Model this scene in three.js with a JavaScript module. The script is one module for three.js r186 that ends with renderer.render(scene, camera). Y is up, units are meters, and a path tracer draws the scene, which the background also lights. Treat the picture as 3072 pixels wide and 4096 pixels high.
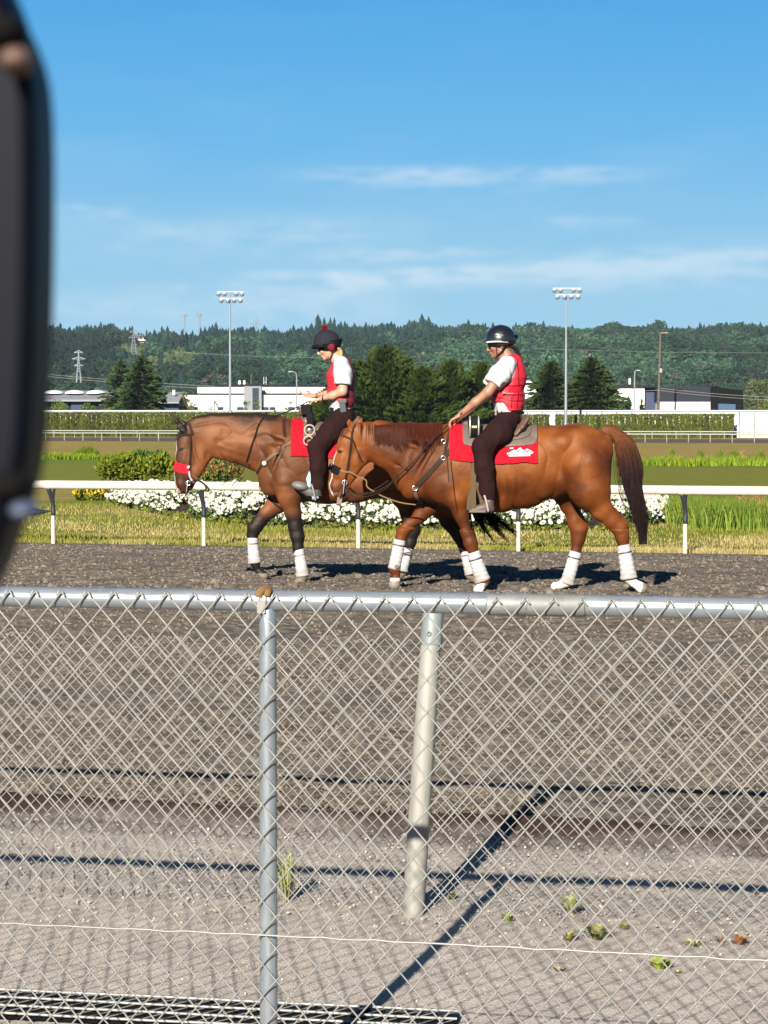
import * as THREE from 'three';
import { mergeGeometries } from 'three/addons/utils/BufferGeometryUtils.js';

// ---------- camera, sky, sun, exposure ----------
const scene = new THREE.Scene();
const EXPO = 2.8, ALB = 0.806, EYE = 1.716, F = 8280, PITCH = Math.atan((2048 - 1670) / F);
const camera = new THREE.PerspectiveCamera(2 * Math.atan(2048 / F) * 180 / Math.PI, 0.75, 0.05, 6000);
camera.position.set(0, EYE, 0);
camera.rotation.x = -PITCH;
camera.focus = 18;
camera.userData.fStop = 22.5;
const SUN = new THREE.Vector3(-0.57, 1, 2.1).normalize();
const sun = new THREE.DirectionalLight(new THREE.Color(1, 0.94, 0.84), 5);
sun.position.copy(SUN).multiplyScalar(60);
sun.target.position.set(0, 0, -20);
sun.position.add(sun.target.position);
sun.castShadow = true;
sun.shadow.mapSize.set(4096, 4096);
Object.assign(sun.shadow.camera, { left: -20, right: 20, top: 20, bottom: -20, near: 1, far: 200 });
scene.add(sun, sun.target);
scene.fog = new THREE.FogExp2(new THREE.Color(0.62, 0.78, 0.95), 0.000035);
const renderer = new THREE.WebGLRenderer({ antialias: true });
renderer.toneMapping = THREE.LinearToneMapping;
renderer.toneMappingExposure = EXPO;
renderer.shadowMap.enabled = true;

// ---------- small tools ----------
const R = (d) => d * Math.PI / 180, V = (x, y, z) => new THREE.Vector3(x, y, z);
const clamp = (x, a, b) => Math.min(b, Math.max(a, x)), lerp = (a, b, t) => a + (b - a) * t;
const sstep = (a, b, x) => { const t = clamp((x - a) / (b - a), 0, 1); return t * t * (3 - 2 * t); };
function rng(seed) { let s = seed >>> 0; return () => { s = (s + 0x6D2B79F5) >>> 0; let t = Math.imul(s ^ (s >>> 15), 1 | s); t = (t + Math.imul(t ^ (t >>> 7), 61 | t)) ^ t; return ((t ^ (t >>> 14)) >>> 0) / 4294967296; }; }
const hash3 = (x, y, z) => { let h = Math.imul(x, 374761393) + Math.imul(y, 668265263) + Math.imul(z, 2147483647 ^ 0x5bd1e995); h = Math.imul(h ^ (h >>> 13), 1274126177); h ^= h >>> 16; return (h >>> 0) / 4294967296; };
function noise3(x, y, z) {
  const xi = Math.floor(x), yi = Math.floor(y), zi = Math.floor(z); let u = x - xi, v = y - yi, w = z - zi;
  u = u * u * (3 - 2 * u); v = v * v * (3 - 2 * v); w = w * w * (3 - 2 * w);
  const c = (a, b, d) => hash3(xi + a, yi + b, zi + d);
  return lerp(lerp(lerp(c(0, 0, 0), c(1, 0, 0), u), lerp(c(0, 1, 0), c(1, 1, 0), u), v), lerp(lerp(c(0, 0, 1), c(1, 0, 1), u), lerp(c(0, 1, 1), c(1, 1, 1), u), v), w);
}
const noise2 = (x, y) => noise3(x, y, 7.5);
function fbm(x, y, z = 3.5, n = 4) { let s = 0, a = 0.5, t = 0; for (let i = 0; i < n; i++) { s += a * noise3(x, y, z); t += a; a *= 0.5; x *= 2.03; y *= 2.03; z *= 2.03; } return s / t; }
// noise that repeats after p cells, for textures
function pnoise(x, y, p, seed) { const xi = Math.floor(x), yi = Math.floor(y); let u = x - xi, v = y - yi; u = u * u * (3 - 2 * u); v = v * v * (3 - 2 * v); const m = (a) => ((a % p) + p) % p, c = (a, b) => hash3(m(xi + a), m(yi + b), seed); return lerp(lerp(c(0, 0), c(1, 0), u), lerp(c(0, 1), c(1, 1), u), v); }
function pfbm(u, v, p, n, seed) { let s = 0, a = 0.5, t = 0; for (let i = 0; i < n; i++) { s += a * pnoise(u * p, v * p, p, seed + i); t += a; a *= 0.55; p *= 2; } return s / t; }
function texture(n, fn, srgb = false, m = n) {
  const data = new Uint8Array(n * m * 4);
  for (let j = 0; j < m; j++) for (let i = 0; i < n; i++) { const c = fn(i / n, j / m), k = (j * n + i) * 4; const q = Array.isArray(c) ? c : [c, c, c]; for (let e = 0; e < 3; e++) data[k + e] = clamp(Math.round((srgb ? (q[e] <= 0.0031308 ? q[e] * 12.92 : 1.055 * Math.pow(q[e], 1 / 2.4) - 0.055) : q[e]) * 255), 0, 255); data[k + 3] = 255; }
  const t = new THREE.DataTexture(data, n, m, THREE.RGBAFormat); t.wrapS = t.wrapT = THREE.RepeatWrapping; t.magFilter = THREE.LinearFilter; t.minFilter = THREE.LinearMipmapLinearFilter; t.generateMipmaps = true; if (srgb) t.colorSpace = THREE.SRGBColorSpace; t.needsUpdate = true; return t;
}
function rep(t, x, y = x) { const c = t.clone(); c.repeat.set(x, y); c.needsUpdate = true; return c; }
const rgb = (r, g, b) => new THREE.Color().setRGB(r, g, b);
const mat = (c, rough = 0.8, o = {}) => new THREE.MeshPhysicalMaterial({ specularIntensity: rough >= 0.74 && !o.metalness ? 0.2 : 1, color: rgb(...c.map((v) => v * ALB)), roughness: rough, side: THREE.DoubleSide, ...o });
const vmat = (rough = 0.8, o = {}) => new THREE.MeshPhysicalMaterial({ specularIntensity: rough >= 0.74 ? 0.2 : 1, color: rgb(ALB, ALB, ALB), vertexColors: true, roughness: rough, side: THREE.DoubleSide, ...o });

// a pixel of the photograph's survey at depth d becomes a place in the scene
function W(px, py, d) { const u = (px - 1536) / F, v = (2048 - py) / F, c = Math.cos(PITCH), s = Math.sin(PITCH), y = v * c - s, z = v * s + c, t = d / z; return V(u * t, EYE + y * t, -d); }
// ground: height by the distance q across the track, which runs 14.5 degrees off the picture plane
const PSI = R(14.5), qOf = (x, z) => x * Math.sin(PSI) - z * Math.cos(PSI);
const GP = [[-30, -0.03], [5, -0.05], [7.3, -0.084], [8.9, -0.075], [14, -0.03], [20.1, 0], [26, -0.15], [31.8, -0.374], [38, -0.41], [50, -0.44], [100, -0.62], [200, -1.15], [262, -1.5], [272, -1.5], [300, -1.36], [900, -1.3], [9000, -1.3]];
function gq(q) { let i = 0; while (i < GP.length - 2 && q > GP[i + 1][0]) i++; const a = GP[i], b = GP[i + 1], sl = (k) => { const p = GP[Math.max(0, k - 1)], n = GP[Math.min(GP.length - 1, k + 1)]; return (n[1] - p[1]) / (n[0] - p[0]); }, h = b[0] - a[0], t = clamp((q - a[0]) / h, 0, 1), t2 = t * t, t3 = t2 * t; return (2 * t3 - 3 * t2 + 1) * a[1] + (t3 - 2 * t2 + t) * h * sl(i) + (-2 * t3 + 3 * t2) * b[1] + (t3 - t2) * h * sl(i + 1); }
const gy = (x, z) => gq(qOf(x, z));
function onGround(px, py) { let lo = 3, hi = 900; for (let i = 0; i < 50; i++) { const m = (lo + hi) / 2, p = W(px, py, m); if (p.y > gy(p.x, p.z)) lo = m; else hi = m; } const p = W(px, py, lo); p.y = gy(p.x, p.z); return p; }
const along = (x, q) => V(x, 0, (x * Math.sin(PSI) - q) / Math.cos(PSI));       // the point at x on the line q = const

// ---------- things, parts, labels ----------
const used = {};
function numbered(n) { used[n] = (used[n] ?? -1) + 1; return used[n] ? n + '_' + String(used[n]).padStart(3, '0') : n; }
function tag(o, label, category, group, kind) { if (label) o.userData.label = label; if (category) o.userData.category = category; if (group) o.userData.group = group; if (kind) o.userData.kind = kind; return o; }
function thing(name, label, category, pos = [0, 0, 0], group) { const o = new THREE.Group(); o.name = numbered(name); scene.add(o); o.position.set(...(pos.isVector3 ? pos.toArray() : pos)); return tag(o, label, category, group); }
function part(parent, name, geo, material, label) { const m = new THREE.Mesh(Array.isArray(geo) ? merge(geo) : geo, material); m.name = parent === scene ? numbered(name) : name; m.castShadow = m.receiveShadow = true; parent.add(m); if (label) m.userData.label = label; return m; }
function struct(name, geo, material) { const m = part(scene, name, geo, material); m.userData.kind = 'structure'; return m; }
function merge(list) {
  list = list.map((g) => (g.index ? g.toNonIndexed() : g));
  const color = list.some((g) => g.attributes.color), uv = list.some((g) => g.attributes.uv);
  for (const g of list) { const n = g.attributes.position.count; for (const k of Object.keys(g.attributes)) if (!['position', 'normal', 'color', 'uv'].includes(k)) g.deleteAttribute(k); if (!g.attributes.normal) g.computeVertexNormals(); if (color && !g.attributes.color) g.setAttribute('color', new THREE.Float32BufferAttribute(new Float32Array(n * 3).fill(1), 3)); if (uv && !g.attributes.uv) g.setAttribute('uv', new THREE.Float32BufferAttribute(new Float32Array(n * 2), 2)); }
  return mergeGeometries(list);
}
function paint(g, c) { const n = g.attributes.position.count, a = new Float32Array(n * 3), p = g.attributes.position; for (let i = 0; i < n; i++) { const q = typeof c === 'function' ? c(p.getX(i), p.getY(i), p.getZ(i), i) : c; a.set(q, i * 3); } g.setAttribute('color', new THREE.Float32BufferAttribute(a, 3)); return g; }
function geom(pos, idx, uv, col) { const g = new THREE.BufferGeometry(); g.setAttribute('position', new THREE.Float32BufferAttribute(pos, 3)); if (uv) g.setAttribute('uv', new THREE.Float32BufferAttribute(uv, 2)); if (col) g.setAttribute('color', new THREE.Float32BufferAttribute(col, 3)); g.setIndex(idx); g.computeVertexNormals(); return g; }
const box = (w, h, d, x = 0, y = 0, z = 0) => new THREE.BoxGeometry(w, h, d).translate(x, y, z);
function bevelBox(w, h, d, b = 0.01, x = 0, y = 0, z = 0) { const s = new THREE.Shape(); s.moveTo(-w / 2 + b, -h / 2 + b); s.lineTo(w / 2 - b, -h / 2 + b); s.lineTo(w / 2 - b, h / 2 - b); s.lineTo(-w / 2 + b, h / 2 - b); s.closePath(); return new THREE.ExtrudeGeometry(s, { depth: d - 2 * b, bevelSize: b, bevelThickness: b, bevelSegments: 2 }).translate(x, y, z - d / 2 + b); }
// a tube through points; radius may be a number, a list or a function of 0..1; flat ends
function tube(pts, radius, seg = 8, closed = false, flat = [1, 1]) {
  const n = pts.length, pos = [], idx = [], uv = []; let nrm = null, len = 0;
  for (let i = 0; i < n; i++) {
    const a = pts[closed ? (i + n - 1) % n : Math.max(0, i - 1)], b = pts[closed ? (i + 1) % n : Math.min(n - 1, i + 1)], T = b.clone().sub(a).normalize();
    if (!nrm) nrm = Math.abs(T.y) < 0.9 ? V(0, 1, 0) : V(0, 0, 1);
    nrm = nrm.clone().addScaledVector(T, -nrm.dot(T)).normalize(); const B = T.clone().cross(nrm);
    const r = typeof radius === 'function' ? radius(i / (n - 1)) : Array.isArray(radius) ? radius[i] : radius;
    if (i) len += pts[i].distanceTo(pts[i - 1]);
    for (let k = 0; k <= seg; k++) { const t = k / seg * Math.PI * 2, c = Math.cos(t) * r * flat[0], s = Math.sin(t) * r * flat[1]; pos.push(pts[i].x + nrm.x * c + B.x * s, pts[i].y + nrm.y * c + B.y * s, pts[i].z + nrm.z * c + B.z * s); uv.push(k / seg, len); }
  }
  const m = seg + 1;
  for (let i = 0; i < (closed ? n : n - 1); i++) for (let k = 0; k < seg; k++) { const j = (i + 1) % n, a = i * m + k, b = j * m + k; idx.push(a, b, a + 1, a + 1, b, b + 1); }
  if (!closed) for (const e of [0, n - 1]) { const c = pos.length / 3; pos.push(pts[e].x, pts[e].y, pts[e].z); uv.push(0.5, 0); for (let k = 0; k < seg; k++) { const a = e * m + k; e ? idx.push(a, c, a + 1) : idx.push(a, a + 1, c); } }
  const g = new THREE.BufferGeometry(); g.setAttribute('position', new THREE.Float32BufferAttribute(pos, 3)); g.setAttribute('uv', new THREE.Float32BufferAttribute(uv, 2)); g.setIndex(idx); g.computeVertexNormals();
  const N = g.attributes.normal; for (let i = 0; i < n; i++) { const a = i * m, b = a + seg, x = N.getX(a) + N.getX(b), y = N.getY(a) + N.getY(b), z = N.getZ(a) + N.getZ(b), l = Math.hypot(x, y, z) || 1; N.setXYZ(a, x / l, y / l, z / l); N.setXYZ(b, x / l, y / l, z / l); }
  return g;
}
const curve = (pts, n) => new THREE.CatmullRomCurve3(pts, false, 'centripetal').getPoints(n);

// ---------- sky: blue deepening upwards, thin cirrus ----------
{
  const w = 4096, h = 2048, data = new Float32Array(w * h * 4), stops = [[0, 0.38, 0.64, 0.80], [1.6, 0.35, 0.62, 0.81], [4.5, 0.285, 0.58, 0.82], [7.5, 0.15, 0.48, 0.83], [11.5, 0.075, 0.385, 0.79], [22, 0.047, 0.19, 0.48], [40, 0.026, 0.095, 0.24], [90, 0.014, 0.05, 0.13]].map((s) => s.map((v, i) => i ? v / EXPO : v));
  const rnd = rng(5), streaks = [];
  // seen ones: azimuth and elevation in degrees from the axis, half sizes, strength
  const put = (x0, x1, y0, y1, s, tilt = 0) => streaks.push({ a: ((x0 + x1) / 2 - 1536) / F * 57.3, e: (1670 - (y0 + y1) / 2) / F * 57.3, w: (x1 - x0) / 2 / F * 57.3, h: (y1 - y0) / 2 / F * 57.3, s, tilt });
  put(1020, 2260, 1062, 1132, 0.95, 0.025); put(950, 1600, 1090, 1230, 0.5, 0.02); put(2150, 3300, 985, 1120, 0.62, 0.03); put(1240, 2500, 665, 745, 0.5); put(230, 520, 825, 880, 0.42); put(300, 1600, 860, 1000, 0.3, 0.01); put(1270, 2020, 990, 1040, 0.42, 0.03); put(2150, 2560, 870, 915, 0.25); put(480, 760, 1135, 1175, 0.28); put(2100, 2700, 1040, 1120, 0.28); put(180, 1100, 1150, 1290, 0.3);
  for (let i = 0; i < 150; i++) { const a = rnd() * 360 - 180; if (Math.abs(a) > 13) streaks.push({ a, e: 1.5 + rnd() * 16, w: 1.5 + rnd() * 4.5, h: 0.2 + rnd() * 0.55, s: 0.2 + rnd() * 0.6, tilt: rnd() * 0.05 - 0.015 }); }
  for (let j = 0; j < h; j++) {
    const e = (j + 0.5) / h * 180 - 90; let k = 0; while (k < stops.length - 2 && e > stops[k + 1][0]) k++;
    const p = stops[k], n = stops[k + 1], t = clamp((e - p[0]) / (n[0] - p[0]), 0, 1), base = [1, 2, 3].map((c) => lerp(p[c], n[c], t));
    const near = e > 0 && e < 20 ? streaks.filter((s) => Math.abs(s.e - e) < s.h * 3 + s.w * 0.06) : [];
    for (let i = 0; i < w; i++) {
      const az = ((i + 0.5) / w * 360 - 180) + 90, a = az > 180 ? az - 360 : az; let cl = 0;
      for (const s of near) { const dx = (a - s.a) / s.w; if (Math.abs(dx) > 1.5) continue; const wob = (fbm(a * 0.9, e * 2.5, s.e * 5 + 2, 3) - 0.5) * 0.5, dy = (e - s.e - s.tilt * (a - s.a) - wob * s.h * 1.6) / s.h, f = Math.exp(-dx * dx * dx * dx) * Math.exp(dy > 0 ? -dy * dy * 2.6 : -dy * dy * 0.55); cl += s.s * f * (0.1 + 1.5 * sstep(0.22, 0.8, fbm(a * 1.3 + e * 1.2, e * 6 - a * 0.3, s.w * 3 + 1, 5))); }
      cl += 0.10 * sstep(0.45, 0.8, fbm(a * 0.25, e * 1.1, 9.5, 4)) * sstep(14, 3, e) * (e > 0 ? 1 : 0);
      const c = 1 - Math.exp(-cl * 1.15), o = (j * w + i) * 4;
      data[o] = lerp(base[0], 0.64 / EXPO, c); data[o + 1] = lerp(base[1], 0.80 / EXPO, c); data[o + 2] = lerp(base[2], 0.91 / EXPO, c); data[o + 3] = 1;
      if (e < 0) { data[o] = 0.10; data[o + 1] = 0.095; data[o + 2] = 0.07; }
    }
  }
  const sky = new THREE.DataTexture(data, w, h, THREE.RGBAFormat, THREE.FloatType); sky.mapping = THREE.EquirectangularReflectionMapping; sky.magFilter = sky.minFilter = THREE.LinearFilter; sky.needsUpdate = true;
  scene.background = sky; scene.environment = sky;
}
// ---------- textures and materials ----------
const T = {};
T.grain = texture(512, (u, v) => { const a = pfbm(u, v, 8, 5, 11), b = pnoise(u * 128, v * 128, 128, 5); return 0.55 * a + 0.45 * b; });
T.dirt = texture(1024, (u, v) => { const big = pfbm(u, v, 4, 4, 21), mid = pfbm(u, v, 32, 3, 31), fine = pnoise(u * 256, v * 256, 256, 41), bit = pnoise(u * 128, v * 128, 128, 61) > 0.86 ? 0.28 : 0; const k = 0.35 + 0.3 * big + 0.9 * sstep(0.3, 0.75, mid) * 0.5 + 0.45 * (fine - 0.5) + bit; return [0.165 * k, 0.137 * k, 0.110 * k]; }, true);
T.dirtBump = texture(1024, (u, v) => 0.5 * pfbm(u, v, 24, 3, 33) + 0.5 * Math.pow(pfbm(u, v, 60, 2, 44), 1.4));
T.gravel = texture(1024, (u, v) => { const k = 0.78 + 0.34 * (pfbm(u, v, 6, 5, 51) - 0.5) + 0.5 * (pnoise(u * 256, v * 256, 256, 52) - 0.5) * 0.9 + (pnoise(u * 170, v * 170, 170, 53) > 0.9 ? -0.25 : 0) + (pnoise(u * 200, v * 200, 200, 54) > 0.92 ? 0.2 : 0); return [0.52 * k, 0.45 * k, 0.385 * k]; }, true);
T.gravelBump = texture(1024, (u, v) => 0.35 * pfbm(u, v, 40, 3, 55) + 0.65 * pnoise(u * 256, v * 256, 256, 52));
T.grass = texture(1024, (u, v) => { const k = 0.40 + 0.95 * pfbm(u, v, 5, 5, 71) * 0.9 + 0.7 * (pnoise(u * 256, v * 128, 128, 72) - 0.5) * 0.8; return [k, k, k * 0.95]; });
T.metal = texture(512, (u, v) => { const k = 0.78 + 0.24 * (pfbm(u, v, 16, 3, 81) - 0.5) + (pnoise(u * 64, v * 64, 64, 82) > 0.8 ? 0.10 : 0) - (pnoise(u * 24, v * 24, 24, 83) > 0.86 ? 0.12 : 0); return [k * 0.97, k, k * 1.02]; });
T.metalRough = texture(256, (u, v) => 0.42 + 0.4 * pfbm(u, v, 16, 3, 84));
T.wear = texture(512, (u, v) => { const s = pfbm(u, v * 0.5, 8, 4, 91), d = pnoise(u * 64, v * 12, 12, 92); const k = 1 - 0.16 * sstep(0.5, 0.8, s) - 0.22 * sstep(0.8, 0.95, d); return [k, k * 0.985, k * 0.95]; });
T.bark = texture(256, (u, v) => 0.5 + 0.7 * (pfbm(u, v, 16, 3, 95) - 0.5));
T.hide = texture(512, (u, v) => 0.6 * pfbm(u, v, 10, 3, 201) + 0.4 * pfbm(u, v, 40, 3, 202));
T.cloth = texture(256, (u, v) => 0.5 + 0.3 * Math.sin(u * Math.PI * 128) * Math.sin(v * Math.PI * 128) + 0.35 * (pfbm(u, v, 12, 3, 97) - 0.5));
const M = {
  galv: mat([0.38, 0.405, 0.43], 0.5, { metalness: 0.55, map: T.metal, roughnessMap: T.metalRough }),
  wire: mat([0.255, 0.245, 0.225], 0.5, { metalness: 0.35 }),
  wireFar: mat([0.26, 0.245, 0.225], 0.55, { metalness: 0.25 }),
  rust: mat([0.30, 0.17, 0.07], 0.85, { map: T.bark }),
  whitePaint: mat([0.50, 0.465, 0.375], 0.45, { map: T.wear }),
  blackIron: mat([0.02, 0.02, 0.022], 0.5),
  leather: mat([0.022, 0.0125, 0.0085], 0.75), leatherGrey: mat([0.095, 0.068, 0.052], 0.65, { bumpMap: T.grain, bumpScale: 0.002 }), leatherTan: mat([0.17, 0.105, 0.05], 0.75), black: mat([0.006, 0.006, 0.007], 0.75),
  steel: mat([0.6, 0.6, 0.6], 0.25, { metalness: 0.9 }),
};

// ---------- ground ----------
function grid(us, vs, fn) { const pos = [], idx = [], uv = [], n = vs.length; for (const u of us) for (const v of vs) { const p = fn(u, v); pos.push(p.x, p.y, p.z); uv.push(p.x, p.z); } for (let i = 0; i < us.length - 1; i++) for (let j = 0; j < n - 1; j++) { const a = i * n + j; idx.push(a, a + n, a + 1, a + 1, a + n, a + n + 1); } const g = geom(pos, idx, uv); if (g.attributes.normal.getY(Math.floor(pos.length / 6)) < 0) { const k = g.index.array; for (let i = 0; i < k.length; i += 3) [k[i], k[i + 1]] = [k[i + 1], k[i]]; g.computeVertexNormals(); } return g; }
const range = (a, b, n, p = 1) => Array.from({ length: n + 1 }, (_, i) => a + (b - a) * Math.pow(i / n, p));
// hill beyond the valley
const ridge = (x) => 80.5 + 2.2 * Math.sin(x * 0.011 + 0.6) + 1.6 * Math.sin(x * 0.031 + 2.2) + 7 * (fbm(x * 0.012, 3.3) - 0.5) - 4 * Math.exp(-Math.pow((x - 196) / 22, 2)) - 4 * Math.exp(-Math.pow((x + 215) / 30, 2)) + 3 * sstep(150, 330, x);
const hillY = (x, d) => -1.3 + ridge(x) * (0.12 * sstep(1050, 1500, d) + 0.88 * sstep(1180, 2230, d)) + 22 * (fbm(x * 0.006 + 4, d * 0.005, 2.2, 3) - 0.5) * sstep(1150, 1500, d) * sstep(2300, 1800, d) - (d > 2260 ? (d - 2260) * 0.06 : 0);
{
  const ds = [-30, -15, -5, ...range(0, 30, 12), ...range(32, 60, 28), ...range(62, 130, 34), ...range(135, 340, 40), ...range(360, 1000, 12)];
  const g = grid(ds, range(-1, 1, 150), (d, s) => { const w = Math.max(40, Math.abs(d) * 0.5), x = s * w, z = -d, q = qOf(x, z); return V(x, gq(q) - (q < 31.4 ? 0.12 : 0) + (q > 31.6 && q < 60 ? 0.05 * (fbm(x * 0.5, d * 0.5) - 0.5) : 0), z); });
  // dry and green zones of the infield lawn
  paint(g, (x, y, z) => {
    const q = qOf(x, z), n = clamp(0.5 + 1.5 * (fbm(x * 0.25, z * 0.22, 1.5, 4) - 0.5), 0, 1), f = fbm(x * 0.03, z * 0.06, 5.5, 3); let c;
    const dry = [0.29, 0.205, 0.055], olive = [0.155, 0.17, 0.016], green = [0.11, 0.17, 0.010], mix = (a, b, t) => a.map((v, i) => lerp(v, b[i], clamp(t, 0, 1)));
    if (q < 60) c = mix(mix([0.26, 0.205, 0.056], olive, sstep(0.38, 0.62, n)), [0.32, 0.25, 0.10], sstep(32.8, 31.6, q) * 0.9);
    else if (q < 96) c = mix(olive, [0.17, 0.155, 0.02], n);
    else if (q < 112 + 10 * f) c = mix(green, olive, n * 0.6);
    else c = mix(dry, olive, sstep(0.55, 0.8, n) * 0.6 + sstep(150, 110, q) * 0.4);
    return c;
  });
  struct('infield_ground', g, vmat(0.95, { map: rep(T.grass, 0.5) }));
  // the far valley floor, carried on to the foot of the hill and over it
  const h = grid([...range(1000, 1160, 4), ...range(1180, 2300, 56), 2500, 3000], range(-1, 1, 90), (d, s) => { const x = s * d * 0.5; return V(x, hillY(x, d), -d); });
  paint(h, (x, y, z) => { const n = fbm(x * 0.02, z * 0.02); return [0.06 + 0.05 * n, 0.085 + 0.05 * n, 0.03 + 0.015 * n]; });
  struct('wooded_hill', h, vmat(0.95));
}
// racetrack: harrowed dirt, real clods and hoof marks where they can be seen
{
  const x0 = (d) => -(d * 0.205 + 0.6), x1 = (d) => d * 0.205 + 0.6;
  const edge = (x) => 8.86 + 0.05 * Math.sin(x * 2.1) + 0.10 * (fbm(x * 1.8, 2.2) - 0.5), far = (x) => 31.95 + 0.35 * (fbm(x * 0.8, 4.2, 1.1, 3) - 0.5);
  const clod = (x, q) => { const ridges = fbm(x * 1.6 + 0.6 * noise2(q * 3, x), q * 5, 2.5, 3) - 0.5, lump = fbm(x * 7, q * 9, 6.5, 3) - 0.5, churn = sstep(18.9, 19.6, q) * sstep(22.8, 22.0, q), hoof = noise2(x * 4.2 + 9, q * 5.2); return 0.034 * ridges + 0.036 * lump + 0.016 * (fbm(x * 19, q * 23, 4.5, 2) - 0.5) + churn * (0.07 * (fbm(x * 3.2, q * 4.5, 8.5, 3) - 0.55) - 0.045 * sstep(0.72, 0.9, hoof)); };
  const g = grid(range(0, 1, 760, 1.35), range(0, 1, 380), (u, v) => {
    const q0 = lerp(8.8, 32, u), d = q0 / Math.cos(PSI), x = lerp(x0(d * 1.02) , x1(d * 1.02), v), q = lerp(edge(x), far(x), u), p = along(x, q);
    p.y = gq(q) + 0.012 + clod(x, q) * sstep(31.9, 31.4, q) - 0.05 * sstep(0.012, 0, u) - 0.03 * sstep(0.994, 1, u); return p;
  });
  struct('dirt_track', g, mat([1, 1, 1], 0.97, { map: rep(T.dirt, 0.42), bumpMap: rep(T.dirtBump, 0.5), bumpScale: 0.022 }));
  { // loose clods and crumbs lying on the harrowed dirt
    const q = rng(66), protos = [1, 2, 3].map((s) => { const h = new THREE.IcosahedronGeometry(1, 1), p = h.attributes.position; for (let i = 0; i < p.count; i++) { const f = 0.65 + 0.7 * noise3(p.getX(i) * 1.6 + s * 9, p.getY(i) * 1.6, p.getZ(i) * 1.6); p.setXYZ(i, p.getX(i) * f * 1.25, p.getY(i) * f * 0.7, p.getZ(i) * f); } h.computeVertexNormals(); return h; }), lists = [[], [], []];
    for (let i = 0; i < 52000; i++) { const u = Math.pow(q(), 1.5), q0 = lerp(9.0, 31, u), d = q0 / Math.cos(PSI), x = lerp(x0(d), x1(d), q()), near = q0 > 19 && q0 < 22.6; if (noise3(x * 1.1, q0 * 1.6, 4) < 0.3 && !near) continue; const p = along(x, q0), r = (0.0042 + 0.0095 * Math.pow(q(), 4)) * (0.8 + u * 0.7) * (near && q() < 0.06 ? 2.2 : 1); p.y = gq(q0) + 0.012 + clod(x, q0) + r * 0.25; const k = 0.42 + 0.72 * q(); lists[Math.floor(q() * 3)].push([p, r, q() * 6, rgb(0.165 * k, 0.132 * k, 0.102 * k)]); }
    const grp = new THREE.Group(); grp.name = numbered('dirt_clods'); scene.add(grp); tag(grp, 'loose clods of dirt scattered over the harrowed track', 'dirt clods', null, 'stuff'); const o = new THREE.Object3D();
    protos.forEach((h, k) => { const m = new THREE.InstancedMesh(h, mat([1, 1, 1], 0.97), lists[k].length); m.name = 'clods'; m.userData.kind = 'stuff'; lists[k].forEach((l, i) => { o.position.copy(l[0]); o.rotation.set(l[2] * 0.3, l[2], 0.2 * Math.sin(l[2])); o.scale.setScalar(l[1]); o.updateMatrix(); m.setMatrixAt(i, o.matrix); m.setColorAt(i, l[3]); }); grp.add(m); });
    const st = new THREE.InstancedMesh(protos[1], mat([1, 1, 1], 0.95), 9000), g2 = rng(67); for (let i = 0; i < 9000; i++) { const q0 = lerp(5.6, 8.9, Math.pow(g2(), 0.62)), x = (g2() * 2 - 1) * q0 * 0.22, p = along(x, q0), r = (0.0014 + 0.0034 * Math.pow(g2(), 4)) * (q0 > 6.8 ? 1.2 : 0.8), k = 0.45 + 0.62 * g2(); o.position.set(p.x, gq(q0) + 0.006 + r * 0.2 + (q0 > 7 ? 0.008 * g2() : 0), p.z); o.rotation.set(g2(), g2() * 6, g2()); o.scale.setScalar(r); o.updateMatrix(); st.setMatrixAt(i, o.matrix); st.setColorAt(i, rgb(0.44 * k, 0.375 * k, 0.31 * k)); } st.name = numbered('gravel'); scene.add(st); tag(st, 'small stones lying in the sandy verge before the track', 'gravel', null, 'stuff');
  }
  const n = grid(range(-6, 40, 46), range(-60, 60, 60), (q, x) => { const p = along(x, lerp(8.9, 31.9, (q + 6) / 46)); p.y = gq(lerp(8.9, 31.9, (q + 6) / 46)) - 0.045; return p; });
  struct('track_base', n, mat([1, 1, 1], 0.97, { map: rep(T.dirt, 0.42) }));
  // strip of sandy soil in front of the track: pale, rough towards the track, smoother by the rail fence
  const a = grid(range(0, 1, 330), range(-1, 1, 330), (u, v) => {
    const x = v * 3.1, q = lerp(4.6, edge(x) + 0.06, u), p = along(x, q), rough = sstep(6.6, 7.4, q);
    p.y = gq(q) + 0.004 + rough * 0.02 * (fbm(x * 6, q * 7, 3.1, 3) - 0.5) + 0.006 * (fbm(x * 14, q * 14, 1.1, 2) - 0.5) + 0.035 * Math.exp(-Math.pow((q - edge(x) + 0.05) / 0.16, 2)) * (0.6 + 0.8 * fbm(x * 3, 8.8)); return p;
  });
  paint(a, (x, y, z) => { const q = qOf(x, z), t = sstep(8.2, 8.85, q + 0.5 * (fbm(x * 3, q * 3, 4.4, 3) - 0.5)), e = sstep(6.6, 7.5, q + 0.5 * (fbm(x * 2, q * 2, 9.4, 3) - 0.5)) * 0.12; return [lerp(1, 0.24, t) - e, lerp(1, 0.20, t) - e, lerp(1, 0.19, t) - e]; });
  struct('sandy_verge', a, vmat(0.95, { map: rep(T.gravel, 0.9), bumpMap: rep(T.gravelBump, 0.9), bumpScale: 0.003 }));
  const b = grid(range(-12, 4.61, 14), range(-14, 14, 14), (q, x) => { const p = along(x, q); p.y = gq(q) + 0.002; return p; });
  struct('path', b, mat([0.45, 0.41, 0.36], 0.95, { map: rep(T.gravel, 0.9) }));
  // the far stretch of the oval
  const f = grid(range(265, 296, 6), range(-90, 90, 30), (q, x) => { const p = along(x, q); p.y = gq(q) + 0.02; return p; });
  struct('far_track', f, mat([0.17, 0.14, 0.115], 0.97, { map: T.grain }));
}
// ---------- far background ----------
const px = (d) => F / d;
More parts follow.
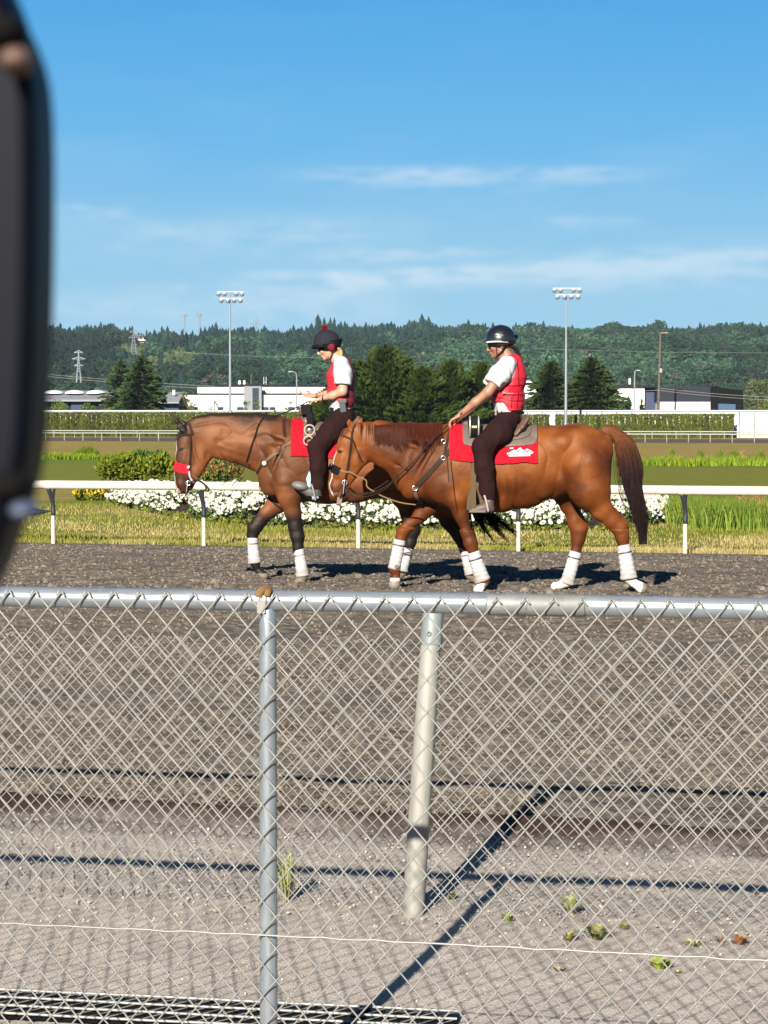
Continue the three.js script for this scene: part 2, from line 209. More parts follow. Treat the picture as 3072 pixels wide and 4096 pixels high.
// leaves: many small faces through a volume. pts = list of [x, y, z, size, dirx, diry, dirz]
function leafy(list, seed, colorFn, long = 1.6) {
  const rnd = rng(seed), n = list.length, pos = new Float32Array(n * 12), col = new Float32Array(n * 12), idx = [];
  const a = V(), b = V(), d = V();
  list.forEach((l, i) => {
    d.set(l[4] ?? rnd() - 0.5, l[5] ?? rnd() - 0.5, l[6] ?? rnd() - 0.5); d.x += (rnd() - 0.5) * 0.5; d.y += (rnd() - 0.5) * 0.5; d.z += (rnd() - 0.5) * 0.5; d.normalize();
    a.set(rnd() - 0.5, rnd() - 0.5, rnd() - 0.5); a.addScaledVector(d, -a.dot(d)).normalize(); b.copy(d).multiplyScalar(l[3] * long); a.multiplyScalar(l[3] * 0.5);
    const bend = (rnd() - 0.5) * l[3] * 0.4, o = i * 12;
    pos.set([l[0] - b.x * 0.5, l[1] - b.y * 0.5, l[2] - b.z * 0.5, l[0] + a.x, l[1] + a.y + bend, l[2] + a.z, l[0] + b.x * 0.5, l[1] + b.y * 0.5, l[2] + b.z * 0.5, l[0] - a.x, l[1] - a.y + bend, l[2] - a.z], o);
    const c = colorFn(l, rnd); for (let k = 0; k < 4; k++) col.set(c, o + k * 3);
    idx.push(i * 4, i * 4 + 1, i * 4 + 2, i * 4, i * 4 + 2, i * 4 + 3);
  });
  return geom(pos, idx, null, col);
}
const leafMat = vmat(0.75, {}), leafThin = vmat(0.8);
const barkMat = mat([0.09, 0.065, 0.045], 0.9, { bumpMap: T.bark, bumpScale: 0.02 });
function conifer(name, label, cx, topY, wPx, d, seed, o = {}) {
  const base = W(cx, 1700, d); base.y = gy(base.x, base.z); const h = W(cx, topY, d).y - base.y, r = wPx / 2 / px(d), t = thing(name, label, 'tree', base, o.group), rnd = rng(seed), list = [], limbs = [];
  const bushy = o.bushy ?? 0, tint = o.tint ?? [0.034, 0.056, 0.022], nb = Math.round((o.n ?? 190) * (0.6 + r / 4));
  for (let i = 0; i < nb; i++) {
    const f = Math.pow(rnd(), 1.25) * 0.96, y = h * (0.02 + 0.96 * f), an = rnd() * Math.PI * 2, reach = r * (bushy ? Math.pow(1 - f * 0.98, 0.72) * (0.86 + 0.25 * Math.sin(f * 11 + an * 3)) : Math.pow(1 - f, 0.85) + 0.03) * (0.62 + 0.55 * rnd()), rise = bushy ? 0.45 + 0.4 * f : 0.10 - 0.25 * (1 - f) + 0.30 * f;
    const dx = Math.cos(an), dz = Math.sin(an); if (i % 5 === 0) limbs.push(tube([V(0, y - reach * 0.1, 0), V(dx * reach * 0.8, y + reach * rise * 0.6, dz * reach * 0.8)], [0.05, 0.015], 4));
    const k = Math.round(7 + reach * 9);
    for (let j = 0; j < k; j++) { const s = 0.15 + 0.85 * Math.sqrt(rnd()), side = (rnd() - 0.5) * 0.55 * (1.15 - s) * reach; list.push([dx * s * reach - dz * side, y + reach * (rise * s + 0.10 * Math.sin(s * 3)) - Math.abs(side) * 0.25 + (rnd() - 0.5) * 0.12, dz * s * reach + dx * side, 0.18 + 0.17 * rnd(), dx - dz * side, rise + 0.15, dz + dx * side]); }
  }
  for (let j = 0; j < 10; j++) list.push([(rnd() - 0.5) * 0.2, h * (0.93 + 0.07 * rnd()), (rnd() - 0.5) * 0.2, 0.3, 0, 1, 0]);
  part(t, 'trunk', [tube([V(0, -0.2, 0), V(0.1, h * 0.5, 0), V(0, h * 0.97, 0)], [0.28, 0.15, 0.02], 8), ...limbs], barkMat);
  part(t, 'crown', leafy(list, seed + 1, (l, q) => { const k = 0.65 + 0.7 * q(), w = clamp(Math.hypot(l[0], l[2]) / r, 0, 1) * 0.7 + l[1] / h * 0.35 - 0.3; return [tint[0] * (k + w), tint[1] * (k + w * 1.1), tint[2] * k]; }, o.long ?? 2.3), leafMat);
  return t;
}
function broad(name, label, cx, topY, wPx, d, seed, o = {}) {
  const base = W(cx, 1700, d); base.y = o.y ?? gy(base.x, base.z); const h = W(cx, topY, d).y - base.y, r = wPx / 2 / px(d), t = thing(name, label, o.cat ?? 'tree', base, o.group), rnd = rng(seed), list = [], tint = o.tint ?? [0.09, 0.13, 0.03], limbs = [];
  const lumps = Array.from({ length: o.lumps ?? 16 }, () => { const an = rnd() * 6.3, f = Math.sqrt(rnd()), y = lerp(o.low ?? 0.25, 0.86, rnd()); const w = Math.sin(clamp(y, 0.08, 0.95) * Math.PI * 0.93 + 0.15); return V(Math.cos(an) * f * r * 0.7 * w, y * h, Math.sin(an) * f * r * 0.7 * w); });
  lumps.forEach((l, i) => { if (i % 2 === 0) limbs.push(tube([V(0, h * 0.2, 0), V(l.x * 0.5, lerp(h * 0.3, l.y, 0.5), l.z * 0.5), l], [h * 0.014, h * 0.009, h * 0.004], 5)); const rr = r * (0.32 + 0.2 * rnd()); for (let j = 0; j < (o.per ?? 90); j++) { const v = V(rnd() - 0.5, rnd() - 0.45, rnd() - 0.5).normalize().multiplyScalar(rr * Math.pow(rnd(), 0.4)); list.push([l.x + v.x, Math.max(0.1, l.y + v.y * 0.8), l.z + v.z, (o.leaf ?? 0.22) * (0.7 + 0.6 * rnd())]); } });
  part(t, o.cat === 'shrub' ? 'stem' : 'trunk', [tube([V(0, -0.2, 0), V(0.05, h * 0.3, 0), V(0, h * 0.75, 0)], [h * 0.022, h * 0.017, h * 0.006], 8), ...limbs], barkMat);
  part(t, o.cat === 'shrub' ? 'foliage' : 'crown', leafy(list, seed + 2, (l, q) => { const k = 0.6 + 0.75 * q(); return tint.map((c) => c * k); }, 1.4), leafMat);
  return t;
}
// --- the wood on the hill: countless trees, one mass ---
{
  const rnd = rng(77), cone = (seed, sides, tiers) => { const q = rng(seed), pos = [], idx = []; for (let t = 0; t < tiers; t++) { const y0 = t / tiers * 0.9, y1 = Math.min(1, y0 + 1.75 / tiers), r = (1 - y0) * 0.27 + 0.02, o = pos.length / 3; pos.push(0, y1, 0); for (let k = 0; k < sides * 2; k++) { const a = k / (sides * 2) * 6.283 + t, rr = r * (k % 2 ? 0.55 : 1) * (0.75 + 0.5 * q()); pos.push(Math.cos(a) * rr, y0 + 0.04 * (q() - 0.5) + (k % 2 ? 0.03 : -0.02), Math.sin(a) * rr); } for (let k = 0; k < sides * 2; k++) idx.push(o, o + 1 + (k + 1) % (sides * 2), o + 1 + k); } return geom(pos, idx); };
  const round = (seed, tall) => { const q = rng(seed), parts = [], list = []; for (let k = 0; k < 9; k++) { const a = q() * 6.3, h = q(), r = 0.13 + 0.10 * q(), c = V(Math.cos(a) * 0.25 * Math.sin(h * 2.6 + 0.4), 0.24 + h * 0.56 * tall, Math.sin(a) * 0.25 * Math.sin(h * 2.6 + 0.4)); parts.push(new THREE.IcosahedronGeometry(r * 0.72, 0).translate(c.x, c.y, c.z)); for (let j = 0; j < 26; j++) { const v = V(q() - 0.5, q() - 0.4, q() - 0.5).normalize().multiplyScalar(r * (0.75 + 0.4 * q())); list.push([c.x + v.x, c.y + v.y, c.z + v.z, 0.075 + 0.05 * q()]); } } const g = leafy(list, seed, () => [1, 1, 1], 1.2); parts.forEach((p) => paint(p, [0.5, 0.55, 0.55])); return merge([g, ...parts]); };
  const kinds = [cone(1, 7, 9), cone(2, 6, 11), cone(3, 8, 8), round(4, 1), round(5, 0.85), round(6, 1.15)], lists = kinds.map(() => []);
  const clear = (x, d) => { const p = F * x / d + 1536; return p > 455 && p < 800 && d > 1560 + Math.max(0, 560 - p) * 2.2 && d < 2165 && noise2(x * 0.04, d * 0.04) < 0.74; };
  for (let i = 0; i < 13500; i++) {
    const d = 1180 + Math.sqrt(rnd()) * 1075, x = (rnd() * 2 - 1) * d * 0.235, p = F * x / d + 1536, up = sstep(1500, 2150, d); if (d < 1480 && rnd() < 0.5) continue;
    const low = clear(x, d), stand = noise2(x * 0.012 + 3, d * 0.009), con = rnd() < (p < 1750 ? 0.32 + 0.55 * up + 0.5 * (stand - 0.5) : 0.12 + 0.16 * up + 0.5 * (stand - 0.5));
    const k = (con ? 0 : 3) + Math.floor(rnd() * 3), dark = p < 470 && d > 1500 && d < 2000 ? 0.55 : 1, gone = !con && rnd() < 0.03;  // left stand darkened: the shade of the slope is put into the tree colour
    let h = con ? 11 + 10 * rnd() * rnd() + 4 * rnd() : 10 + 8 * rnd(); if (d > 2170) h *= 0.6 + 0.95 * noise2(x * 0.045, 5) * (0.6 + 0.6 * rnd()); if (low) h *= 0.28;
    const w = con ? h * (0.85 + 0.5 * rnd()) : h * (0.95 + 0.5 * rnd()), g = 0.55 + 0.75 * rnd() + 1.5 * Math.max(0, fbm(x * 0.016, d * 0.012, 1.7, 3) - 0.42) * (con ? 1.2 : 4.5);
    const c = con ? [0.0080, 0.024, 0.019] : [0.019, 0.040, 0.020]; if (low) { c[0] = 0.062; c[1] = 0.085; c[2] = 0.028; } if (gone) { c[0] = 0.05; c[1] = 0.045; c[2] = 0.035; }
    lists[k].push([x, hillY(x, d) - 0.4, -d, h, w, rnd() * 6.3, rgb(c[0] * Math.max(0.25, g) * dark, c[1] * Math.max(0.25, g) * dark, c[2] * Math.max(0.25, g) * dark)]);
  }
  const forest = new THREE.Group(); forest.name = numbered('forest'); scene.add(forest); tag(forest, 'dense wood of conifers and leafy trees covering the far hillside', 'forest', null, 'stuff');
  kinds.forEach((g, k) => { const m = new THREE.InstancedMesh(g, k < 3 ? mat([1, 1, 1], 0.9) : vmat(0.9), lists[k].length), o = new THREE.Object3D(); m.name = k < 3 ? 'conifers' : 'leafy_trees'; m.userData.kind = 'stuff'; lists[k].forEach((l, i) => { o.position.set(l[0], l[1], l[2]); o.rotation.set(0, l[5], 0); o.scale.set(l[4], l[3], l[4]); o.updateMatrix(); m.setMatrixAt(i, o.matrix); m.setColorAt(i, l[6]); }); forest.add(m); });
}
// --- pylons and the house on the hill ---
const bar = (a, b, r, s = 5) => tube([a, b], r, s);
function onHill(p, d) { const x = (p - 1536) / F * d; return V(x, hillY(x, d), -d); }
{
  const steel = mat([0.17, 0.19, 0.2], 0.6, { metalness: 0.3 });
  for (const [p, top, label, arm] of [[740, 1258, 'tall single pole pylon on the ridge, left one of the pair', -1], [800, 1256, 'tall single pole pylon on the ridge, right one of the pair', 1]]) {
    const d = 2185, b = onHill(p, d), h = W(p, top, d).y - b.y, t = thing('power_pylon', label, 'pylon', b, 'pole pylons on the ridge');
    part(t, 'pole', bar(V(0, 0, 0), V(0, h, 0), 0.9, 6), steel); part(t, 'crossarm', bar(V(-3.2, h - 0.5, 0), V(3.2, h - 0.5, 0), 0.55), steel); part(t, 'brace', [bar(V(-3, h - 0.6, 0), V(0, h - 4, 0), 0.3), bar(V(3, h - 0.6, 0), V(0, h - 4, 0), 0.3)], steel);
  }
  const lattice = (name, label, p, top, bot, d, arms, spread, m, r = 0.3) => {
    const b = W(p, bot, d), h = W(p, top, d).y - b.y, t = thing(name, label, 'pylon', b), legs = [], x = [], at = (f) => lerp(spread, spread * 0.16, Math.min(1, f * 1.4));
    for (const [a, c] of [[-1, -1], [-1, 1], [1, -1], [1, 1]]) legs.push(bar(V(a * at(0), -6, c * at(0)), V(a * at(0.72), h * 0.72, c * at(0.72)), r), bar(V(a * at(0.72), h * 0.72, c * at(0.72)), V(0, h, 0), r));
    for (let i = 0; i < 8; i++) { const f = i / 8 * 0.9, g = (i + 1) / 8 * 0.9; for (const c of [-1, 1]) x.push(bar(V(-at(f), h * f, c * at(f)), V(at(g), h * g, c * at(g)), r * 0.6), bar(V(at(f), h * f, c * at(f)), V(-at(g), h * g, c * at(g)), r * 0.6)); }
    part(t, 'leg', legs, m); part(t, 'brace', x, m);
    for (const [f, w] of arms) part(t, 'crossarm', [bar(V(-w, h * f, 0), V(w, h * f, 0), r), bar(V(-w, h * f, 0), V(0, h * (f + 0.1), 0), r), bar(V(w, h * f, 0), V(0, h * (f + 0.1), 0), r)], m);
    return t;
  };
  const pale = mat([0.17, 0.195, 0.215], 0.6);
  lattice('lattice_pylon', 'pale lattice pylon with three pairs of arms below the wood at the left', 315, 1400, 1490, 1230, [[0.2 + 0.1, 2.6], [0.6, 3.9], [0.88, 2.6]], 1.3, pale, 0.26);
  lattice('lattice_pylon', 'thin lattice pylon standing in front of the house on the hill', 535, 1305, 1425, 1750, [[0.62, 4], [0.8, 3.4]], 3.2, steel, 0.2);
  lattice('lattice_pylon', 'faint lattice pylon above the trees right of the left floodlight mast', 1025, 1272, 1335, 2230, [[0.62, 4.6], [0.85, 3.6]], 2.6, steel, 0.2);
  const d = 2080, b = W(533, 1372, d), t = thing('hill_house', 'low house with a wide hipped roof among trees on the hill', 'house', b), roof = mat([0.16, 0.15, 0.15], 0.8), wall = mat([0.33, 0.27, 0.22], 0.9), white = mat([0.6, 0.58, 0.55], 0.8), glass = mat([0.05, 0.06, 0.07], 0.2);
  part(t, 'wall', box(22, 6.4, 8, 0, 3.2, 0), wall); part(t, 'roof', [new THREE.ConeGeometry(1, 1, 4, 1).rotateY(Math.PI / 4).scale(19, 3.2, 9).translate(0, 8, 0)], roof); part(t, 'balcony', [box(30, 0.8, 4, -2, 2.6, 5)], white); for (let i = 0; i < 5; i++) part(t, 'window', box(2.6, 1.9, 0.3, -8 + i * 4, 4.7, 4.05), glass);
  const w = thing('retaining_wall', 'pale retaining wall below the house on the hill', 'wall', W(520, 1388, d - 30)); part(w, 'wall', [box(24, 2.2, 1, 0, 0, 0), box(14, 2, 1, 12, 2, -4)], mat([0.4, 0.33, 0.28], 0.9));
  const h2 = W(2500, 1452, 1650), s = thing('shed', 'small white roof peeping out of the wooded slope', 'shed', h2); part(s, 'wall', box(9, 2, 5, 2, -1.1, 0), wall); part(s, 'roof', box(12, 0.9, 6, 2, 0.3, 0), white);
}
// --- buildings across the road ---
const bx = (x0, x1, y0, y1, d, depth) => { const a = W(x0, y1, d), b = W(x1, y0, d); return box(b.x - a.x, b.y - a.y, depth, (a.x + b.x) / 2, (a.y + b.y) / 2, -d - depth / 2); };
const gB = (d) => gq(d);
{
  const white = mat([0.66, 0.66, 0.65], 0.7, { map: T.wear }), grey = mat([0.20, 0.205, 0.215], 0.8), dark = mat([0.016, 0.018, 0.024], 0.8), blue = mat([0.045, 0.056, 0.10], 0.8), glass = mat([0.03, 0.04, 0.055], 0.12), skylight = mat([0.75, 0.76, 0.78], 0.5), tilt = (g) => g, rim = mat([0.55, 0.55, 0.54], 0.6);
  let t = thing('warehouse', 'long low shed with a grey roof and white domed skylights at the far left', 'warehouse');
  part(t, 'wall', bx(60, 430, 1592, 1700, 420, 14), dark); part(t, 'wall', bx(285, 350, 1598, 1700, 419.4, 0.5), blue);
  { const a = W(40, 1596, 418), b = W(440, 1596, 418), u = W(40, 1562, 436); part(t, 'roof', geom([a.x, a.y, a.z, b.x, b.y, b.z, b.x, u.y, u.z, a.x, u.y, u.z, a.x, a.y - 0.5, a.z, b.x, b.y - 0.5, b.z], [0, 1, 2, 0, 2, 3, 4, 5, 1, 4, 1, 0]), grey); }
  for (const p of [215, 300, 385]) { const c = W(p, 1572, 428); part(t, 'skylight', new THREE.SphereGeometry(1, 14, 6, 0, 6.284, 0, 1.57).scale(2.1, 0.75, 3).translate(c.x, c.y - 0.15, c.z), skylight); }
  t = thing('outbuilding', 'grey roofed building between the conifer pair and the white office', 'building'); part(t, 'wall', bx(630, 714, 1606, 1700, 432, 10), blue);
  { const a = W(615, 1606, 430), b = W(716, 1606, 430), u = W(615, 1568, 442); part(t, 'roof', geom([a.x, a.y, a.z, b.x, b.y, b.z, b.x, u.y, u.z, a.x, u.y, u.z, a.x, a.y - 0.4, a.z, b.x, b.y - 0.4, b.z], [0, 1, 2, 0, 2, 3, 4, 5, 1, 4, 1, 0]), grey); } part(t, 'chimney', bx(690, 700, 1560, 1580, 436, 0.6), white);
  t = thing('office_building', 'white two storey office building with a row of windows behind the hedge', 'building');
  part(t, 'wall', bx(716, 1300, 1577, 1700, 440, 20), white, 'white ground floor wall'); part(t, 'wall', bx(790, 1300, 1546, 1573, 443, 18), white, 'white upper wall'); part(t, 'ledge', bx(714, 1300, 1573, 1577, 439.6, 20.6), dark); part(t, 'roof', bx(786, 1300, 1537, 1546, 442.7, 19), dark); part(t, 'entrance_bay', bx(976, 1046, 1545, 1700, 438.4, 3), grey, 'grey entrance bay'); part(t, 'pane', bx(1010, 1034, 1552, 1640, 438.2, 0.3), glass);
  for (const [a, b] of [[743, 765], [768, 791], [870, 893], [948, 972], [1050, 1074], [1078, 1101], [1156, 1178], [1184, 1206], [1262, 1284]]) { const f = part(t, 'window', bx(a - 1.5, b + 1.5, 1626, 1649, 439.85, 0.2), rim); part(f, 'pane', bx(a, b, 1628, 1647, 439.72, 0.2), glass); }
  for (const p of [958, 977]) part(t, 'roof_vent', bx(p - 4, p + 4, 1522, 1538, 446, 0.6), white); part(t, 'flue', bx(1003, 1005, 1495, 1540, 447, 0.15), rust()); part(t, 'ladder', [bx(1054, 1055.5, 1508, 1540, 446, 0.1), bx(1064, 1065.5, 1508, 1540, 446, 0.1), bx(1054, 1065, 1528, 1529.5, 446, 0.1)], rim);
  function rust() { return mat([0.2, 0.1, 0.07], 0.9); }
  t = thing('warehouse', 'white warehouse showing through the trees behind the rider in the black helmet', 'warehouse'); part(t, 'wall', bx(1600, 2148, 1540, 1700, 450, 16), white); part(t, 'roof', bx(1590, 2154, 1523, 1530, 449.5, 17), white, 'white roof edge'); part(t, 'fascia', bx(1596, 2150, 1530, 1540, 449.8, 16.4), dark);
  t = thing('warehouse', 'white building with a dark roof just left of the wooden utility pole', 'warehouse'); part(t, 'wall', bx(2380, 2578, 1550, 1700, 430, 9), white); part(t, 'roof', bx(2376, 2640, 1541, 1550, 429.5, 10), dark); part(t, 'side_wall', bx(2578, 2634, 1550, 1700, 431.5, 8), blue, 'blue grey side wall'); part(t, 'roof_vent', bx(2515, 2523, 1514, 1537, 433, 0.6), white);
  t = thing('warehouse', 'building with a slate grey upper wall, white lower wall and black end', 'warehouse'); part(t, 'wall', bx(2638, 2842, 1604, 1700, 425, 16), white, 'white lower wall'); part(t, 'upper_wall', bx(2634, 2844, 1545, 1604, 424.6, 17), mat([0.024, 0.026, 0.034], 0.85), 'slate grey upper wall');
  { const s = new THREE.Shape(), P = (x, y) => { const w = W(x, y, 424); return [w.x, w.y]; }; s.moveTo(...P(2844, 1700)); s.lineTo(...P(2974, 1700)); s.lineTo(...P(2972, 1562)); s.lineTo(...P(2844, 1543)); const h = new THREE.Path(); h.moveTo(...P(2872, 1699)); h.lineTo(...P(2872, 1610)); h.lineTo(...P(2944, 1612)); h.lineTo(...P(2944, 1699)); s.holes.push(h); part(t, 'end_wall', new THREE.ExtrudeGeometry(s, { depth: 12, bevelEnabled: false }).translate(0, 0, -436), mat([0.004, 0.0038, 0.0046], 0.8), 'black end wall'); part(t, 'pane', bx(2872, 2944, 1609, 1700, 424.5, 0.3), mat([0.045, 0.085, 0.15], 0.25)); }
}
// --- white boundary wall with its panels, and the clipped hedges in front of it ---
{
  const t = thing('boundary_wall', 'long white panel wall running behind the hedge, bare at the right end', 'wall'), wm = mat([0.40, 0.41, 0.41], 0.75), n = 62, edgeX = (i) => lerp(-68, 72, i / n);
  for (let i = 0; i < n; i++) { const x = (edgeX(i) + edgeX(i + 1)) / 2, w = 140 / n - 0.03, p = along(x, 318), px0 = p.x / -p.z * F + 1536, top = W(px0, px0 > 2090 ? 1646 : 1645.5, -p.z).y, g = gy(p.x, p.z) - 0.3; part(t, 'panel', box(w, top - g, 0.16).rotateY(-PSI).translate(p.x, (top + g) / 2, p.z), wm); }
  { const cap = [along(-68, 317.9), along(72, 317.9)].map((p) => { p.y = W(0, 1645.5, -p.z).y + 0.06; return p; }); part(t, 'coping', tube(cap, 0.14, 6), wm); }
  const f = thing('white_panel_stack', 'low white bar at the foot of the bare white wall', 'barrier', along(60.2, 310)), gf = gy(f.position.x, f.position.z); f.position.y = gf; f.rotation.y = -PSI; part(f, 'rail', bevelBox(9, 0.42, 0.4, 0.08, 0.4, 0.75, 0), mat([0.8, 0.8, 0.8], 0.6)); part(f, 'foot', box(0.3, 0.6, 0.4, -3, 0.28, 0), wm); part(f, 'foot', box(0.3, 0.6, 0.4, 3, 0.28, 0), wm);
  const hedge = (label, p0, p1, topPx, seed, thin, gaps) => {
    const d0 = 314, s = (p) => { let q = 315, v; for (let k = 0; k < 8; k++) { v = V((p - 1536) / F * q, 0, 0); const z = along(v.x, 314).z; q = -z; } return V((p - 1536) / F * q, 0, -q); }, a = s(p0), b = s(p1), L = a.distanceTo(b), rnd = rng(seed), list = [], cores = [], mid = a.clone().lerp(b, 0.5), top = W(0, topPx, -mid.z).y, g0 = gy(mid.x, mid.z), h = top - g0, dir = b.clone().sub(a).normalize(), out = V(-dir.z, 0, dir.x);
    const t2 = thing('clipped_hedge', label, 'hedge', a.clone().setY(g0)), n = Math.round(L / 0.9), tone = Array.from({ length: n + 1 }, () => 0.75 + 0.5 * rnd());
    for (let i = 0; i < n; i++) { if (gaps && rnd() < gaps) { tone[i] = 0; continue; } const u = (i + 0.5) * L / n; const hh = h * (0.97 + 0.03 * rnd()); cores.push(new THREE.CylinderGeometry(0.36, 0.42, hh * 0.94, 7).translate(dir.x * u, hh * 0.47, dir.z * u)); }
    const N = Math.round(L * h * thin); for (let i = 0; i < N; i++) { const u = rnd() * L, k = Math.floor(u / L * n), c = tone[k]; if (!c) continue; const v = rnd(), face = rnd() < 0.16; const rib = 0.12 * Math.abs(Math.sin(u / L * n * Math.PI)), o = face ? (rnd() - 0.5) : 0.36 + rib + 0.12 * rnd(), y = face ? h * (0.95 + 0.06 * rnd()) : h * v; list.push([dir.x * u + out.x * o, y, dir.z * u + out.z * o, 0.13 + 0.10 * rnd(), 0.3 * (rnd() - 0.5), 1, 0.3 * (rnd() - 0.5), c]); }
    part(t2, 'stem', cores, mat([0.035, 0.045, 0.018], 0.95)); part(t2, 'foliage', leafy(list, seed, (l, q) => { const k = l[7] * (0.65 + 0.7 * q()); return [0.066 * k, 0.077 * k, 0.013 * k]; }, 1.8), leafMat);
  };
  hedge('long clipped hedge in front of the white wall, left of the trees', 100, 1500, 1651, 301, 105);
  hedge('thin gappy hedge below the white wall, behind the chestnut horse', 2085, 2428, 1660, 302, 95, 0.10);
  hedge('dense clipped hedge ending at the bare white wall at the right', 2428, 2936, 1658, 303, 105);
}
// --- floodlight masts, lamps, utility pole, wires ---
{
  const mastM = mat([0.20, 0.225, 0.235], 0.5, { metalness: 0.3 }), lampM = mat([0.40, 0.41, 0.41], 0.45), lens = mat([0.14, 0.16, 0.18], 0.15), housing = mat([0.30, 0.33, 0.35], 0.6);
  const mast = (label, p, top, d, wide) => {
    const b = W(p, 1700, d); b.y = gy(b.x, b.z); const h = W(p, top, d).y - b.y, t = thing('floodlight_mast', label, 'floodlight', b, 'floodlight masts beyond the far rails'), k = d / F;
    part(t, 'pole', tube([V(0, 0, 0), V(0, 2.3, 0), V(0, 2.32, 0), V(0, h, 0)], [0.3, 0.3, 0.23, 0.10], 12), mastM);
    const lamp = (x, y) => { const l = part(t, 'lamp', new THREE.SphereGeometry(0.36, 14, 9, 0, 6.283, 0, 1.75).rotateX(-0.5).translate(x, y, 0.25), lampM); part(l, 'lens', new THREE.SphereGeometry(0.31, 12, 6, 0, 6.283, 1.7, 1.44).rotateX(-0.5).translate(x, y - 0.05, 0.28), lens); };
    for (const [dy, xs] of [[5, [-44, -21, 26, 49].map((v) => v * wide)], [31, [-33, -8, 18, 43].map((v) => v * wide)]]) { const y = h - dy * k; part(t, 'crossarm', box((xs[3] - xs[0]) * k + 0.5, 0.13, 0.13, (xs[0] + xs[3]) / 2 * k, y + 0.38, 0), housing); xs.forEach((x) => lamp(x * k, y)); }
  };
  mast('tall floodlight mast with eight lamps rising above the bay horse\'s neck', 921, 1172, 312, 1); mast('tall floodlight mast with eight lamps rising above the chestnut horse\'s rump', 2263, 1158, 308, 1.08);
  const street = (label, p, top, arm) => { const d = 400, b = W(p, 1700, d); b.y = gy(b.x, b.z); const h = W(p, top, d).y - b.y, t = thing('street_lamp', label, 'street lamp', b); part(t, 'pole', tube(curve([V(0, 0, 0), V(0, h * 0.6, 0), V(0, h - 0.7, 0), V(arm * 0.25, h - 0.1, 0), V(arm, h, 0)], 18), (f) => lerp(0.16, 0.07, f), 8), mastM); part(t, 'lamp_head', bevelBox(0.7, 0.14, 0.3, 0.04, arm * 1.25, h, 0), lampM); };
  street('grey street lamp with its arm to the left, above the front rider\'s hands', 1186, 1487, -0.95); street('grey street lamp with a curved top, left of the utility pole', 2538, 1481, 0.55);
  const d = 402, b = W(2630, 1700, d); b.y = gy(b.x, b.z); const h = W(2630, 1328, d).y - b.y, t = thing('utility_pole', 'leaning brown wooden utility pole above the right hedge', 'utility pole', b);
  part(t, 'pole', tube([V(0, 0, 0), V(0.25, h * 0.5, 0), V(0.5, h, 0)], [0.36, 0.26, 0.19], 9), mat([0.20, 0.165, 0.135], 0.9, { map: T.bark })); part(t, 'crossarm', box(1.5, 0.2, 0.16, 1.2, h - 0.15, 0), mat([0.25, 0.2, 0.17], 0.9)); part(t, 'transformer', new THREE.CylinderGeometry(0.26, 0.26, 0.8, 10).translate(0.55, h * 0.62, 0.4), mat([0.3, 0.27, 0.25], 0.7));
  const cable = mat([0.16, 0.17, 0.18], 0.7), pale = mat([0.20, 0.21, 0.20], 0.7);
  for (const [a, b2, sag, m, label] of [[[2641, 1553], [3120, 1590], 5, pale, 'upper of the two wires running right from the utility pole'], [[2641, 1562], [3120, 1602], 5, pale, 'lower of the two wires running right from the utility pole'], [[40, 1482], [860, 1545], 6, pale, 'upper wire crossing in front of the conifer pair'], [[40, 1490], [860, 1556], 6, pale, 'lower wire crossing in front of the conifer pair'], [[2100, 1572], [2640, 1560], 5, pale, 'wire crossing the conifers left of the utility pole']]) {
    const p0 = W(...a, 398), p1 = W(...b2, 398), pts = Array.from({ length: 13 }, (_, i) => { const q = p0.clone().lerp(p1, i / 12); q.y -= sag / 20 * 4 * (i / 12) * (1 - i / 12); return q; }); const o = part(scene, 'power_line', tube(pts, 0.035, 5), m); tag(o, label, 'wire');
  }
  for (const [a, b2, label] of [[[700, 1408], [1330, 1432], 'thin wire across the wood left of the front rider\'s helmet'], [[1380, 1452], [1940, 1440], 'thin wire across the wood between the two riders'], [[2140, 1395], [3100, 1412], 'thin wire across the wood at the right']]) { const o = part(scene, 'power_line', tube([W(...a, 700), W((a[0] + b2[0]) / 2, (a[1] + b2[1]) / 2 + 5, 700), W(...b2, 700)], 0.035, 5), pale); tag(o, label, 'wire'); }
}
// --- single trees and shrubs ---
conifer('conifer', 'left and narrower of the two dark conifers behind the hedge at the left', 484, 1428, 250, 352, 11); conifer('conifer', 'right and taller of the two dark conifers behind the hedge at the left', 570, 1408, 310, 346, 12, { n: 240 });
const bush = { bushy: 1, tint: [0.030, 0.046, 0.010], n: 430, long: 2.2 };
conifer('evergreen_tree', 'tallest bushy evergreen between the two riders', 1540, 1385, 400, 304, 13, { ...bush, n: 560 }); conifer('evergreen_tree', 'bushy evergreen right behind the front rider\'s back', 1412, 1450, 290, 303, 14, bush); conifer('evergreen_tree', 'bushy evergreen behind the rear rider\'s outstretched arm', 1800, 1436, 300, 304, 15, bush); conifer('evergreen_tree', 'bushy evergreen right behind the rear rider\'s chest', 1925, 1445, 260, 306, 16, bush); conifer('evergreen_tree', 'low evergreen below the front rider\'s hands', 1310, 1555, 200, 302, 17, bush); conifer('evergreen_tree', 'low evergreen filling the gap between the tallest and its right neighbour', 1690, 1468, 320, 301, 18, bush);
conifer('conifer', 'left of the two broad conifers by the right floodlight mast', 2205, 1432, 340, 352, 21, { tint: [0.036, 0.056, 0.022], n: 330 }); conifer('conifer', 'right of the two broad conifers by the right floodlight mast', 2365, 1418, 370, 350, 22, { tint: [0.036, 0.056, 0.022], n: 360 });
conifer('young_conifer', 'small conifer in front of the white building, left of the street lamp', 2512, 1588, 80, 345, 23, { n: 130 }); conifer('young_conifer', 'small conifer right of the street lamp, before the blue grey wall', 2566, 1600, 60, 343, 24, { n: 110 });
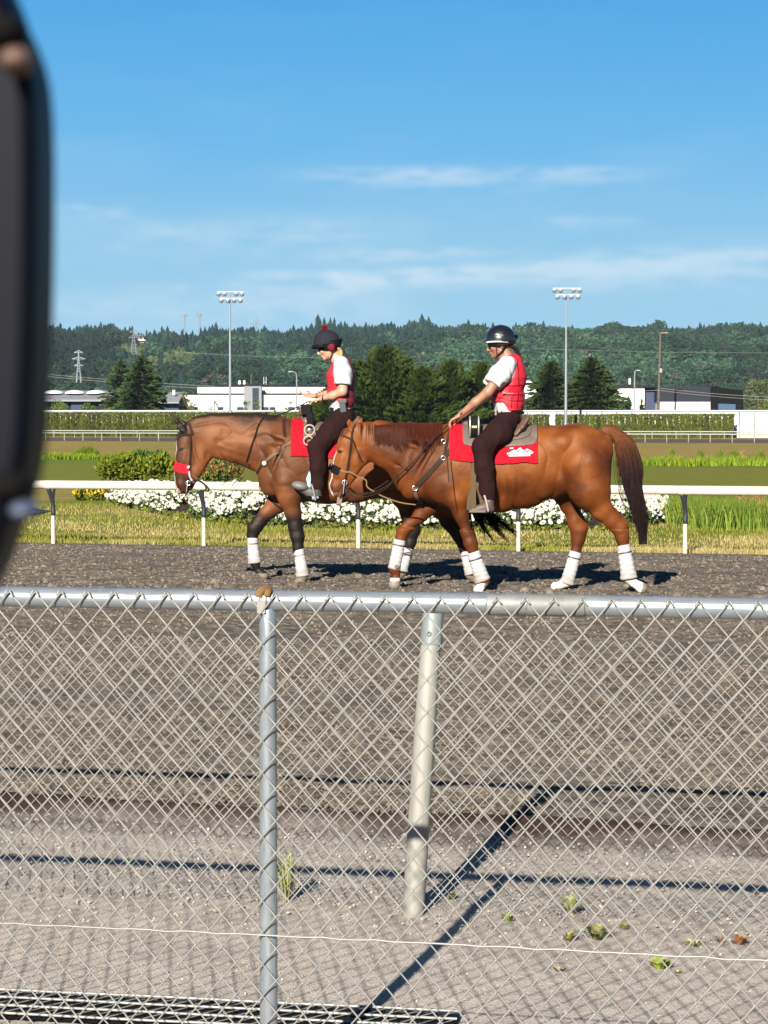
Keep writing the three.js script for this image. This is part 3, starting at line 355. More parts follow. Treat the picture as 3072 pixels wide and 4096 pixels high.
broad('tree', 'light green shrubby tree above the wall at the far left', 232, 1590, 110, 345, 31, { tint: [0.10, 0.14, 0.035] }); broad('tree', 'light green tree left of the conifer pair', 355, 1592, 75, 345, 32, { tint: [0.10, 0.14, 0.035] }); broad('tree', 'low light green tree at the foot of the conifer pair', 420, 1618, 70, 342, 33, { tint: [0.11, 0.155, 0.035] });
broad('tree', 'yellowish tree beside the left corner of the white office', 742, 1545, 75, 436, 34, { tint: [0.13, 0.15, 0.03] });
for (const [p, top, w, s, label] of [[858, 1556, 62, 41, 'thin young tree in front of the white office, right behind the horse\'s poll'], [985, 1580, 55, 42, 'thin young tree at the left of the grey entrance bay'], [1024, 1556, 52, 43, 'thin young tree covering the grey entrance bay'], [1152, 1575, 46, 44, 'thinnest young tree, before the office beside the street lamp']]) broad('young_tree', label, p, top, w, 425, s, { lumps: 7, per: 34, leaf: 0.2, tint: [0.10, 0.125, 0.055] });
broad('tree', 'round olive tree at the right edge beyond the black building end', 3040, 1508, 190, 620, 51, { tint: [0.085, 0.10, 0.035], per: 150, lumps: 22, leaf: 0.45, low: 0.05 }); broad('tree', 'bright green tree low at the right edge above the white wall', 3062, 1596, 100, 400, 52, { tint: [0.09, 0.16, 0.025], per: 110, low: 0.1 }); broad('tree', 'olive tree just right of the black building end', 2985, 1560, 110, 600, 53, { tint: [0.075, 0.095, 0.035], per: 120, lumps: 18, leaf: 0.4, low: 0.05 });
// ---------- rails ----------
{
  const far = (label, q, topH, postStep, x0, x1, m) => { const t = thing('far_rail', label, 'rail fence', [0, 0, 0], 'rails of the far straight'), pts = range(x0, x1, 24).map((x) => { const p = along(x, q); p.y = gq(q) + topH; return p; }); part(t, 'rail', tube(pts, 0.085, 8), m); for (let x = x0; x < x1; x += postStep) { const p = along(x, q), g = gq(q); part(t, 'post', tube([V(p.x, g - 0.1, p.z), V(p.x, g + topH, p.z)], 0.055, 6), m); } };
  const m = mat([0.27, 0.27, 0.235], 0.5, { metalness: 0.1 });
  far('far inner rail on light posts, nearer of the two far rails', 268, 1.07, 2.7, -58, 60, m); far('far outer rail on light posts, just in front of the hedge', 296, 1.07, 3.3, -64, 66, m);
  // near inner rail
  const t = thing('track_rail', 'white racetrack inner rail with black topped posts behind the horses', 'rail fence'), q = 31.78, zs = [-3, 0, 1, 2, 3, 4, 7];
  const bases = [[213, 2176], [815, 2186], [1433, 2196], [2073, 2207], [2740, 2219]].map(([a, b]) => onGround(a, b)), step = bases[4].clone().sub(bases[0]).multiplyScalar(0.25), all = [bases[0].clone().sub(step), ...bases, bases[4].clone().add(step), bases[4].clone().addScaledVector(step, 2)];
  const dir = step.clone().setY(0).normalize(), lean = V(dir.z, 0, -dir.x).multiplyScalar(-1); // towards the track
  const railAt = (p) => p.clone().setY(gy(p.x, p.z) + 0.985).addScaledVector(lean, 0.10);
  all.forEach((p, i) => {
    const g = gy(p.x, p.z), lower = part(t, 'post', tube([V(p.x, g - 0.1, p.z), V(p.x, g + 0.50, p.z)], 0.034, 12), M.whitePaint);
    const k = railAt(p), mid = V(p.x, g + 0.66, p.z), up = k.clone().add(V(0, -0.05, 0)); part(t, 'bracket', [tube(curve([V(p.x, g + 0.47, p.z), mid, up.clone().lerp(mid, 0.35).addScaledVector(dir, -0.02), up.clone().addScaledVector(dir, -0.045)], 10), 0.037, 10), tube(curve([mid, up.clone().lerp(mid, 0.4).addScaledVector(dir, i === 1 ? 0.04 : 0.01), up.clone().addScaledVector(dir, i === 1 ? 0.075 : 0.03)], 8), 0.022, 8)], M.blackIron);
    if (i) { const a = railAt(all[i - 1]).addScaledVector(dir, -0.1), b = k.clone().addScaledVector(dir, -0.106), pts = [a, a.clone().lerp(b, 0.5), b]; part(t, 'rail_section', tube(pts, 0.07, 16, false, [1.0, 0.82]), M.whitePaint); }
  });
}
// ---------- flower bed and rough grass in the infield ----------
{
  const rnd = rng(909), inBed = (p, x, z) => { const q = qOf(x, z), pp = F * x / -z + 1536; return pp; };
  // outline of the bed's front edge, by eye from the rail
  const front = [[380, 1990], [520, 2035], [700, 2068], [1000, 2098], [1500, 2118], [2000, 2126], [2350, 2124], [2560, 2108], [2660, 2068]].map(([a, b]) => onGround(a, b)), backOff = (i) => [2.2, 4, 5.5, 6.5, 7, 7, 6.5, 5, 2][i];
  const cur = new THREE.CatmullRomCurve3(front), n = 90, soil = [], si = [], at = (u, v) => { const p = cur.getPoint(u), k = u * 8, i = Math.min(7, Math.floor(k)), w = lerp(backOff(i), backOff(i + 1), k - i), x = p.x + 0.06 * w * v, z = p.z - w * v; return V(x, gy(x, z) + 0.01 + 0.26 * Math.sin(Math.PI * clamp(v, 0, 1) * 0.8) * Math.sin(Math.PI * clamp(u, 0.02, 0.98)), z); };
  for (let i = 0; i <= n; i++) for (let j = 0; j <= 14; j++) { const p = at(i / n, j / 14 * 1.02 - 0.02); soil.push(p.x, p.y - (j === 0 || j === 14 ? 0.05 : 0) + 0.04 * (rnd() - 0.5), p.z); }
  for (let i = 0; i < n; i++) for (let j = 0; j < 14; j++) { const a = i * 15 + j; si.push(a, a + 1, a + 15, a + 1, a + 16, a + 15); }
  struct('flower_bed_soil', geom(soil, si), mat([0.16, 0.095, 0.055], 0.97, { map: T.grain }));
  // leaves and blossoms
  const green = [], blooms = [], petal = (p, s, q) => { const g = new THREE.SphereGeometry(s, 6, 4); const a = g.attributes.position; for (let i = 0; i < a.count; i++) { const f = 0.75 + 0.5 * rnd(); a.setXYZ(i, a.getX(i) * f, a.getY(i) * f * 0.8, a.getZ(i) * f); } g.translate(p.x, p.y, p.z); g.computeVertexNormals(); return g; };
  for (let i = 0; i < 1900; i++) {
    const u = 0.06 + 0.93 * rnd(), v = Math.pow(rnd(), 1.15) - 0.02, p = at(u, v), h = 0.22 + 0.16 * rnd() + 0.10 * v; if (fbm(p.x * 0.7, p.z * 0.7, 3.3, 2) > 0.58) continue;
    for (let k = 0; k < 16; k++) green.push([p.x + (rnd() - 0.5) * 0.34, p.y + h * rnd() * 0.9, p.z + (rnd() - 0.5) * 0.34, 0.045 + 0.03 * rnd()]);
    const m = 2 + Math.floor(rnd() * 4); for (let k = 0; k < m; k++) blooms.push([p.x + (rnd() - 0.5) * 0.36, p.y + h * (0.45 + 0.6 * rnd()), p.z + (rnd() - 0.5) * 0.3, 0.030 + 0.046 * rnd() * rnd(), rnd()]);
  }
  tag(part(scene, 'bedding_leaves', leafy(green, 5, (l, q) => { const k = 0.5 + 0.9 * q(); return [0.07 * k, 0.105 * k, 0.03 * k]; }, 1.3), leafMat), 'low green leaves of the white bedding flowers behind the rail', 'foliage', null, 'stuff');
  const proto = (() => { const q = rng(3), parts = []; for (let k = 0; k < 6; k++) { const a = k / 6 * 6.283, g = new THREE.SphereGeometry(0.55, 5, 4).scale(1, 0.5, 1).translate(Math.cos(a) * 0.55, 0.12 * q(), Math.sin(a) * 0.55); parts.push(g.toNonIndexed()); } return merge(parts); })();
  const im = new THREE.InstancedMesh(proto, mat([0.46, 0.44, 0.37], 0.8), blooms.length), o = new THREE.Object3D(); blooms.forEach((l, i) => { o.position.set(l[0], l[1], l[2]); o.rotation.set(0.6 + rnd() * 0.9, rnd() * 6, rnd() * 0.8 - 0.4); o.scale.setScalar(l[3] * 1.15); o.updateMatrix(); im.setMatrixAt(i, o.matrix); im.setColorAt(i, l[4] < 0.08 ? rgb(1, 0.85, 0.8) : rgb(1, 1, 1).multiplyScalar(0.85 + 0.2 * l[4])); }); im.name = numbered('white_flowers'); scene.add(im); tag(im, 'mass of white bedding flowers in a curved bed behind the rail', 'flowers', null, 'stuff');
  // low border plants
  const border = []; for (let i = 0; i < 2600; i++) { const u = rnd(), p = at(u, -0.05 + 0.09 * rnd()); if (noise2(u * 40, 2) > 0.45) border.push([p.x, p.y + 0.10 * rnd(), p.z, 0.035 + 0.03 * rnd()]); }
  tag(part(scene, 'border_plants', leafy(border, 6, (l, q) => { const k = 0.6 + 0.8 * q(); return [0.12 * k, 0.13 * k, 0.02 * k]; }), leafMat), 'yellow green edging plants along the front of the flower bed', 'plants', null, 'stuff');
  // grass: lawn behind the rail, tall blades right of the bed, rough bank and tufts further off
  const blades = (count, gen, seed, color) => { const q = rng(seed), pos = [], idx = [], col = []; for (let i = 0; i < count; i++) { const b = gen(q); if (!b) continue; const [p, h, w] = b, a = q() * 6.28, bx2 = Math.cos(a) * w, bz = Math.sin(a) * w, lx = (q() - 0.5) * h * 0.8, lz = (q() - 0.5) * h * 0.8, k = pos.length / 3; pos.push(p.x - bx2, p.y - 0.01, p.z - bz, p.x + bx2, p.y - 0.01, p.z + bz, p.x + lx * 0.4 + bx2 * 0.6, p.y + h * 0.6, p.z + lz * 0.4 + bz * 0.6, p.x + lx * 0.4 - bx2 * 0.6, p.y + h * 0.6, p.z + lz * 0.4 - bz * 0.6, p.x + lx, p.y + h, p.z + lz); idx.push(k, k + 1, k + 2, k, k + 2, k + 3, k + 3, k + 2, k + 4); const c = color(q, p); for (let e = 0; e < 5; e++) col.push(...c); } return geom(pos, idx, null, col); };
  tag(part(scene, 'lawn_grass', blades(62000, (q) => { const qq = 31.75 + 16 * Math.pow(q(), 1.7), x = (q() * 2 - 1) * (qq * 0.21 + 0.8), p = along(x, qq); p.y = gq(qq); const t = sstep(0.35, 0.7, fbm(p.x * 0.8, p.z * 0.8, 7.7, 3)); if (q() > 0.4 + 0.6 * t) return null; return [p, 0.03 + 0.045 * q() * (0.5 + t) + (qq < 32.3 ? 0.02 : 0), 0.007]; }, 41, (q, p) => { const t = sstep(0.38, 0.68, fbm(p.x * 0.45, p.z * 0.45, 2.7, 3)), k = 0.7 + 0.6 * q(); return [lerp(0.29, 0.165, t) * k, lerp(0.238, 0.168, t) * k, lerp(0.092, 0.024, t) * k]; }), leafThin), 'short dry lawn grass between the rail and the flower bed', 'grass', null, 'stuff');
  const tall = (label, pts, count, h0, h1, seed, c0, c1, spreadZ = 1.6, w = 0.012) => { const c = new THREE.CatmullRomCurve3(pts.map((p) => onGround(...p))); return tag(part(scene, 'tall_grass', blades(count, (q) => { const p = c.getPoint(q()); p.x += (q() - 0.5) * 0.4; p.z -= q() * spreadZ; p.y = gy(p.x, p.z); const m = fbm(p.x * 1.4, p.z * 0.8, seed, 2); if (m < 0.36) return null; return [p, lerp(h0, h1, q()) * (0.5 + m), w]; }, seed, (q) => { const k = 0.6 + 0.8 * q(), t = q(); return c0.map((v, i) => lerp(v, c1[i], t) * k); }), leafThin), label, 'grass', null, 'stuff'); };
  tall('bright green tall grass at the right below the white rail', [[2740, 2108], [2850, 2120], [2960, 2122], [3120, 2126]], 6500, 0.28, 0.62, 51, [0.05, 0.115, 0.012], [0.17, 0.19, 0.03], 3.2);
  tall('dark green tall grass between the flowers and the right rail post', [[2610, 2050], [2680, 2054], [2730, 2060]], 1600, 0.25, 0.55, 52, [0.03, 0.085, 0.016], [0.10, 0.14, 0.03], 2);
  tall('strip of lush green grass in the infield at the left', [[120, 1838], [300, 1838], [480, 1836], [560, 1836]], 5000, 0.15, 0.35, 53, [0.09, 0.15, 0.008], [0.15, 0.19, 0.016], 6, 0.03); tall('strip of lush green grass in the infield at the right', [[2560, 1862], [2760, 1866], [2960, 1864], [3150, 1866]], 7000, 0.12, 0.42, 54, [0.09, 0.15, 0.008], [0.16, 0.20, 0.016], 9, 0.03);
  const tuft = (name, label, p, b, wPx, hPx, seed, c0, c1, n = 420, cat = 'plant') => { const o2 = onGround(p, b), d = -o2.z, w = wPx * d / F / 2, h = hPx * d / F, q0 = rng(seed), t = thing(name, label, cat, o2); part(t, 'foliage', blades(n, (q) => { const a = q() * 6.28, r = Math.sqrt(q()) * w; return [V(Math.cos(a) * r, 0, Math.sin(a) * r), h * (0.55 + 0.5 * q()) * (1.15 - 0.6 * (r / w) * (r / w)), w * 0.035 + 0.008]; }, seed, (q) => { const k = 0.6 + 0.8 * q(), s = q(); return c0.map((v, i) => lerp(v, c1[i], s) * k); }), leafThin); part(t, 'stem', Array.from({ length: 5 }, () => { const a = q0() * 6.3, r = q0() * w * 0.6; return tube([V(Math.cos(a) * r, -0.02, Math.sin(a) * r), V(Math.cos(a) * r * 1.3, h * 0.6, Math.sin(a) * r * 1.3)], 0.012, 4); }), barkMat); };
  const G0 = [0.06, 0.11, 0.008], G1 = [0.14, 0.165, 0.02];
  tuft('grass_clump', 'big green grass clump standing in the infield strip at the left', 345, 1832, 105, 50, 61, G0, G1, 900);
  [[2688, 1824, 22, 36, 'leftmost small green clump on the dry infield at the right'], [2800, 1832, 30, 38, 'second small clump from the left on the dry infield at the right'], [2880, 1832, 24, 40, 'middle dark clump on the dry infield at the right'], [2934, 1834, 48, 40, 'widest bright clump on the dry infield at the right'], [2970, 1832, 10, 38, 'thinnest brown clump on the dry infield at the right'], [3042, 1834, 30, 40, 'small clump on the dry infield next to the right edge']].forEach(([a, b, w, h, l], i) => tuft('grass_clump', l, a, b, w, h, 70 + i, i === 4 ? [0.2, 0.15, 0.06] : G0, i === 4 ? [0.25, 0.2, 0.08] : G1, 240));
  const shrub = (name, label, p, b, wPx, hPx, seed, tint, o3 = {}) => { const g = onGround(p, b), d = -g.z, w = wPx * d / F, h = hPx * d / F, t = thing(name, label, 'shrub', g), q = rng(seed), list = []; const nl = o3.lumps ?? 14; for (let k = 0; k < nl; k++) { const x = (q() - 0.5) * w * 0.8, y = h * (0.25 + 0.5 * q()) * (1 - 0.5 * Math.abs(x / w) ** 2), z = (q() - 0.5) * w * 0.35, r = h * (0.25 + 0.15 * q()); for (let j = 0; j < (o3.per ?? 160); j++) { const v = V(q() - 0.5, q() - 0.4, q() - 0.5).normalize().multiplyScalar(r * Math.pow(q(), 0.4)); list.push([x + v.x, Math.max(0.02, y + v.y), z + v.z, (o3.leaf ?? 0.06) * (0.7 + 0.6 * q()), v.x, v.y + 0.3, v.z]); } } part(t, 'foliage', leafy(list, seed, (l, r2) => { const k = 0.55 + 0.8 * r2(), hot = o3.bloom && r2() < o3.bloomShare && l[1] > h * 0.4; return (hot ? o3.bloom : tint).map((c) => c * k); }, 1.8), leafMat); part(t, 'stem', Array.from({ length: 6 }, () => { const x = (q() - 0.5) * w * 0.5; return tube([V(x * 0.7, -0.02, 0), V(x, h * 0.6, 0)], 0.012, 5); }), barkMat); };
  shrub('green_shrub', 'wide green shrub above the rail, left of the bay horse\'s nose', 545, 1928, 330, 118, 81, [0.115, 0.14, 0.012], { lumps: 30, per: 150, leaf: 0.075 }); shrub('green_shrub', 'dark green shrub on top behind the wide shrub, left of the bay\'s forehead', 590, 1880, 180, 80, 82, [0.075, 0.125, 0.02], { lumps: 18, leaf: 0.08 });
  shrub('green_shrub', 'green shrub with rusty flower heads under the bay horse\'s neck', 880, 1935, 190, 110, 83, [0.10, 0.12, 0.03], { lumps: 20, leaf: 0.07, bloom: [0.30, 0.11, 0.035], bloomShare: 0.35 });
  shrub('yellow_shrub', 'low shrub with yellow flowers at the left end of the flower bed', 375, 2003, 160, 72, 84, [0.14, 0.16, 0.02], { bloom: [0.55, 0.38, 0.02], bloomShare: 0.55, leaf: 0.05 }); shrub('red_shrub', 'brownish red plant between the yellow shrub and white flowers', 458, 2012, 75, 78, 85, [0.15, 0.085, 0.04], { lumps: 9, leaf: 0.05 });
  shrub('red_shrub', 'rusty red plant at the right edge below the rail', 3010, 2052, 130, 72, 86, [0.25, 0.11, 0.05], { lumps: 12, leaf: 0.055 }); shrub('red_shrub', 'small dark plant peeping over the rail left of the bay horse', 533, 1925, 45, 60, 87, [0.12, 0.08, 0.05], { lumps: 5, leaf: 0.05 });
  // dark thing lying on the grass by the left post
  const g = onGround(150, 2062), t = thing('dark_point', 'black pointed shape on the grass left of the leftmost rail post', 'dark_shape', g); part(t, 'dark_shape', (() => { const s = new THREE.SphereGeometry(1, 20, 12), a = s.attributes.position; for (let i = 0; i < a.count; i++) { const x = a.getX(i), k = 0.35 + 0.65 * sstep(1, -0.6, x); a.setXYZ(i, x * 0.30, 0.075 + a.getY(i) * 0.085 * k + 0.02 * (x > 0 ? x : 0), a.getZ(i) * 0.16 * k); } s.computeVertexNormals(); return s; })(), mat([0.012, 0.014, 0.018], 0.5));
}
// ---------- chain link fences in front ----------
// one zigzag wire of a chain link mesh, hooked into its neighbours; rows of height h, half width a
function zigWire(rows, a, h, r, z, seed, hookTop, start, seg = 6) {
  const q = rng(seed), pts = [];
  if (hookTop) pts.push(V(start * a * 0.35, -h * 0.10, z * 2.6), V(start * a * 0.80, 0.004, z * 2.4), V(start * a * 1.02, h * 0.07, z * 0.6));
  for (let i = 0; i <= rows * 2; i++) {
    const s = i % 2 ? -start : start, y = -i * h / 2, x = s * a * (1 + 0.02 * (q() - 0.5)), zf = s > 0 ? 1 : -1; // rising strokes lie in front
    if (i) pts.push(V(x * 0.84, y + h * 0.04, -zf * z * 0.9));
    pts.push(V(x, y + 0.002 * (q() - 0.5), 0));
    if (i < rows * 2) pts.push(V(x * 0.84, y - h * 0.04, zf * z * 0.9));
  }
  return tube(pts, r, seg);
}
function fenceFrame(px0, py0, d0, yaw) { const o = W(px0, py0, d0), dir = V(Math.cos(yaw), 0, Math.sin(yaw)), out = V(-Math.sin(yaw), 0, Math.cos(yaw)); return { o, dir, out, yaw, at: (s, y, n = 0) => V(o.x + dir.x * s + out.x * n, y, o.z + dir.z * s + out.z * n) }; }
{
  const d1 = 5.2, f = fenceFrame(1066, 2402, d1, R(10.6)), railY = f.o.y, ground = (p) => gy(p.x, p.z);
  const t = thing('chain_link_fence', 'galvanized chain link fence with a thick top pipe right in front', 'fence');
  part(t, 'top_rail', tube(range(-3.2, 2.6, 24).map((s) => f.at(s, railY + 0.0012 * Math.sin(s * 3))), 0.0262, 24), M.galv);
  part(t, 'rail_sleeve', tube([f.at(0.66, railY), f.at(0.665, railY), f.at(0.80, railY), f.at(0.805, railY)], [0.0265, 0.0276, 0.0276, 0.0265], 24), mat([0.23, 0.225, 0.21], 0.65, { metalness: 0.3, map: T.metal }), 'duller joint sleeve on the pipe');
  part(t, 'rail_sleeve', tube([f.at(0.56, railY), f.at(0.565, railY), f.at(0.655, railY)], [0.0265, 0.0272, 0.0272], 24), mat([0.27, 0.27, 0.255], 0.6, { metalness: 0.35, map: T.metal }));
  for (const s of [-2.45, 0.003, 2.4]) { const g = ground(f.at(s, 0)); part(t, 'post', tube([f.at(s, g - 0.2), f.at(s, railY - 0.095), f.at(s, railY - 0.0935), f.at(s, railY - 0.02)], [0.0225, 0.0225, 0.0215, 0.0215], 20), M.galv); }
  // the cracked cap and strap that hold the pipe on the middle post
  const cap = part(t, 'rail_clamp', [tube(range(-1.1, 2.0, 10).map((a) => f.at(-0.003, railY + 0.0275 * Math.sin(a), 0.0275 * Math.cos(a))), 0.011, 8, false, [0.22, 1]), box(0.021, 0.03, 0.004).rotateY(-f.yaw).translate(...f.at(-0.006, railY - 0.014, 0.03).toArray())], mat([0.22, 0.21, 0.195], 0.6, { metalness: 0.3 }));
  part(cap, 'rusty_tab', [tube(curve([f.at(-0.014, railY + 0.012, 0.030), f.at(-0.008, railY + 0.026, 0.026), f.at(0.004, railY + 0.031, 0.012), f.at(0.012, railY + 0.032, -0.004)], 10), 0.0095, 8, false, [0.16, 1]), tube(curve([f.at(0.008, railY + 0.014, 0.032), f.at(0.012, railY + 0.024, 0.03), f.at(0.012, railY + 0.031, 0.016)], 8), 0.008, 8, false, [0.3, 1])], M.rust, 'rusty bent tab');
  const w = 0.070, h = 0.0812, wires = [3, 4, 5, 6].map((s) => zigWire(16, w / 4, h, 0.0021, 0.003, s, true, s % 2 ? 1 : -1));
  const topY = railY + 0.0145, q = rng(8);
  for (let i = -78; i < 64; i++) { const m = part(t, 'wire', wires[(i & 1) + 2 * Math.floor(q() * 2)], M.wire), p = f.at(i * w / 2 + 0.012, topY + 0, 0.0315); m.position.copy(p); m.rotation.y = -f.yaw;  }
  const ty = W(1066, 3728, d1).y; part(t, 'tension_wire', tube(range(-3, 2.4, 120).map((s) => f.at(s, ty + 0.0022 * Math.sin(s * 93) * Math.sin(s * 7) - 0.003 * s * s, 0.034)), 0.0026, 6), M.wire);
}
{
  const d2 = 7.53, f = fenceFrame(1736, 2400, d2, R(10.5)), railY = f.o.y;
  const t = thing('chain_link_fence', 'second finer chain link fence along the track with a leaning cream post', 'fence'), cream = mat([0.225, 0.218, 0.195], 0.6, { map: T.wear });
  part(t, 'top_rail', tube(range(-4, 3.4, 12).map((s) => f.at(s, railY)), 0.026, 16), M.galv);
  const b = onGround(1640, 3668), top = f.at(0, railY, 0), mid = top.clone().lerp(b, 0.14);
  part(t, 'post', tube([b.clone().add(V(0, -0.15, 0)), b.clone().lerp(top, 0.5).add(V(0.003, 0, 0)), mid], [0.0405, 0.039, 0.037], 16), cream);
  part(t, 'post_sleeve', [tube([mid.clone().add(V(0, -0.004, 0)), mid.clone(), top.clone().add(V(0, -0.01, 0))], [0.035, 0.0405, 0.0375], 16), new THREE.TorusGeometry(0.007, 0.0025, 6, 12).translate(mid.x - 0.008, mid.y + 0.042, mid.z + 0.040)], mat([0.21, 0.225, 0.22], 0.5, { map: T.metal }));
  for (const s of [-3.6, 3.3]) { const p = f.at(s, 0); part(t, 'post', tube([f.at(s, gy(p.x, p.z) - 0.1), f.at(s, railY - 0.01)], 0.038, 12), cream); }
  const w = 0.0462, h = 0.0485, q = rng(18), tops = W(1700, 2552, d2).y, rows = 21, wires = [13, 14, 15, 16].map((s) => zigWire(rows, w / 4, h, 0.0014, 0.002, s, false, s % 2 ? 1 : -1, 5)), out = 0.055;
  for (let i = -106; i < 80; i++) { const m = part(t, 'wire', wires[(i & 1) + 2 * Math.floor(q() * 2)], M.wireFar), s = i * w / 2; m.position.copy(f.at(s, tops + 0.006 * Math.sin(s * 1.7), out - 0.004)); m.rotation.y = -f.yaw;  }
  part(t, 'tension_wire', tube(range(-3.7, 3.05, 60).map((s) => f.at(s, tops - rows * h + 0.004 + 0.004 * Math.sin(s * 5), out)), 0.0025, 5), M.wireFar);
}
// ---------- dark strip with light bars and slats along the foot of the first fence ----------
{
  const t = thing('drain_grate', 'long dark strip with light bars and slats at the bottom left', 'drain grate'), a0 = onGround(0, 3990), b0 = onGround(1560, 4066), dr = b0.clone().sub(a0).setY(0).normalize(), ou = V(-dr.z, 0, dr.x), P = (s, n) => { const p = a0.clone().addScaledVector(dr, s).addScaledVector(ou, n); return p.setY(gy(p.x, p.z) + 0.026); };
  const light = mat([0.30, 0.29, 0.265], 0.5, { metalness: 0.25 }), dark = mat([0.008, 0.008, 0.010], 0.98), L0 = -0.5, L1 = 1.42, bars = [0, 0.085, 0.17, 0.255];
  { const q = [P(L0, -0.004), P(L1, -0.004), P(L1, 0.27), P(L0, 0.27)]; for (const v of q) v.y -= 0.012; part(t, 'channel', geom(q.flatMap((v) => v.toArray()), [0, 1, 2, 0, 2, 3]), dark); }
  bars.forEach((n) => part(t, 'bar', tube(range(L0, L1, 24).map((s) => P(s, n + 0.002 * Math.sin(s * 9 + n * 40))), 0.0042, 6), light));
  const slat = tube([V(0, 0, 0), V(-0.052, 0.002, 0.080)], 0.0017, 5), tooth = new THREE.ConeGeometry(0.0125, 0.026, 3).rotateX(-1.4), q = rng(6);
  for (let i = 0; i < 36; i++) for (let k = 0; k < 3; k++) { const m = part(t, 'slat', slat, light), p = P(L0 + 0.05 + i * 0.053 + 0.008 * q(), bars[k] + 0.002); m.position.copy(p).setY(p.y - 0.003); m.rotation.y = -R(10.6); }
  for (let i = 0; i < 48; i++) { const m = part(t, 'tooth', tooth, dark), p = P(L0 + i * 0.040 + 0.006 * q(), -0.022); m.position.copy(p).setY(p.y - 0.010); m.rotation.y = -R(10.6); }
}
// ---------- weeds in the sandy strip ----------
{
  const weed = (label, px, py, w, h, n, seed, c0, c1, wide) => { const o = onGround(px, py), s = -o.z / F, t = thing('weed', label, 'weed', o), q = rng(seed); w *= s; h *= s; const pos = [], idx = [], col = []; for (let i = 0; i < n; i++) { const a = q() * 6.28, r = w * 0.5 * q(), hh = h * (0.4 + 0.7 * q()), lw = (wide ?? 0.006) * (0.6 + 0.8 * q()), ex = Math.cos(a) * (r + w * 0.2), ez = Math.sin(a) * (r + w * 0.2), k = pos.length / 3, bx2 = -Math.sin(a) * lw, bz = Math.cos(a) * lw; pos.push(ex * 0.15 - bx2 * 0.3, 0, ez * 0.15 - bz * 0.3, ex * 0.15 + bx2 * 0.3, 0, ez * 0.15 + bz * 0.3, ex * 0.6 + bx2, hh * 0.75, ez * 0.6 + bz, ex * 0.6 - bx2, hh * 0.75, ez * 0.6 - bz, ex, hh * (0.75 + 0.3 * q()), ez); idx.push(k, k + 1, k + 2, k, k + 2, k + 3, k + 3, k + 2, k + 4); const f = q(), b = 0.6 + 0.7 * q(); for (let e = 0; e < 5; e++) col.push(...c0.map((v, j) => lerp(v, c1[j], f) * b)); } part(t, 'foliage', geom(pos, idx, null, col), leafThin); part(t, 'stem', tube([V(0, -0.01, 0), V(0.002, h * 0.4, 0), V(0.006, h * 0.8, 0)], [0.003, 0.002, 0.001], 5), mat([0.16, 0.17, 0.06], 0.8)); };
  const g0 = [0.14, 0.19, 0.04], g1 = [0.27, 0.29, 0.09], b0 = [0.25, 0.16, 0.08], b1 = [0.33, 0.27, 0.14];
  weed('tall wispy yellow green weed just right of the galvanized post', 1145, 3612, 110, 200, 60, 1, g1, [0.36, 0.36, 0.16], 0.0035); weed('small dark green weed in the shadow of the cream post', 1808, 3604, 40, 40, 26, 2, [0.05, 0.12, 0.02], g0); weed('pale green weed seen through the mesh at the right middle', 2285, 3655, 120, 70, 36, 3, g0, b1, 0.008); weed('green weed in the sand right of the post shadow', 2030, 3690, 60, 40, 26, 4, g0, g1, 0.007);
  weed('larger brown and green weed right of the middle', 2390, 3762, 110, 70, 48, 5, g0, b1, 0.010); weed('smaller brown green weed beside the larger one', 2275, 3768, 60, 48, 30, 6, b0, g1, 0.009); weed('bright green leafy weed alone in the sand at the lower right', 2640, 3880, 90, 50, 34, 7, [0.14, 0.22, 0.02], [0.28, 0.30, 0.06], 0.011); weed('tiny yellow green sprout right of the bright weed', 2712, 3896, 30, 20, 14, 8, g1, [0.35, 0.33, 0.1], 0.008);
  weed('reddish dry weed near the right edge', 2960, 3782, 70, 46, 30, 9, b0, [0.3, 0.13, 0.06], 0.008); weed('reddish dry sprig left of the right edge', 2885, 3776, 40, 36, 20, 10, b0, [0.3, 0.15, 0.08], 0.007); weed('small reddish dry weed in the shadow pattern below the tension wire', 2235, 3888, 50, 22, 16, 11, [0.3, 0.18, 0.1], b1, 0.008); weed('olive weed right of the larger brown weed', 2500, 3722, 60, 36, 24, 12, g0, b1, 0.008); weed('grey green weed low at the right below the wire', 2770, 3790, 80, 34, 24, 13, g0, [0.3, 0.28, 0.16], 0.008);
}
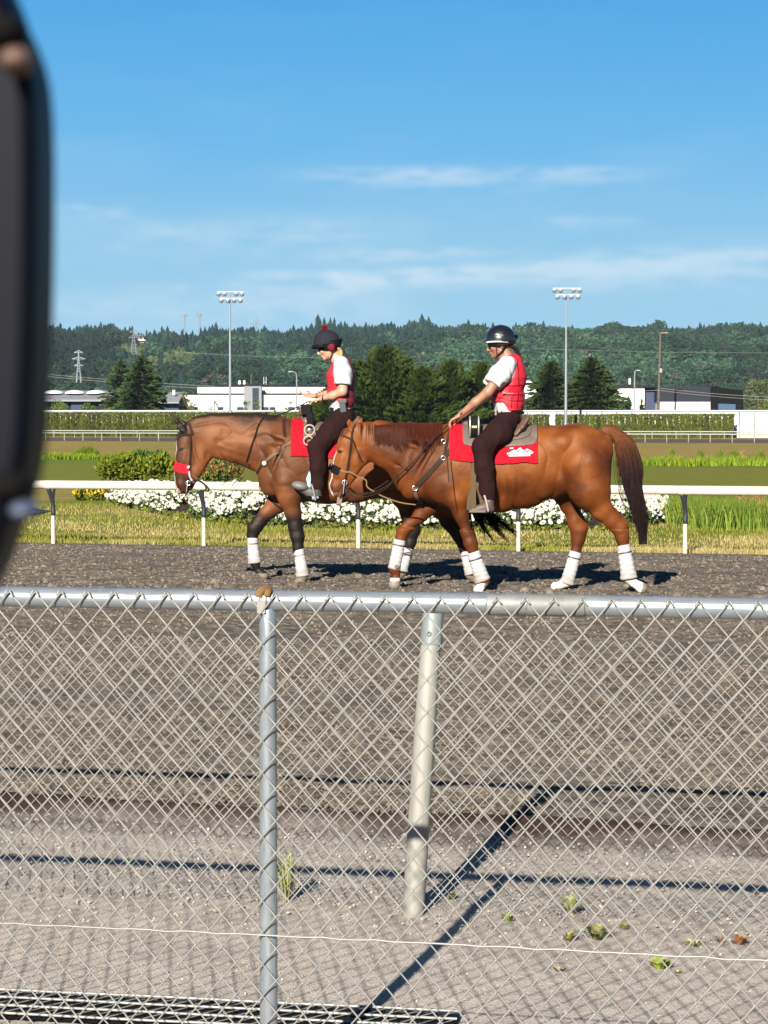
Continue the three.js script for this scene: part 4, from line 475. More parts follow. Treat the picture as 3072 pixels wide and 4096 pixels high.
// ---------- blurred padded post close to the lens ----------
{
  const d = 0.42, prof = [[-60, 40], [0, 66], [75, 92], [150, 128], [240, 160], [330, 176], [480, 186], [900, 188], [1250, 182], [1500, 172], [1800, 152], [1950, 122], [2080, 78], [2200, 34], [2300, -8], [2380, -50]], pts = prof.map(([y, x]) => W(x - 34, y, d));
  const s = new THREE.Shape(), cx = W(-260, 1000, d).x, c2 = new THREE.CatmullRomCurve3(pts.map((p) => V(p.x, p.y, 0))).getPoints(60); s.moveTo(cx, c2[0].y + 0.002); c2.forEach((p) => s.lineTo(p.x, p.y)); s.lineTo(cx, c2[c2.length - 1].y); s.closePath();
  const t = thing('padded_post', 'dark padded post, far out of focus, close to the lens at the left edge', 'post'), pad = new THREE.MeshPhysicalMaterial({ color: rgb(0.0030, 0.0032, 0.0065), roughness: 0.5, specularIntensity: 0.12, side: THREE.DoubleSide });
  part(t, 'pad', new THREE.ExtrudeGeometry(s, { depth: 0.02, bevelSize: 0.003, bevelThickness: 0.005, bevelSegments: 4 }).translate(-0.003, 0, -d - 0.02), pad);
  const band = (y0, y1, x, c, r) => { const p = W(x, (y0 + y1) / 2, d - 0.012); return part(t, 'strap', new THREE.SphereGeometry(1, 16, 10).scale(r, Math.abs(y1 - y0) / 2 * d / F, 0.006).translate(p.x, p.y, p.z), c); };
  band(190, 300, 70, mat([0.11, 0.06, 0.045], 0.6), 0.0035); band(60, 200, 20, mat([0.004, 0.004, 0.004], 0.9), 0.0042); band(1880, 2010, 30, mat([0.004, 0.004, 0.004], 0.9), 0.005); band(2000, 2080, 100, mat([0.07, 0.09, 0.14], 0.4), 0.003);  // the blue band is the bluish sheen of the pad, put in as colour
  const p = W(-330, 1000, d); part(t, 'pole', tube([V(p.x, gy(p.x, p.z) - 0.05, p.z - 0.01), V(p.x, 1.95, p.z - 0.01)], 0.012, 16), mat([0.05, 0.05, 0.055], 0.5));
}
// ---------- bodies: a field of joined tapered limbs, meshed on a grid ----------
class Field {
  constructor(lo, hi, cell) { this.lo = lo; this.c = cell; this.n = lo.map((l, i) => Math.ceil((hi[i] - l) / cell) + 1); const [a, b, c] = this.n; this.f = new Float32Array(a * b * c).fill(0.3); }
  each(lo, hi, fn) { const [a, b, c] = this.n, C = this.c, L = this.lo, s = (k) => Math.max(0, Math.floor((lo[k] - L[k]) / C)), e = (k) => Math.min(this.n[k] - 1, Math.ceil((hi[k] - L[k]) / C)); const x0 = s(0), x1 = e(0), y0 = s(1), y1 = e(1), z0 = s(2), z1 = e(2); for (let z = z0; z <= z1; z++) for (let y = y0; y <= y1; y++) { let o = (z * b + y) * a + x0; for (let x = x0; x <= x1; x++, o++) fn(o, L[0] + x * C, L[1] + y * C, L[2] + z * C); } }
  join(o, d, k) { const a = this.f[o], h = Math.max(k - Math.abs(a - d), 0) / (k || 1); this.f[o] = Math.min(a, d) - h * h * k * 0.25; }
  carve(o, d, k) { const a = this.f[o], b = -d, h = Math.max(k - Math.abs(a - b), 0) / (k || 1); this.f[o] = Math.max(a, b) + h * h * k * 0.25; }
  // tapered limb from a to b; flat scales its thickness along z
  cap(a, b, ra, rb, k = 0.03, flat = 1, cut = false) {
    const m = Math.max(ra, rb) * Math.max(1, flat) + k + 0.02, lo = [0, 1, 2].map((i) => Math.min(a[i], b[i]) - m), hi = [0, 1, 2].map((i) => Math.max(a[i], b[i]) + m), g = 1 / flat, dx = b[0] - a[0], dy = b[1] - a[1], dz = (b[2] - a[2]) * g, L2 = dx * dx + dy * dy + dz * dz || 1e-9, sc = Math.min(1, flat);
    this.each(lo, hi, (o, x, y, z) => { const px = x - a[0], py = y - a[1], pz = (z - a[2]) * g, t = clamp((px * dx + py * dy + pz * dz) / L2, 0, 1), ex = px - dx * t, ey = py - dy * t, ez = pz - dz * t, d = (Math.sqrt(ex * ex + ey * ey + ez * ez) - (ra + (rb - ra) * t)) * sc; cut ? this.carve(o, d, k) : this.join(o, d, k); });
    return this;
  }
  chain(nodes, k = 0.03, flat = 1) { for (let i = 0; i < nodes.length - 1; i++) { const a = nodes[i], b = nodes[i + 1]; this.cap([a[0], a[1], a[2]], [b[0], b[1], b[2]], a[3], b[3], k, b[4] ?? flat); } return this; }
  ball(c, r, k = 0.02, rot = 0, cut = false) { const m = Math.max(...r) + k + 0.01, co = Math.cos(rot), si = Math.sin(rot), mn = Math.min(...r); this.each(c.map((v) => v - m), c.map((v) => v + m), (o, x, y, z) => { const px = x - c[0], py = y - c[1], u = (px * co + py * si) / r[0], v = (-px * si + py * co) / r[1], w = (z - c[2]) / r[2], q = Math.sqrt(u * u + v * v + w * w), d = (q - 1) * mn * (q > 1 ? 1 : 1); cut ? this.carve(o, d, k) : this.join(o, d, k); }); return this; }
  clip(fn) { const hi = this.lo.map((l, i) => l + this.n[i] * this.c); this.each(this.lo, hi, (o, x, y, z) => { const d = fn(x, y, z); if (d > this.f[o]) this.f[o] = d; }); return this; }
  add(fn, lo, hi) { this.each(lo ?? this.lo, hi ?? this.lo.map((l, i) => l + this.n[i] * this.c), (o, x, y, z) => { if (Math.abs(this.f[o]) < 0.06) this.f[o] += fn(x, y, z); }); return this; }
  at(x, y, z) { const [a, b, c] = this.n, u = clamp((x - this.lo[0]) / this.c, 0, a - 1.001), v = clamp((y - this.lo[1]) / this.c, 0, b - 1.001), w = clamp((z - this.lo[2]) / this.c, 0, c - 1.001), i = Math.floor(u), j = Math.floor(v), k = Math.floor(w), s = u - i, t = v - j, r = w - k, f = this.f, o = (k * b + j) * a + i, A = a, B = a * b; return lerp(lerp(lerp(f[o], f[o + 1], s), lerp(f[o + A], f[o + A + 1], s), t), lerp(lerp(f[o + B], f[o + B + 1], s), lerp(f[o + A + B], f[o + A + B + 1], s), t), r); }
  grad(x, y, z) { const e = this.c, g = V(this.at(x + e, y, z) - this.at(x - e, y, z), this.at(x, y + e, z) - this.at(x, y - e, z), this.at(x, y, z + e) - this.at(x, y, z - e)); return g.lengthSq() > 1e-12 ? g.normalize() : V(0, 0, 1); }
  side(x, y, s = 1) { const top = s > 0 ? this.lo[2] + (this.n[2] - 1) * this.c : this.lo[2]; let z = top, prev = this.at(x, y, z); for (let i = 0; i < this.n[2] * 2; i++) { const q = z - s * this.c * 0.5, v = this.at(x, y, q); if (v < 0) return q + s * this.c * 0.5 * (-v / (prev - v + 1e-9)); prev = v; z = q; } return null; }
  ray(o, d, far = 1.2) { let prev = this.at(o.x, o.y, o.z); for (let t = 0.01; t < far; t += this.c * 0.6) { const v = this.at(o.x + d.x * t, o.y + d.y * t, o.z + d.z * t); if (v > 0) return t - this.c * 0.6 * v / (v - prev + 1e-9); prev = v; } return far; }
  mesh(color) {
    const [a, b, c] = this.n, f = this.f, C = this.c, id = new Int32Array(a * b * c).fill(-1), pos = [], idx = [], off = [0, 1, a, a + 1, a * b, a * b + 1, a * b + a, a * b + a + 1], E = [[0, 1], [2, 3], [4, 5], [6, 7], [0, 2], [1, 3], [4, 6], [5, 7], [0, 4], [1, 5], [2, 6], [3, 7]];
    for (let z = 0; z < c - 1; z++) for (let y = 0; y < b - 1; y++) for (let x = 0; x < a - 1; x++) {
      const o = (z * b + y) * a + x; let m = 0; for (let k = 0; k < 8; k++) if (f[o + off[k]] < 0) m |= 1 << k; if (m === 0 || m === 255) continue;
      let sx = 0, sy = 0, sz = 0, n = 0; for (const [p, q] of E) { const u = f[o + off[p]], v = f[o + off[q]]; if ((u < 0) === (v < 0)) continue; const t = u / (u - v); sx += (p & 1) + ((q & 1) - (p & 1)) * t; sy += ((p >> 1) & 1) + (((q >> 1) & 1) - ((p >> 1) & 1)) * t; sz += (p >> 2) + ((q >> 2) - (p >> 2)) * t; n++; }
      id[o] = pos.length / 3; pos.push(this.lo[0] + (x + sx / n) * C, this.lo[1] + (y + sy / n) * C, this.lo[2] + (z + sz / n) * C);
    }
    const quad = (p, q, r, s, flip) => { if (p < 0 || q < 0 || r < 0 || s < 0) return; flip ? idx.push(p, r, q, q, r, s) : idx.push(p, q, r, q, s, r); };
    for (let z = 1; z < c - 1; z++) for (let y = 1; y < b - 1; y++) for (let x = 1; x < a - 1; x++) { const o = (z * b + y) * a + x, s = f[o] < 0; if (s !== (f[o + 1] < 0)) quad(id[o - a - a * b], id[o - a * b], id[o - a], id[o], !s); if (s !== (f[o + a] < 0)) quad(id[o - 1 - a * b], id[o - 1], id[o - a * b], id[o], !s); if (s !== (f[o + a * b] < 0)) quad(id[o - 1 - a], id[o - a], id[o - 1], id[o], !s); }
    const g = new THREE.BufferGeometry(), N = new Float32Array(pos.length), uv = new Float32Array(pos.length / 3 * 2), col = color ? new Float32Array(pos.length) : null;
    for (let i = 0; i < pos.length; i += 3) { const n = this.grad(pos[i], pos[i + 1], pos[i + 2]); N[i] = n.x; N[i + 1] = n.y; N[i + 2] = n.z; uv[i / 3 * 2] = pos[i]; uv[i / 3 * 2 + 1] = pos[i + 1]; if (col) col.set(color(pos[i], pos[i + 1], pos[i + 2], n), i); }
    g.setAttribute('position', new THREE.Float32BufferAttribute(pos, 3)); g.setAttribute('normal', new THREE.Float32BufferAttribute(N, 3)); g.setAttribute('uv', new THREE.Float32BufferAttribute(uv, 2)); if (col) g.setAttribute('color', new THREE.Float32BufferAttribute(col, 3)); g.setIndex(idx); return g;
  }
}
// a flat strap that lies on a body's near side along points [x, y] (or [x, y, z] in free air)
function strapOn(F, pts, width, thick = 0.004, lift = 0.004, n = 40, s = 1) {
  const c = new THREE.CatmullRomCurve3(pts.map((p) => V(p[0], p[1], p[2] ?? 0)), false, 'centripetal').getPoints(n); let last = null; const free = pts.every((q) => q.length > 2);
  const zs = c.map((p, i) => { if (free) return p.z; const z = F.side(p.x, p.y, s); if (z !== null) last = z; return z ?? last; }); for (let i = zs.length - 2; i >= 0; i--) if (zs[i] === null) zs[i] = zs[i + 1];
  const zz = zs.map((z, i) => (zs[Math.max(0, i - 1)] + 2 * z + zs[Math.min(zs.length - 1, i + 1)]) / 4), P = c.map((p, i) => V(p.x, p.y, zz[i]));
  const pos = [], idx = [];
  P.forEach((p, i) => { const Tn = P[Math.min(n, i + 1)].clone().sub(P[Math.max(0, i - 1)]).normalize(); let N = free ? V(0, 0, s) : F.grad(p.x, p.y, p.z); if (N.z * s < 0.15) N.z = 0.15 * s; N.addScaledVector(Tn, -N.dot(Tn)).normalize(); const B = Tn.clone().cross(N).normalize(), h = width / 2; for (const [a, b] of [[-h, lift], [h, lift], [h, lift + thick], [-h, lift + thick]]) { const q = p.clone().addScaledVector(B, a).addScaledVector(N, b); pos.push(q.x, q.y, q.z); } });
  for (let i = 0; i < n; i++) for (let k = 0; k < 4; k++) { const a = i * 4 + k, b = i * 4 + (k + 1) % 4; idx.push(a, b, a + 4, b, b + 4, a + 4); } idx.push(0, 2, 1, 0, 3, 2); const e = n * 4; idx.push(e, e + 1, e + 2, e, e + 2, e + 3);
  const g = geom(pos, idx); return g.toNonIndexed ? (() => { const k = g.toNonIndexed(); k.computeVertexNormals(); return k; })() : g;
}
// a cloth or leather sheet laid over a back: columns x with the height of its lower edge on the near and far side
function overBack(F, cols, yc, lift, thick, m = 34, wob = 0) {
  const n = cols.length, pos = [], idx = [], point = (x, th, l) => { const d = V(0, Math.sin(th), Math.cos(th)), r = F.ray(V(x, yc, 0), d); return V(x, yc + d.y * (r + l), d.z * (r + l)); };
  for (const L of [lift + thick, lift]) cols.forEach(([x, y, yf], i) => { let t0 = -0.6, t1 = Math.PI + 0.6; while (t0 < 1.45 && point(x, t0, lift).y < y) t0 += 0.015; while (t1 > 1.7 && point(x, t1, lift).y < (yf ?? y)) t1 -= 0.015; for (let j = 0; j <= m; j++) { const th = lerp(t0, t1, j / m), p = point(x, th, L + wob * (noise2(x * 14, th * 7) - 0.3)); pos.push(p.x, p.y, p.z); } });
  const M1 = m + 1, half = n * M1; for (let i = 0; i < n - 1; i++) for (let j = 0; j < m; j++) { const a = i * M1 + j; idx.push(a, a + M1, a + 1, a + 1, a + M1, a + M1 + 1); const b = half + a; idx.push(b, b + 1, b + M1, b + 1, b + M1 + 1, b + M1); }
  for (let i = 0; i < n - 1; i++) for (const j of [0, m]) { const a = i * M1 + j, b = half + a; idx.push(a, b, a + M1, b, b + M1, a + M1); } for (let j = 0; j < m; j++) for (const i of [0, n - 1]) { const a = i * M1 + j, b = half + a; idx.push(a, a + 1, b, a + 1, b + 1, b); }
  return geom(pos, idx);
}
// strands of hair along a guide: nodes [x, y, halfwidth, z, depth]
function hair(nodes, count, r, seed, color, loose = 0.01) {
  const q = rng(seed), out = [], N = nodes.length;
  for (let i = 0; i < count; i++) { const u = q() * 2 - 1, a = q() * 6.28, len = 0.72 + 0.28 * q(), ph = q() * 6, pts = nodes.map((p, k) => V(p[0] + p[2] * u + loose * Math.sin(k * 1.3 + ph) * k / N, p[1] + loose * Math.cos(k * 1.1 + ph), p[3] + p[4] * Math.sin(a) * Math.sqrt(1 - u * u * 0.9) + loose * Math.sin(k + ph * 2) * k / N)), c = new THREE.CatmullRomCurve3(pts, false, 'centripetal'), m = N * 3, P = []; for (let k = 0; k <= m; k++) P.push(c.getPoint(k / m * len)); const k0 = 0.75 + 0.5 * q(), g = tube(P, (f) => r * (1.15 - f) * (0.6 + 0.4 * Math.min(1, f * 6)), 4); out.push(paint(g, (x, y, z, vi) => color(clamp(Math.floor(vi / 5) / m, 0, 1), k0))); }
  return merge(out);
}
// bandage round a leg from a to b, with ridges where it is wound
function bandage(a, b, ra, rb, seed, ridges = 7) {
  const A = V(...a), B = V(...b), D = B.clone().sub(A), L = D.length(), q = rng(seed), n = 40, seg = 24, pos = [], idx = []; D.normalize(); const U = V(1, 0, 0).addScaledVector(D, -D.x).normalize(), W2 = D.clone().cross(U), ph = q() * 6;
  for (let i = 0; i <= n; i++) for (let k = 0; k <= seg; k++) { const t = i / n, an = k / seg * 6.2832, wind = ((t * ridges + an / 6.2832 + ph) % 1), r = lerp(ra, rb, t) * (1 + 0.10 * (1 - wind) * (wind > 0.10 ? 1 : wind / 0.10) + 0.035 * (noise3(t * 9, Math.cos(an) * 2 + seed, Math.sin(an) * 2) - 0.5)) * (i === 0 || i === n ? 0.9 : 1), fl = 1 + 0.10 * sstep(0.75, 1, t); const p = A.clone().addScaledVector(D, t * L + (i === 0 || i === n ? 0 : 0.006 * (noise2(an * 2, seed) - 0.5))).addScaledVector(U, Math.cos(an) * r * fl).addScaledVector(W2, Math.sin(an) * r * 0.9); pos.push(p.x, p.y, p.z); }
  for (let i = 0; i < n; i++) for (let k = 0; k < seg; k++) { const a0 = i * (seg + 1) + k, b0 = a0 + seg + 1; idx.push(a0, a0 + 1, b0, a0 + 1, b0 + 1, b0); } for (const i of [0, n]) { const c = pos.length / 3, p = i ? B : A; pos.push(p.x, p.y, p.z); for (let k = 0; k < seg; k++) { const a0 = i * (seg + 1) + k; i ? idx.push(a0, a0 + 1, c) : idx.push(a0, c, a0 + 1); } }
  return geom(pos, idx);
}
function ringOn(a, b, t0, t1, ra, rb, sw = 1.08, f = 0.9) { const A = V(...a), D = V(...b).sub(A), L = D.length(), pos = [], idx = [], seg = 22; D.normalize(); const U = V(1, 0, 0).addScaledVector(D, -D.x).normalize(), W2 = D.clone().cross(U); [t0, t0, t1, t1].forEach((t, i) => { for (let k = 0; k <= seg; k++) { const an = k / seg * 6.2832, r = lerp(ra, rb, t) * (i % 3 ? sw : sw - 0.12), p = A.clone().addScaledVector(D, t * L).addScaledVector(U, Math.cos(an) * r).addScaledVector(W2, Math.sin(an) * r * f); pos.push(p.x, p.y, p.z); } }); for (let i = 0; i < 3; i++) for (let k = 0; k < seg; k++) { const a0 = i * (seg + 1) + k, b0 = a0 + seg + 1; idx.push(a0, a0 + 1, b0, a0 + 1, b0 + 1, b0); } return geom(pos, idx); }
// ---------- the two horses ----------
const coat = new THREE.MeshPhysicalMaterial({ color: rgb(ALB, ALB, ALB), vertexColors: true, roughness: 0.6, specularIntensity: 0.6, specularColor: new THREE.Color(1, 0.8, 0.62), side: THREE.DoubleSide, bumpMap: T.hide, bumpScale: 0.006 }), wrapM = vmat(0.9, { bumpMap: T.cloth, bumpScale: 0.003 }), redCloth = mat([0.33, 0.005, 0.014], 0.85, { bumpMap: T.cloth, bumpScale: 0.002 }), hairM = vmat(0.62, { specularIntensity: 0.35 });
const mixc = (a, b, t) => a.map((v, i) => lerp(v, b[i], clamp(t, 0, 1)));
const soiled = (g, y0, y1) => paint(g, (x, y, z) => { const f = clamp((y - y0) / (y1 - y0), 0, 1), n = noise3(x * 22, y * 22, z * 22), k = sstep(0.42, 0.0, f + 0.35 * (n - 0.5)) * 0.5; return mixc([0.385, 0.37, 0.365], [0.20, 0.165, 0.135], k + 0.12 * sstep(0.6, 0.9, n)); });
function steed(name, label, x0, yGround, d, cell = 0.0095) {
  const s = F / d, o = W(x0, yGround, d), t = thing(name, label, 'horse', o); o.y = t.position.y = gy(o.x, o.z);
  const P = (x, y, z = 0, r) => { const a = [(x - x0) / s, (yGround - y) / s, z]; if (r !== undefined) a.push(r / s); return a; };
  return { t, s, P, o, F: null, C: (list, z, k, flat) => list.map((n) => P(n[0], n[1], n[3] ?? z, n[2]).concat(n[4] !== undefined ? [n[4]] : [])) };
}
// ---- chestnut (nearer) ----
const ch = steed('horse', 'chestnut horse with white leg wraps, walking behind the other, rider in black helmet', 2000, 2366, 20.44);
{
  const { P, t, s } = ch, f = new Field(P(1290, 2372, -0.46), P(2640, 1655, 0.46), 0.0095); ch.F = f; f.n; const m = (v) => v / s, C = ch.C;
  f.chain(C([[1706, 1862, 148], [1800, 1868, 160], [1900, 1880, 162], [2000, 1886, 158], [2100, 1876, 150], [2190, 1852, 138], [2310, 1838, 130]], 0), 0.05, 0.74);
  f.chain(C([[2180, 1790, 62], [2290, 1768, 64], [2400, 1772, 46]], 0), 0.08, 1.5);                      // croup
  f.chain(C([[1790, 1752, 50], [1880, 1772, 52], [2010, 1780, 50], [2150, 1780, 52]], 0), 0.06, 1.2);      // back
  f.chain(C([[1682, 1826, 122], [1600, 1792, 94], [1520, 1771, 75], [1462, 1762, 65]], 0), 0.05, 0.56);    // neck
  f.chain(C([[1700, 1722, 22], [1600, 1712, 14], [1500, 1708, 12], [1430, 1708, 12]], 0), 0.05, 1.2);
  f.ball(P(1428, 1822), [m(50), m(54), 0.082], 0.03); f.chain(C([[1425, 1734, 38], [1392, 1778, 42], [1376, 1850, 44], [1368, 1885, 42], [1352, 1945, 33], [1349, 1968, 25]], 0), 0.03, 0.78); f.chain(C([[1430, 1840, 34], [1400, 1900, 22], [1366, 1982, 17]], 0), 0.03, 0.8);
  f.ball(P(1362, 1803, 0.066), [0.030, 0.022, 0.020], 0.014, 0.3); f.ball(P(1362, 1803, -0.066), [0.030, 0.022, 0.020], 0.014, 0.3); // brow
  f.ball(P(1359, 1808, 0.090), [0.016, 0.010, 0.014], 0.008, 0, true); f.ball(P(1328, 1952, 0.052), [0.014, 0.022, 0.016], 0.012, 0.4, true); f.ball(P(1336, 1950, 0.048), [0.022, 0.03, 0.018], 0.02);
  f.chain(C([[1368, 1830, 10, 0.068], [1348, 1905, 8, 0.058]], 0), 0.02); f.cap(P(1352, 1972, 0.06), P(1330, 1968, 0.03), 0.006, 0.006, 0.01, 1, true);
  for (const z of [1, -1]) f.ball(P(1452, 1845, z * 0.075), [0.02, 0.05, 0.02], 0.03, 0.3, true);           // behind the jaw
  // ears
  f.chain(C([[1408, 1722, 15, 0.045], [1399, 1692, 15, 0.055], [1395, 1667, 4, 0.06]], 0), 0.012, 0.8); f.chain(C([[1425, 1718, 14, -0.045], [1436, 1692, 14, -0.055], [1446, 1674, 4, -0.06]], 0), 0.012, 0.8); f.cap(P(1404, 1712, 0.075), P(1398, 1680, 0.078), 0.012, 0.006, 0.008, 0.8, true);
  for (const z of [1, -1]) { // shoulder, breast, upper arm, flank and quarter muscles
    f.ball(P(1725, 1870, z * 0.17), [m(72), m(140), 0.12], 0.05, 0.42); f.ball(P(1644, 1922, z * 0.10), [m(50), m(66), 0.10], 0.07); f.ball(P(1790, 1965, z * 0.19), [m(60), m(54), 0.09], 0.045, 0.5);
    f.ball(P(2325, 1835, z * 0.15), [m(125), m(116), 0.135], 0.09, 0.2); f.ball(P(2245, 1775, z * 0.22), [m(36), m(26), 0.06], 0.05, -0.5); f.ball(P(2225, 1895, z * 0.32), [m(42), m(60), 0.06], 0.06, 0.5, true);
    f.cap(P(1812, 1900, z * 0.36), P(1790, 1765, z * 0.30), 0.02, 0.03, 0.05, 1, true); f.cap(P(1630, 1880, z * 0.17), P(1490, 1822, z * 0.11), 0.014, 0.012, 0.03, 1, true); f.cap(P(1700, 1790, z * 0.21), P(1560, 1756, z * 0.135), 0.018, 0.01, 0.04, 1, true); f.cap(P(1660, 1900, z * 0.27), P(1745, 1760, z * 0.25), 0.012, 0.012, 0.03, 1, true);
    f.cap(P(2400, 1900, z * 0.29), P(2412, 1990, z * 0.22), 0.012, 0.01, 0.035, 1, true); f.cap(P(2290, 1850, z * 0.33), P(2330, 1975, z * 0.27), 0.012, 0.012, 0.04, 1, true);
  }
  for (let i = 0; i < 6; i++) for (const z of [1, -1]) f.cap(P(1985 + i * 34, 1890, z * 0.325), P(2005 + i * 34, 1985, z * 0.24), 0.006, 0.006, 0.03, 1, true);
  const leg = (list, z, flat = 0.8) => f.chain(C(list, z), 0.032, flat);
  // near fore, far fore, near hind, far hind
  leg([[1790, 1940, 62, 0.20], [1818, 1990, 49, 0.19], [1842, 2060, 34, 0.17], [1866, 2130, 24, 0.16], [1880, 2168, 24, 0.16], [1886, 2190, 20, 0.16], [1907, 2250, 17, 0.16], [1930, 2318, 21, 0.16], [1924, 2338, 18, 0.16]], 0, 0.85); f.ball(P(1876, 2168, 0.165), [m(25), m(26), 0.05], 0.02);
  leg([[1740, 1950, 60, -0.18], [1712, 2025, 44, -0.17], [1676, 2069, 29, -0.16], [1640, 2100, 25, -0.16], [1612, 2126, 25, -0.16], [1602, 2160, 18, -0.16], [1590, 2215, 17, -0.16], [1576, 2282, 20, -0.16], [1584, 2306, 17, -0.16]], 0, 0.85);
  leg([[2335, 1860, 104, 0.17], [2350, 1955, 84, 0.19], [2398, 2036, 45, 0.18], [2440, 2080, 35, 0.17], [2474, 2108, 33, 0.165], [2482, 2150, 25, 0.165], [2489, 2190, 19, 0.165], [2503, 2300, 22, 0.165], [2528, 2328, 18, 0.165]], 0, 0.82); f.ball(P(2489, 2092, 0.165), [m(20), m(22), 0.035], 0.02); f.cap(P(2487, 2092, 0.165), P(2448, 2040, 0.165), m(9), m(12), 0.02);
  leg([[2310, 1860, 100, -0.15], [2285, 1950, 84, -0.17], [2287, 2030, 38, -0.17], [2308, 2085, 33, -0.16], [2321, 2120, 33, -0.16], [2319, 2160, 26, -0.16], [2310, 2214, 19, -0.16], [2276, 2330, 21, -0.16], [2252, 2346, 18, -0.16]], 0, 0.82); f.ball(P(2341, 2106, -0.16), [m(16), m(22), 0.03], 0.02);
  // hooves: wall wider at the ground
  const hoof = (x, y, x2, y2, z, r) => f.chain([P(x, y, z, r * 0.8), P(x2, y2, z, r)], 0.012, 0.95);
  hoof(1919, 2345, 1911, 2356, 0.16, 21); hoof(1582, 2322, 1577, 2344, -0.16, 24); hoof(2540, 2335, 2560, 2348, 0.165, 23); hoof(2240, 2350, 2228, 2354, -0.16, 20);
  f.clip((x, y, z) => -y - 0.002 - 0.028 * 0); f.add((x, y, z) => 0.004 * (fbm(x * 9, y * 9, z * 9, 2) - 0.5) + (y > 0.62 ? 0.020 * (fbm(x * 4.6 + 0.4 * y, y * 3.2, z * 2.5, 2) - 0.5) + 0.013 * Math.pow(1 - Math.abs(2 * noise3(x * 5.2 - 1.2 * y + 2, y * 3.6 + x * 0.8, z * 2 + 5) - 1), 5) : 0));
  const base = [0.110, 0.0265, 0.0036], dark = [0.042, 0.0085, 0.0018], lite = [0.175, 0.050, 0.0085], white = [0.58, 0.52, 0.45];  // dark and lite noise patches: dapples, with muscle shading and sheen painted in
  const pz = (x, y) => [x * s + 2000, 2366 - y * s];
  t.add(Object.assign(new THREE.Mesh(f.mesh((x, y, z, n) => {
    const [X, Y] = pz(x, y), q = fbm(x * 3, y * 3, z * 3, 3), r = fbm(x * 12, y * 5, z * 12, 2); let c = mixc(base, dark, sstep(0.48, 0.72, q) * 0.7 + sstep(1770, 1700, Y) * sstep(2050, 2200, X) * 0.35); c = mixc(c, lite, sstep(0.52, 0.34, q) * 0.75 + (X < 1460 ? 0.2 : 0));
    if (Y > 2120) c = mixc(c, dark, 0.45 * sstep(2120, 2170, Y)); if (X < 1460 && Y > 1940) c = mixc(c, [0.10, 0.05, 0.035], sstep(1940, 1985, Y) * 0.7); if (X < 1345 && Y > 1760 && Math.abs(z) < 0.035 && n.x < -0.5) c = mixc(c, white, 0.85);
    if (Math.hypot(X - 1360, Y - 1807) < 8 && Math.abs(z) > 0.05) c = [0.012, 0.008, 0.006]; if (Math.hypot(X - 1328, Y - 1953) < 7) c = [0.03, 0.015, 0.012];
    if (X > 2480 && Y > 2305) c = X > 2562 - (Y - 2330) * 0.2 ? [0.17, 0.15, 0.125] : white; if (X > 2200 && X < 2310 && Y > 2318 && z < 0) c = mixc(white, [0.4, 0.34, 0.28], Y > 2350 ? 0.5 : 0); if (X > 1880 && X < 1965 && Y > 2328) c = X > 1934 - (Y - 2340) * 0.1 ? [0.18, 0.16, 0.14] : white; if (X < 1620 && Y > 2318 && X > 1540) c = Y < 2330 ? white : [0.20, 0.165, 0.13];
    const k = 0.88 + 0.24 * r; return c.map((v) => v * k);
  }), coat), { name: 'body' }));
  // mane, forelock, tail
  const qm = rng(31), mane = [], strand = (x, len, lean, z0, r) => { const pts = []; for (let k = 0; k <= 6; k++) { const g = k / 6, X = x + lean * g * g, Y = 1693 + len * g, [a, b] = P(X, Y + 3), zz = f.side(a, b, 1) ?? z0; pts.push(V(a, b + (k ? 0 : 0.006), (k ? zz : Math.min(zz, 0.02)) + 0.010 + 0.012 * qm())); } const c0 = 0.7 + 0.6 * qm(); return paint(tube(pts, (g) => r * (1.05 - 0.75 * g), 4, false, [1, 0.5]), () => [0.048 * c0, 0.0095 * c0, 0.0036 * c0]); };
  for (let i = 0; i < 520; i++) { const x = 1500 + 265 * Math.pow(qm(), 0.9); mane.push(strand(x, (x < 1535 ? 60 : 78) + 26 * qm() + 16 * Math.sin(x * 0.06), 22 * (qm() - 0.4), 0.05, 0.0046)); } for (let i = 0; i < 230; i++) { const x = 1496 + 120 * qm(); mane.push(strand(x, 58 + 34 * qm(), 26 * (qm() - 0.4), 0.05, 0.0048)); } for (let i = 0; i < 16; i++) mane.push(strand(1432 + 60 * qm(), 40 + 34 * qm(), 8 * (qm() - 0.5), 0.05, 0.0045));
  for (let i = 0; i < 90; i++) { const x = 1440 + 320 * qm(), [a, b] = P(x, 1695 + 3 * qm()); mane.push(paint(tube([V(a - 0.02, b - 0.012, 0.02 * (qm() - 0.5)), V(a, b + 0.004, 0.01), V(a + 0.035, b - 0.004, 0.02)], 0.007, 4), () => [0.11, 0.03, 0.014])); }
  for (let i = 0; i < 26; i++) { const [a, b] = P(1420 - 18 * qm(), 1708 - 6 * qm()), [c, d] = P(1352 + 26 * qm(), 1752 + 34 * qm()); mane.push(paint(tube([V(a, b, 0.02), V((a + c) / 2 - 0.02, (b + d) / 2 + 0.025, 0.05), V(c, d, 0.055 + 0.02 * qm())], (g) => 0.004 * (1.1 - g), 4), () => [0.12, 0.035, 0.015])); }
  part(t, 'mane', mane, hairM);
  const tailN = [[2408, 1722, 8], [2452, 1730, 18], [2492, 1768, 38], [2512, 1822, 46], [2526, 1890, 46], [2531, 1950, 36], [2548, 2012, 30], [2562, 2058, 29], [2570, 2120, 19], [2573, 2178, 5]].map(([x, y, w], i) => P(x, y).slice(0, 2).concat([m(w) * 0.92, 0, 0.02 + 0.05 * Math.sin(i / 9 * 3)]));
  const tc = (g, k) => mixc([0.115, 0.033, 0.008], [0.0125, 0.0042, 0.0036], sstep(0.12, 0.55, g)).map((v) => v * k);
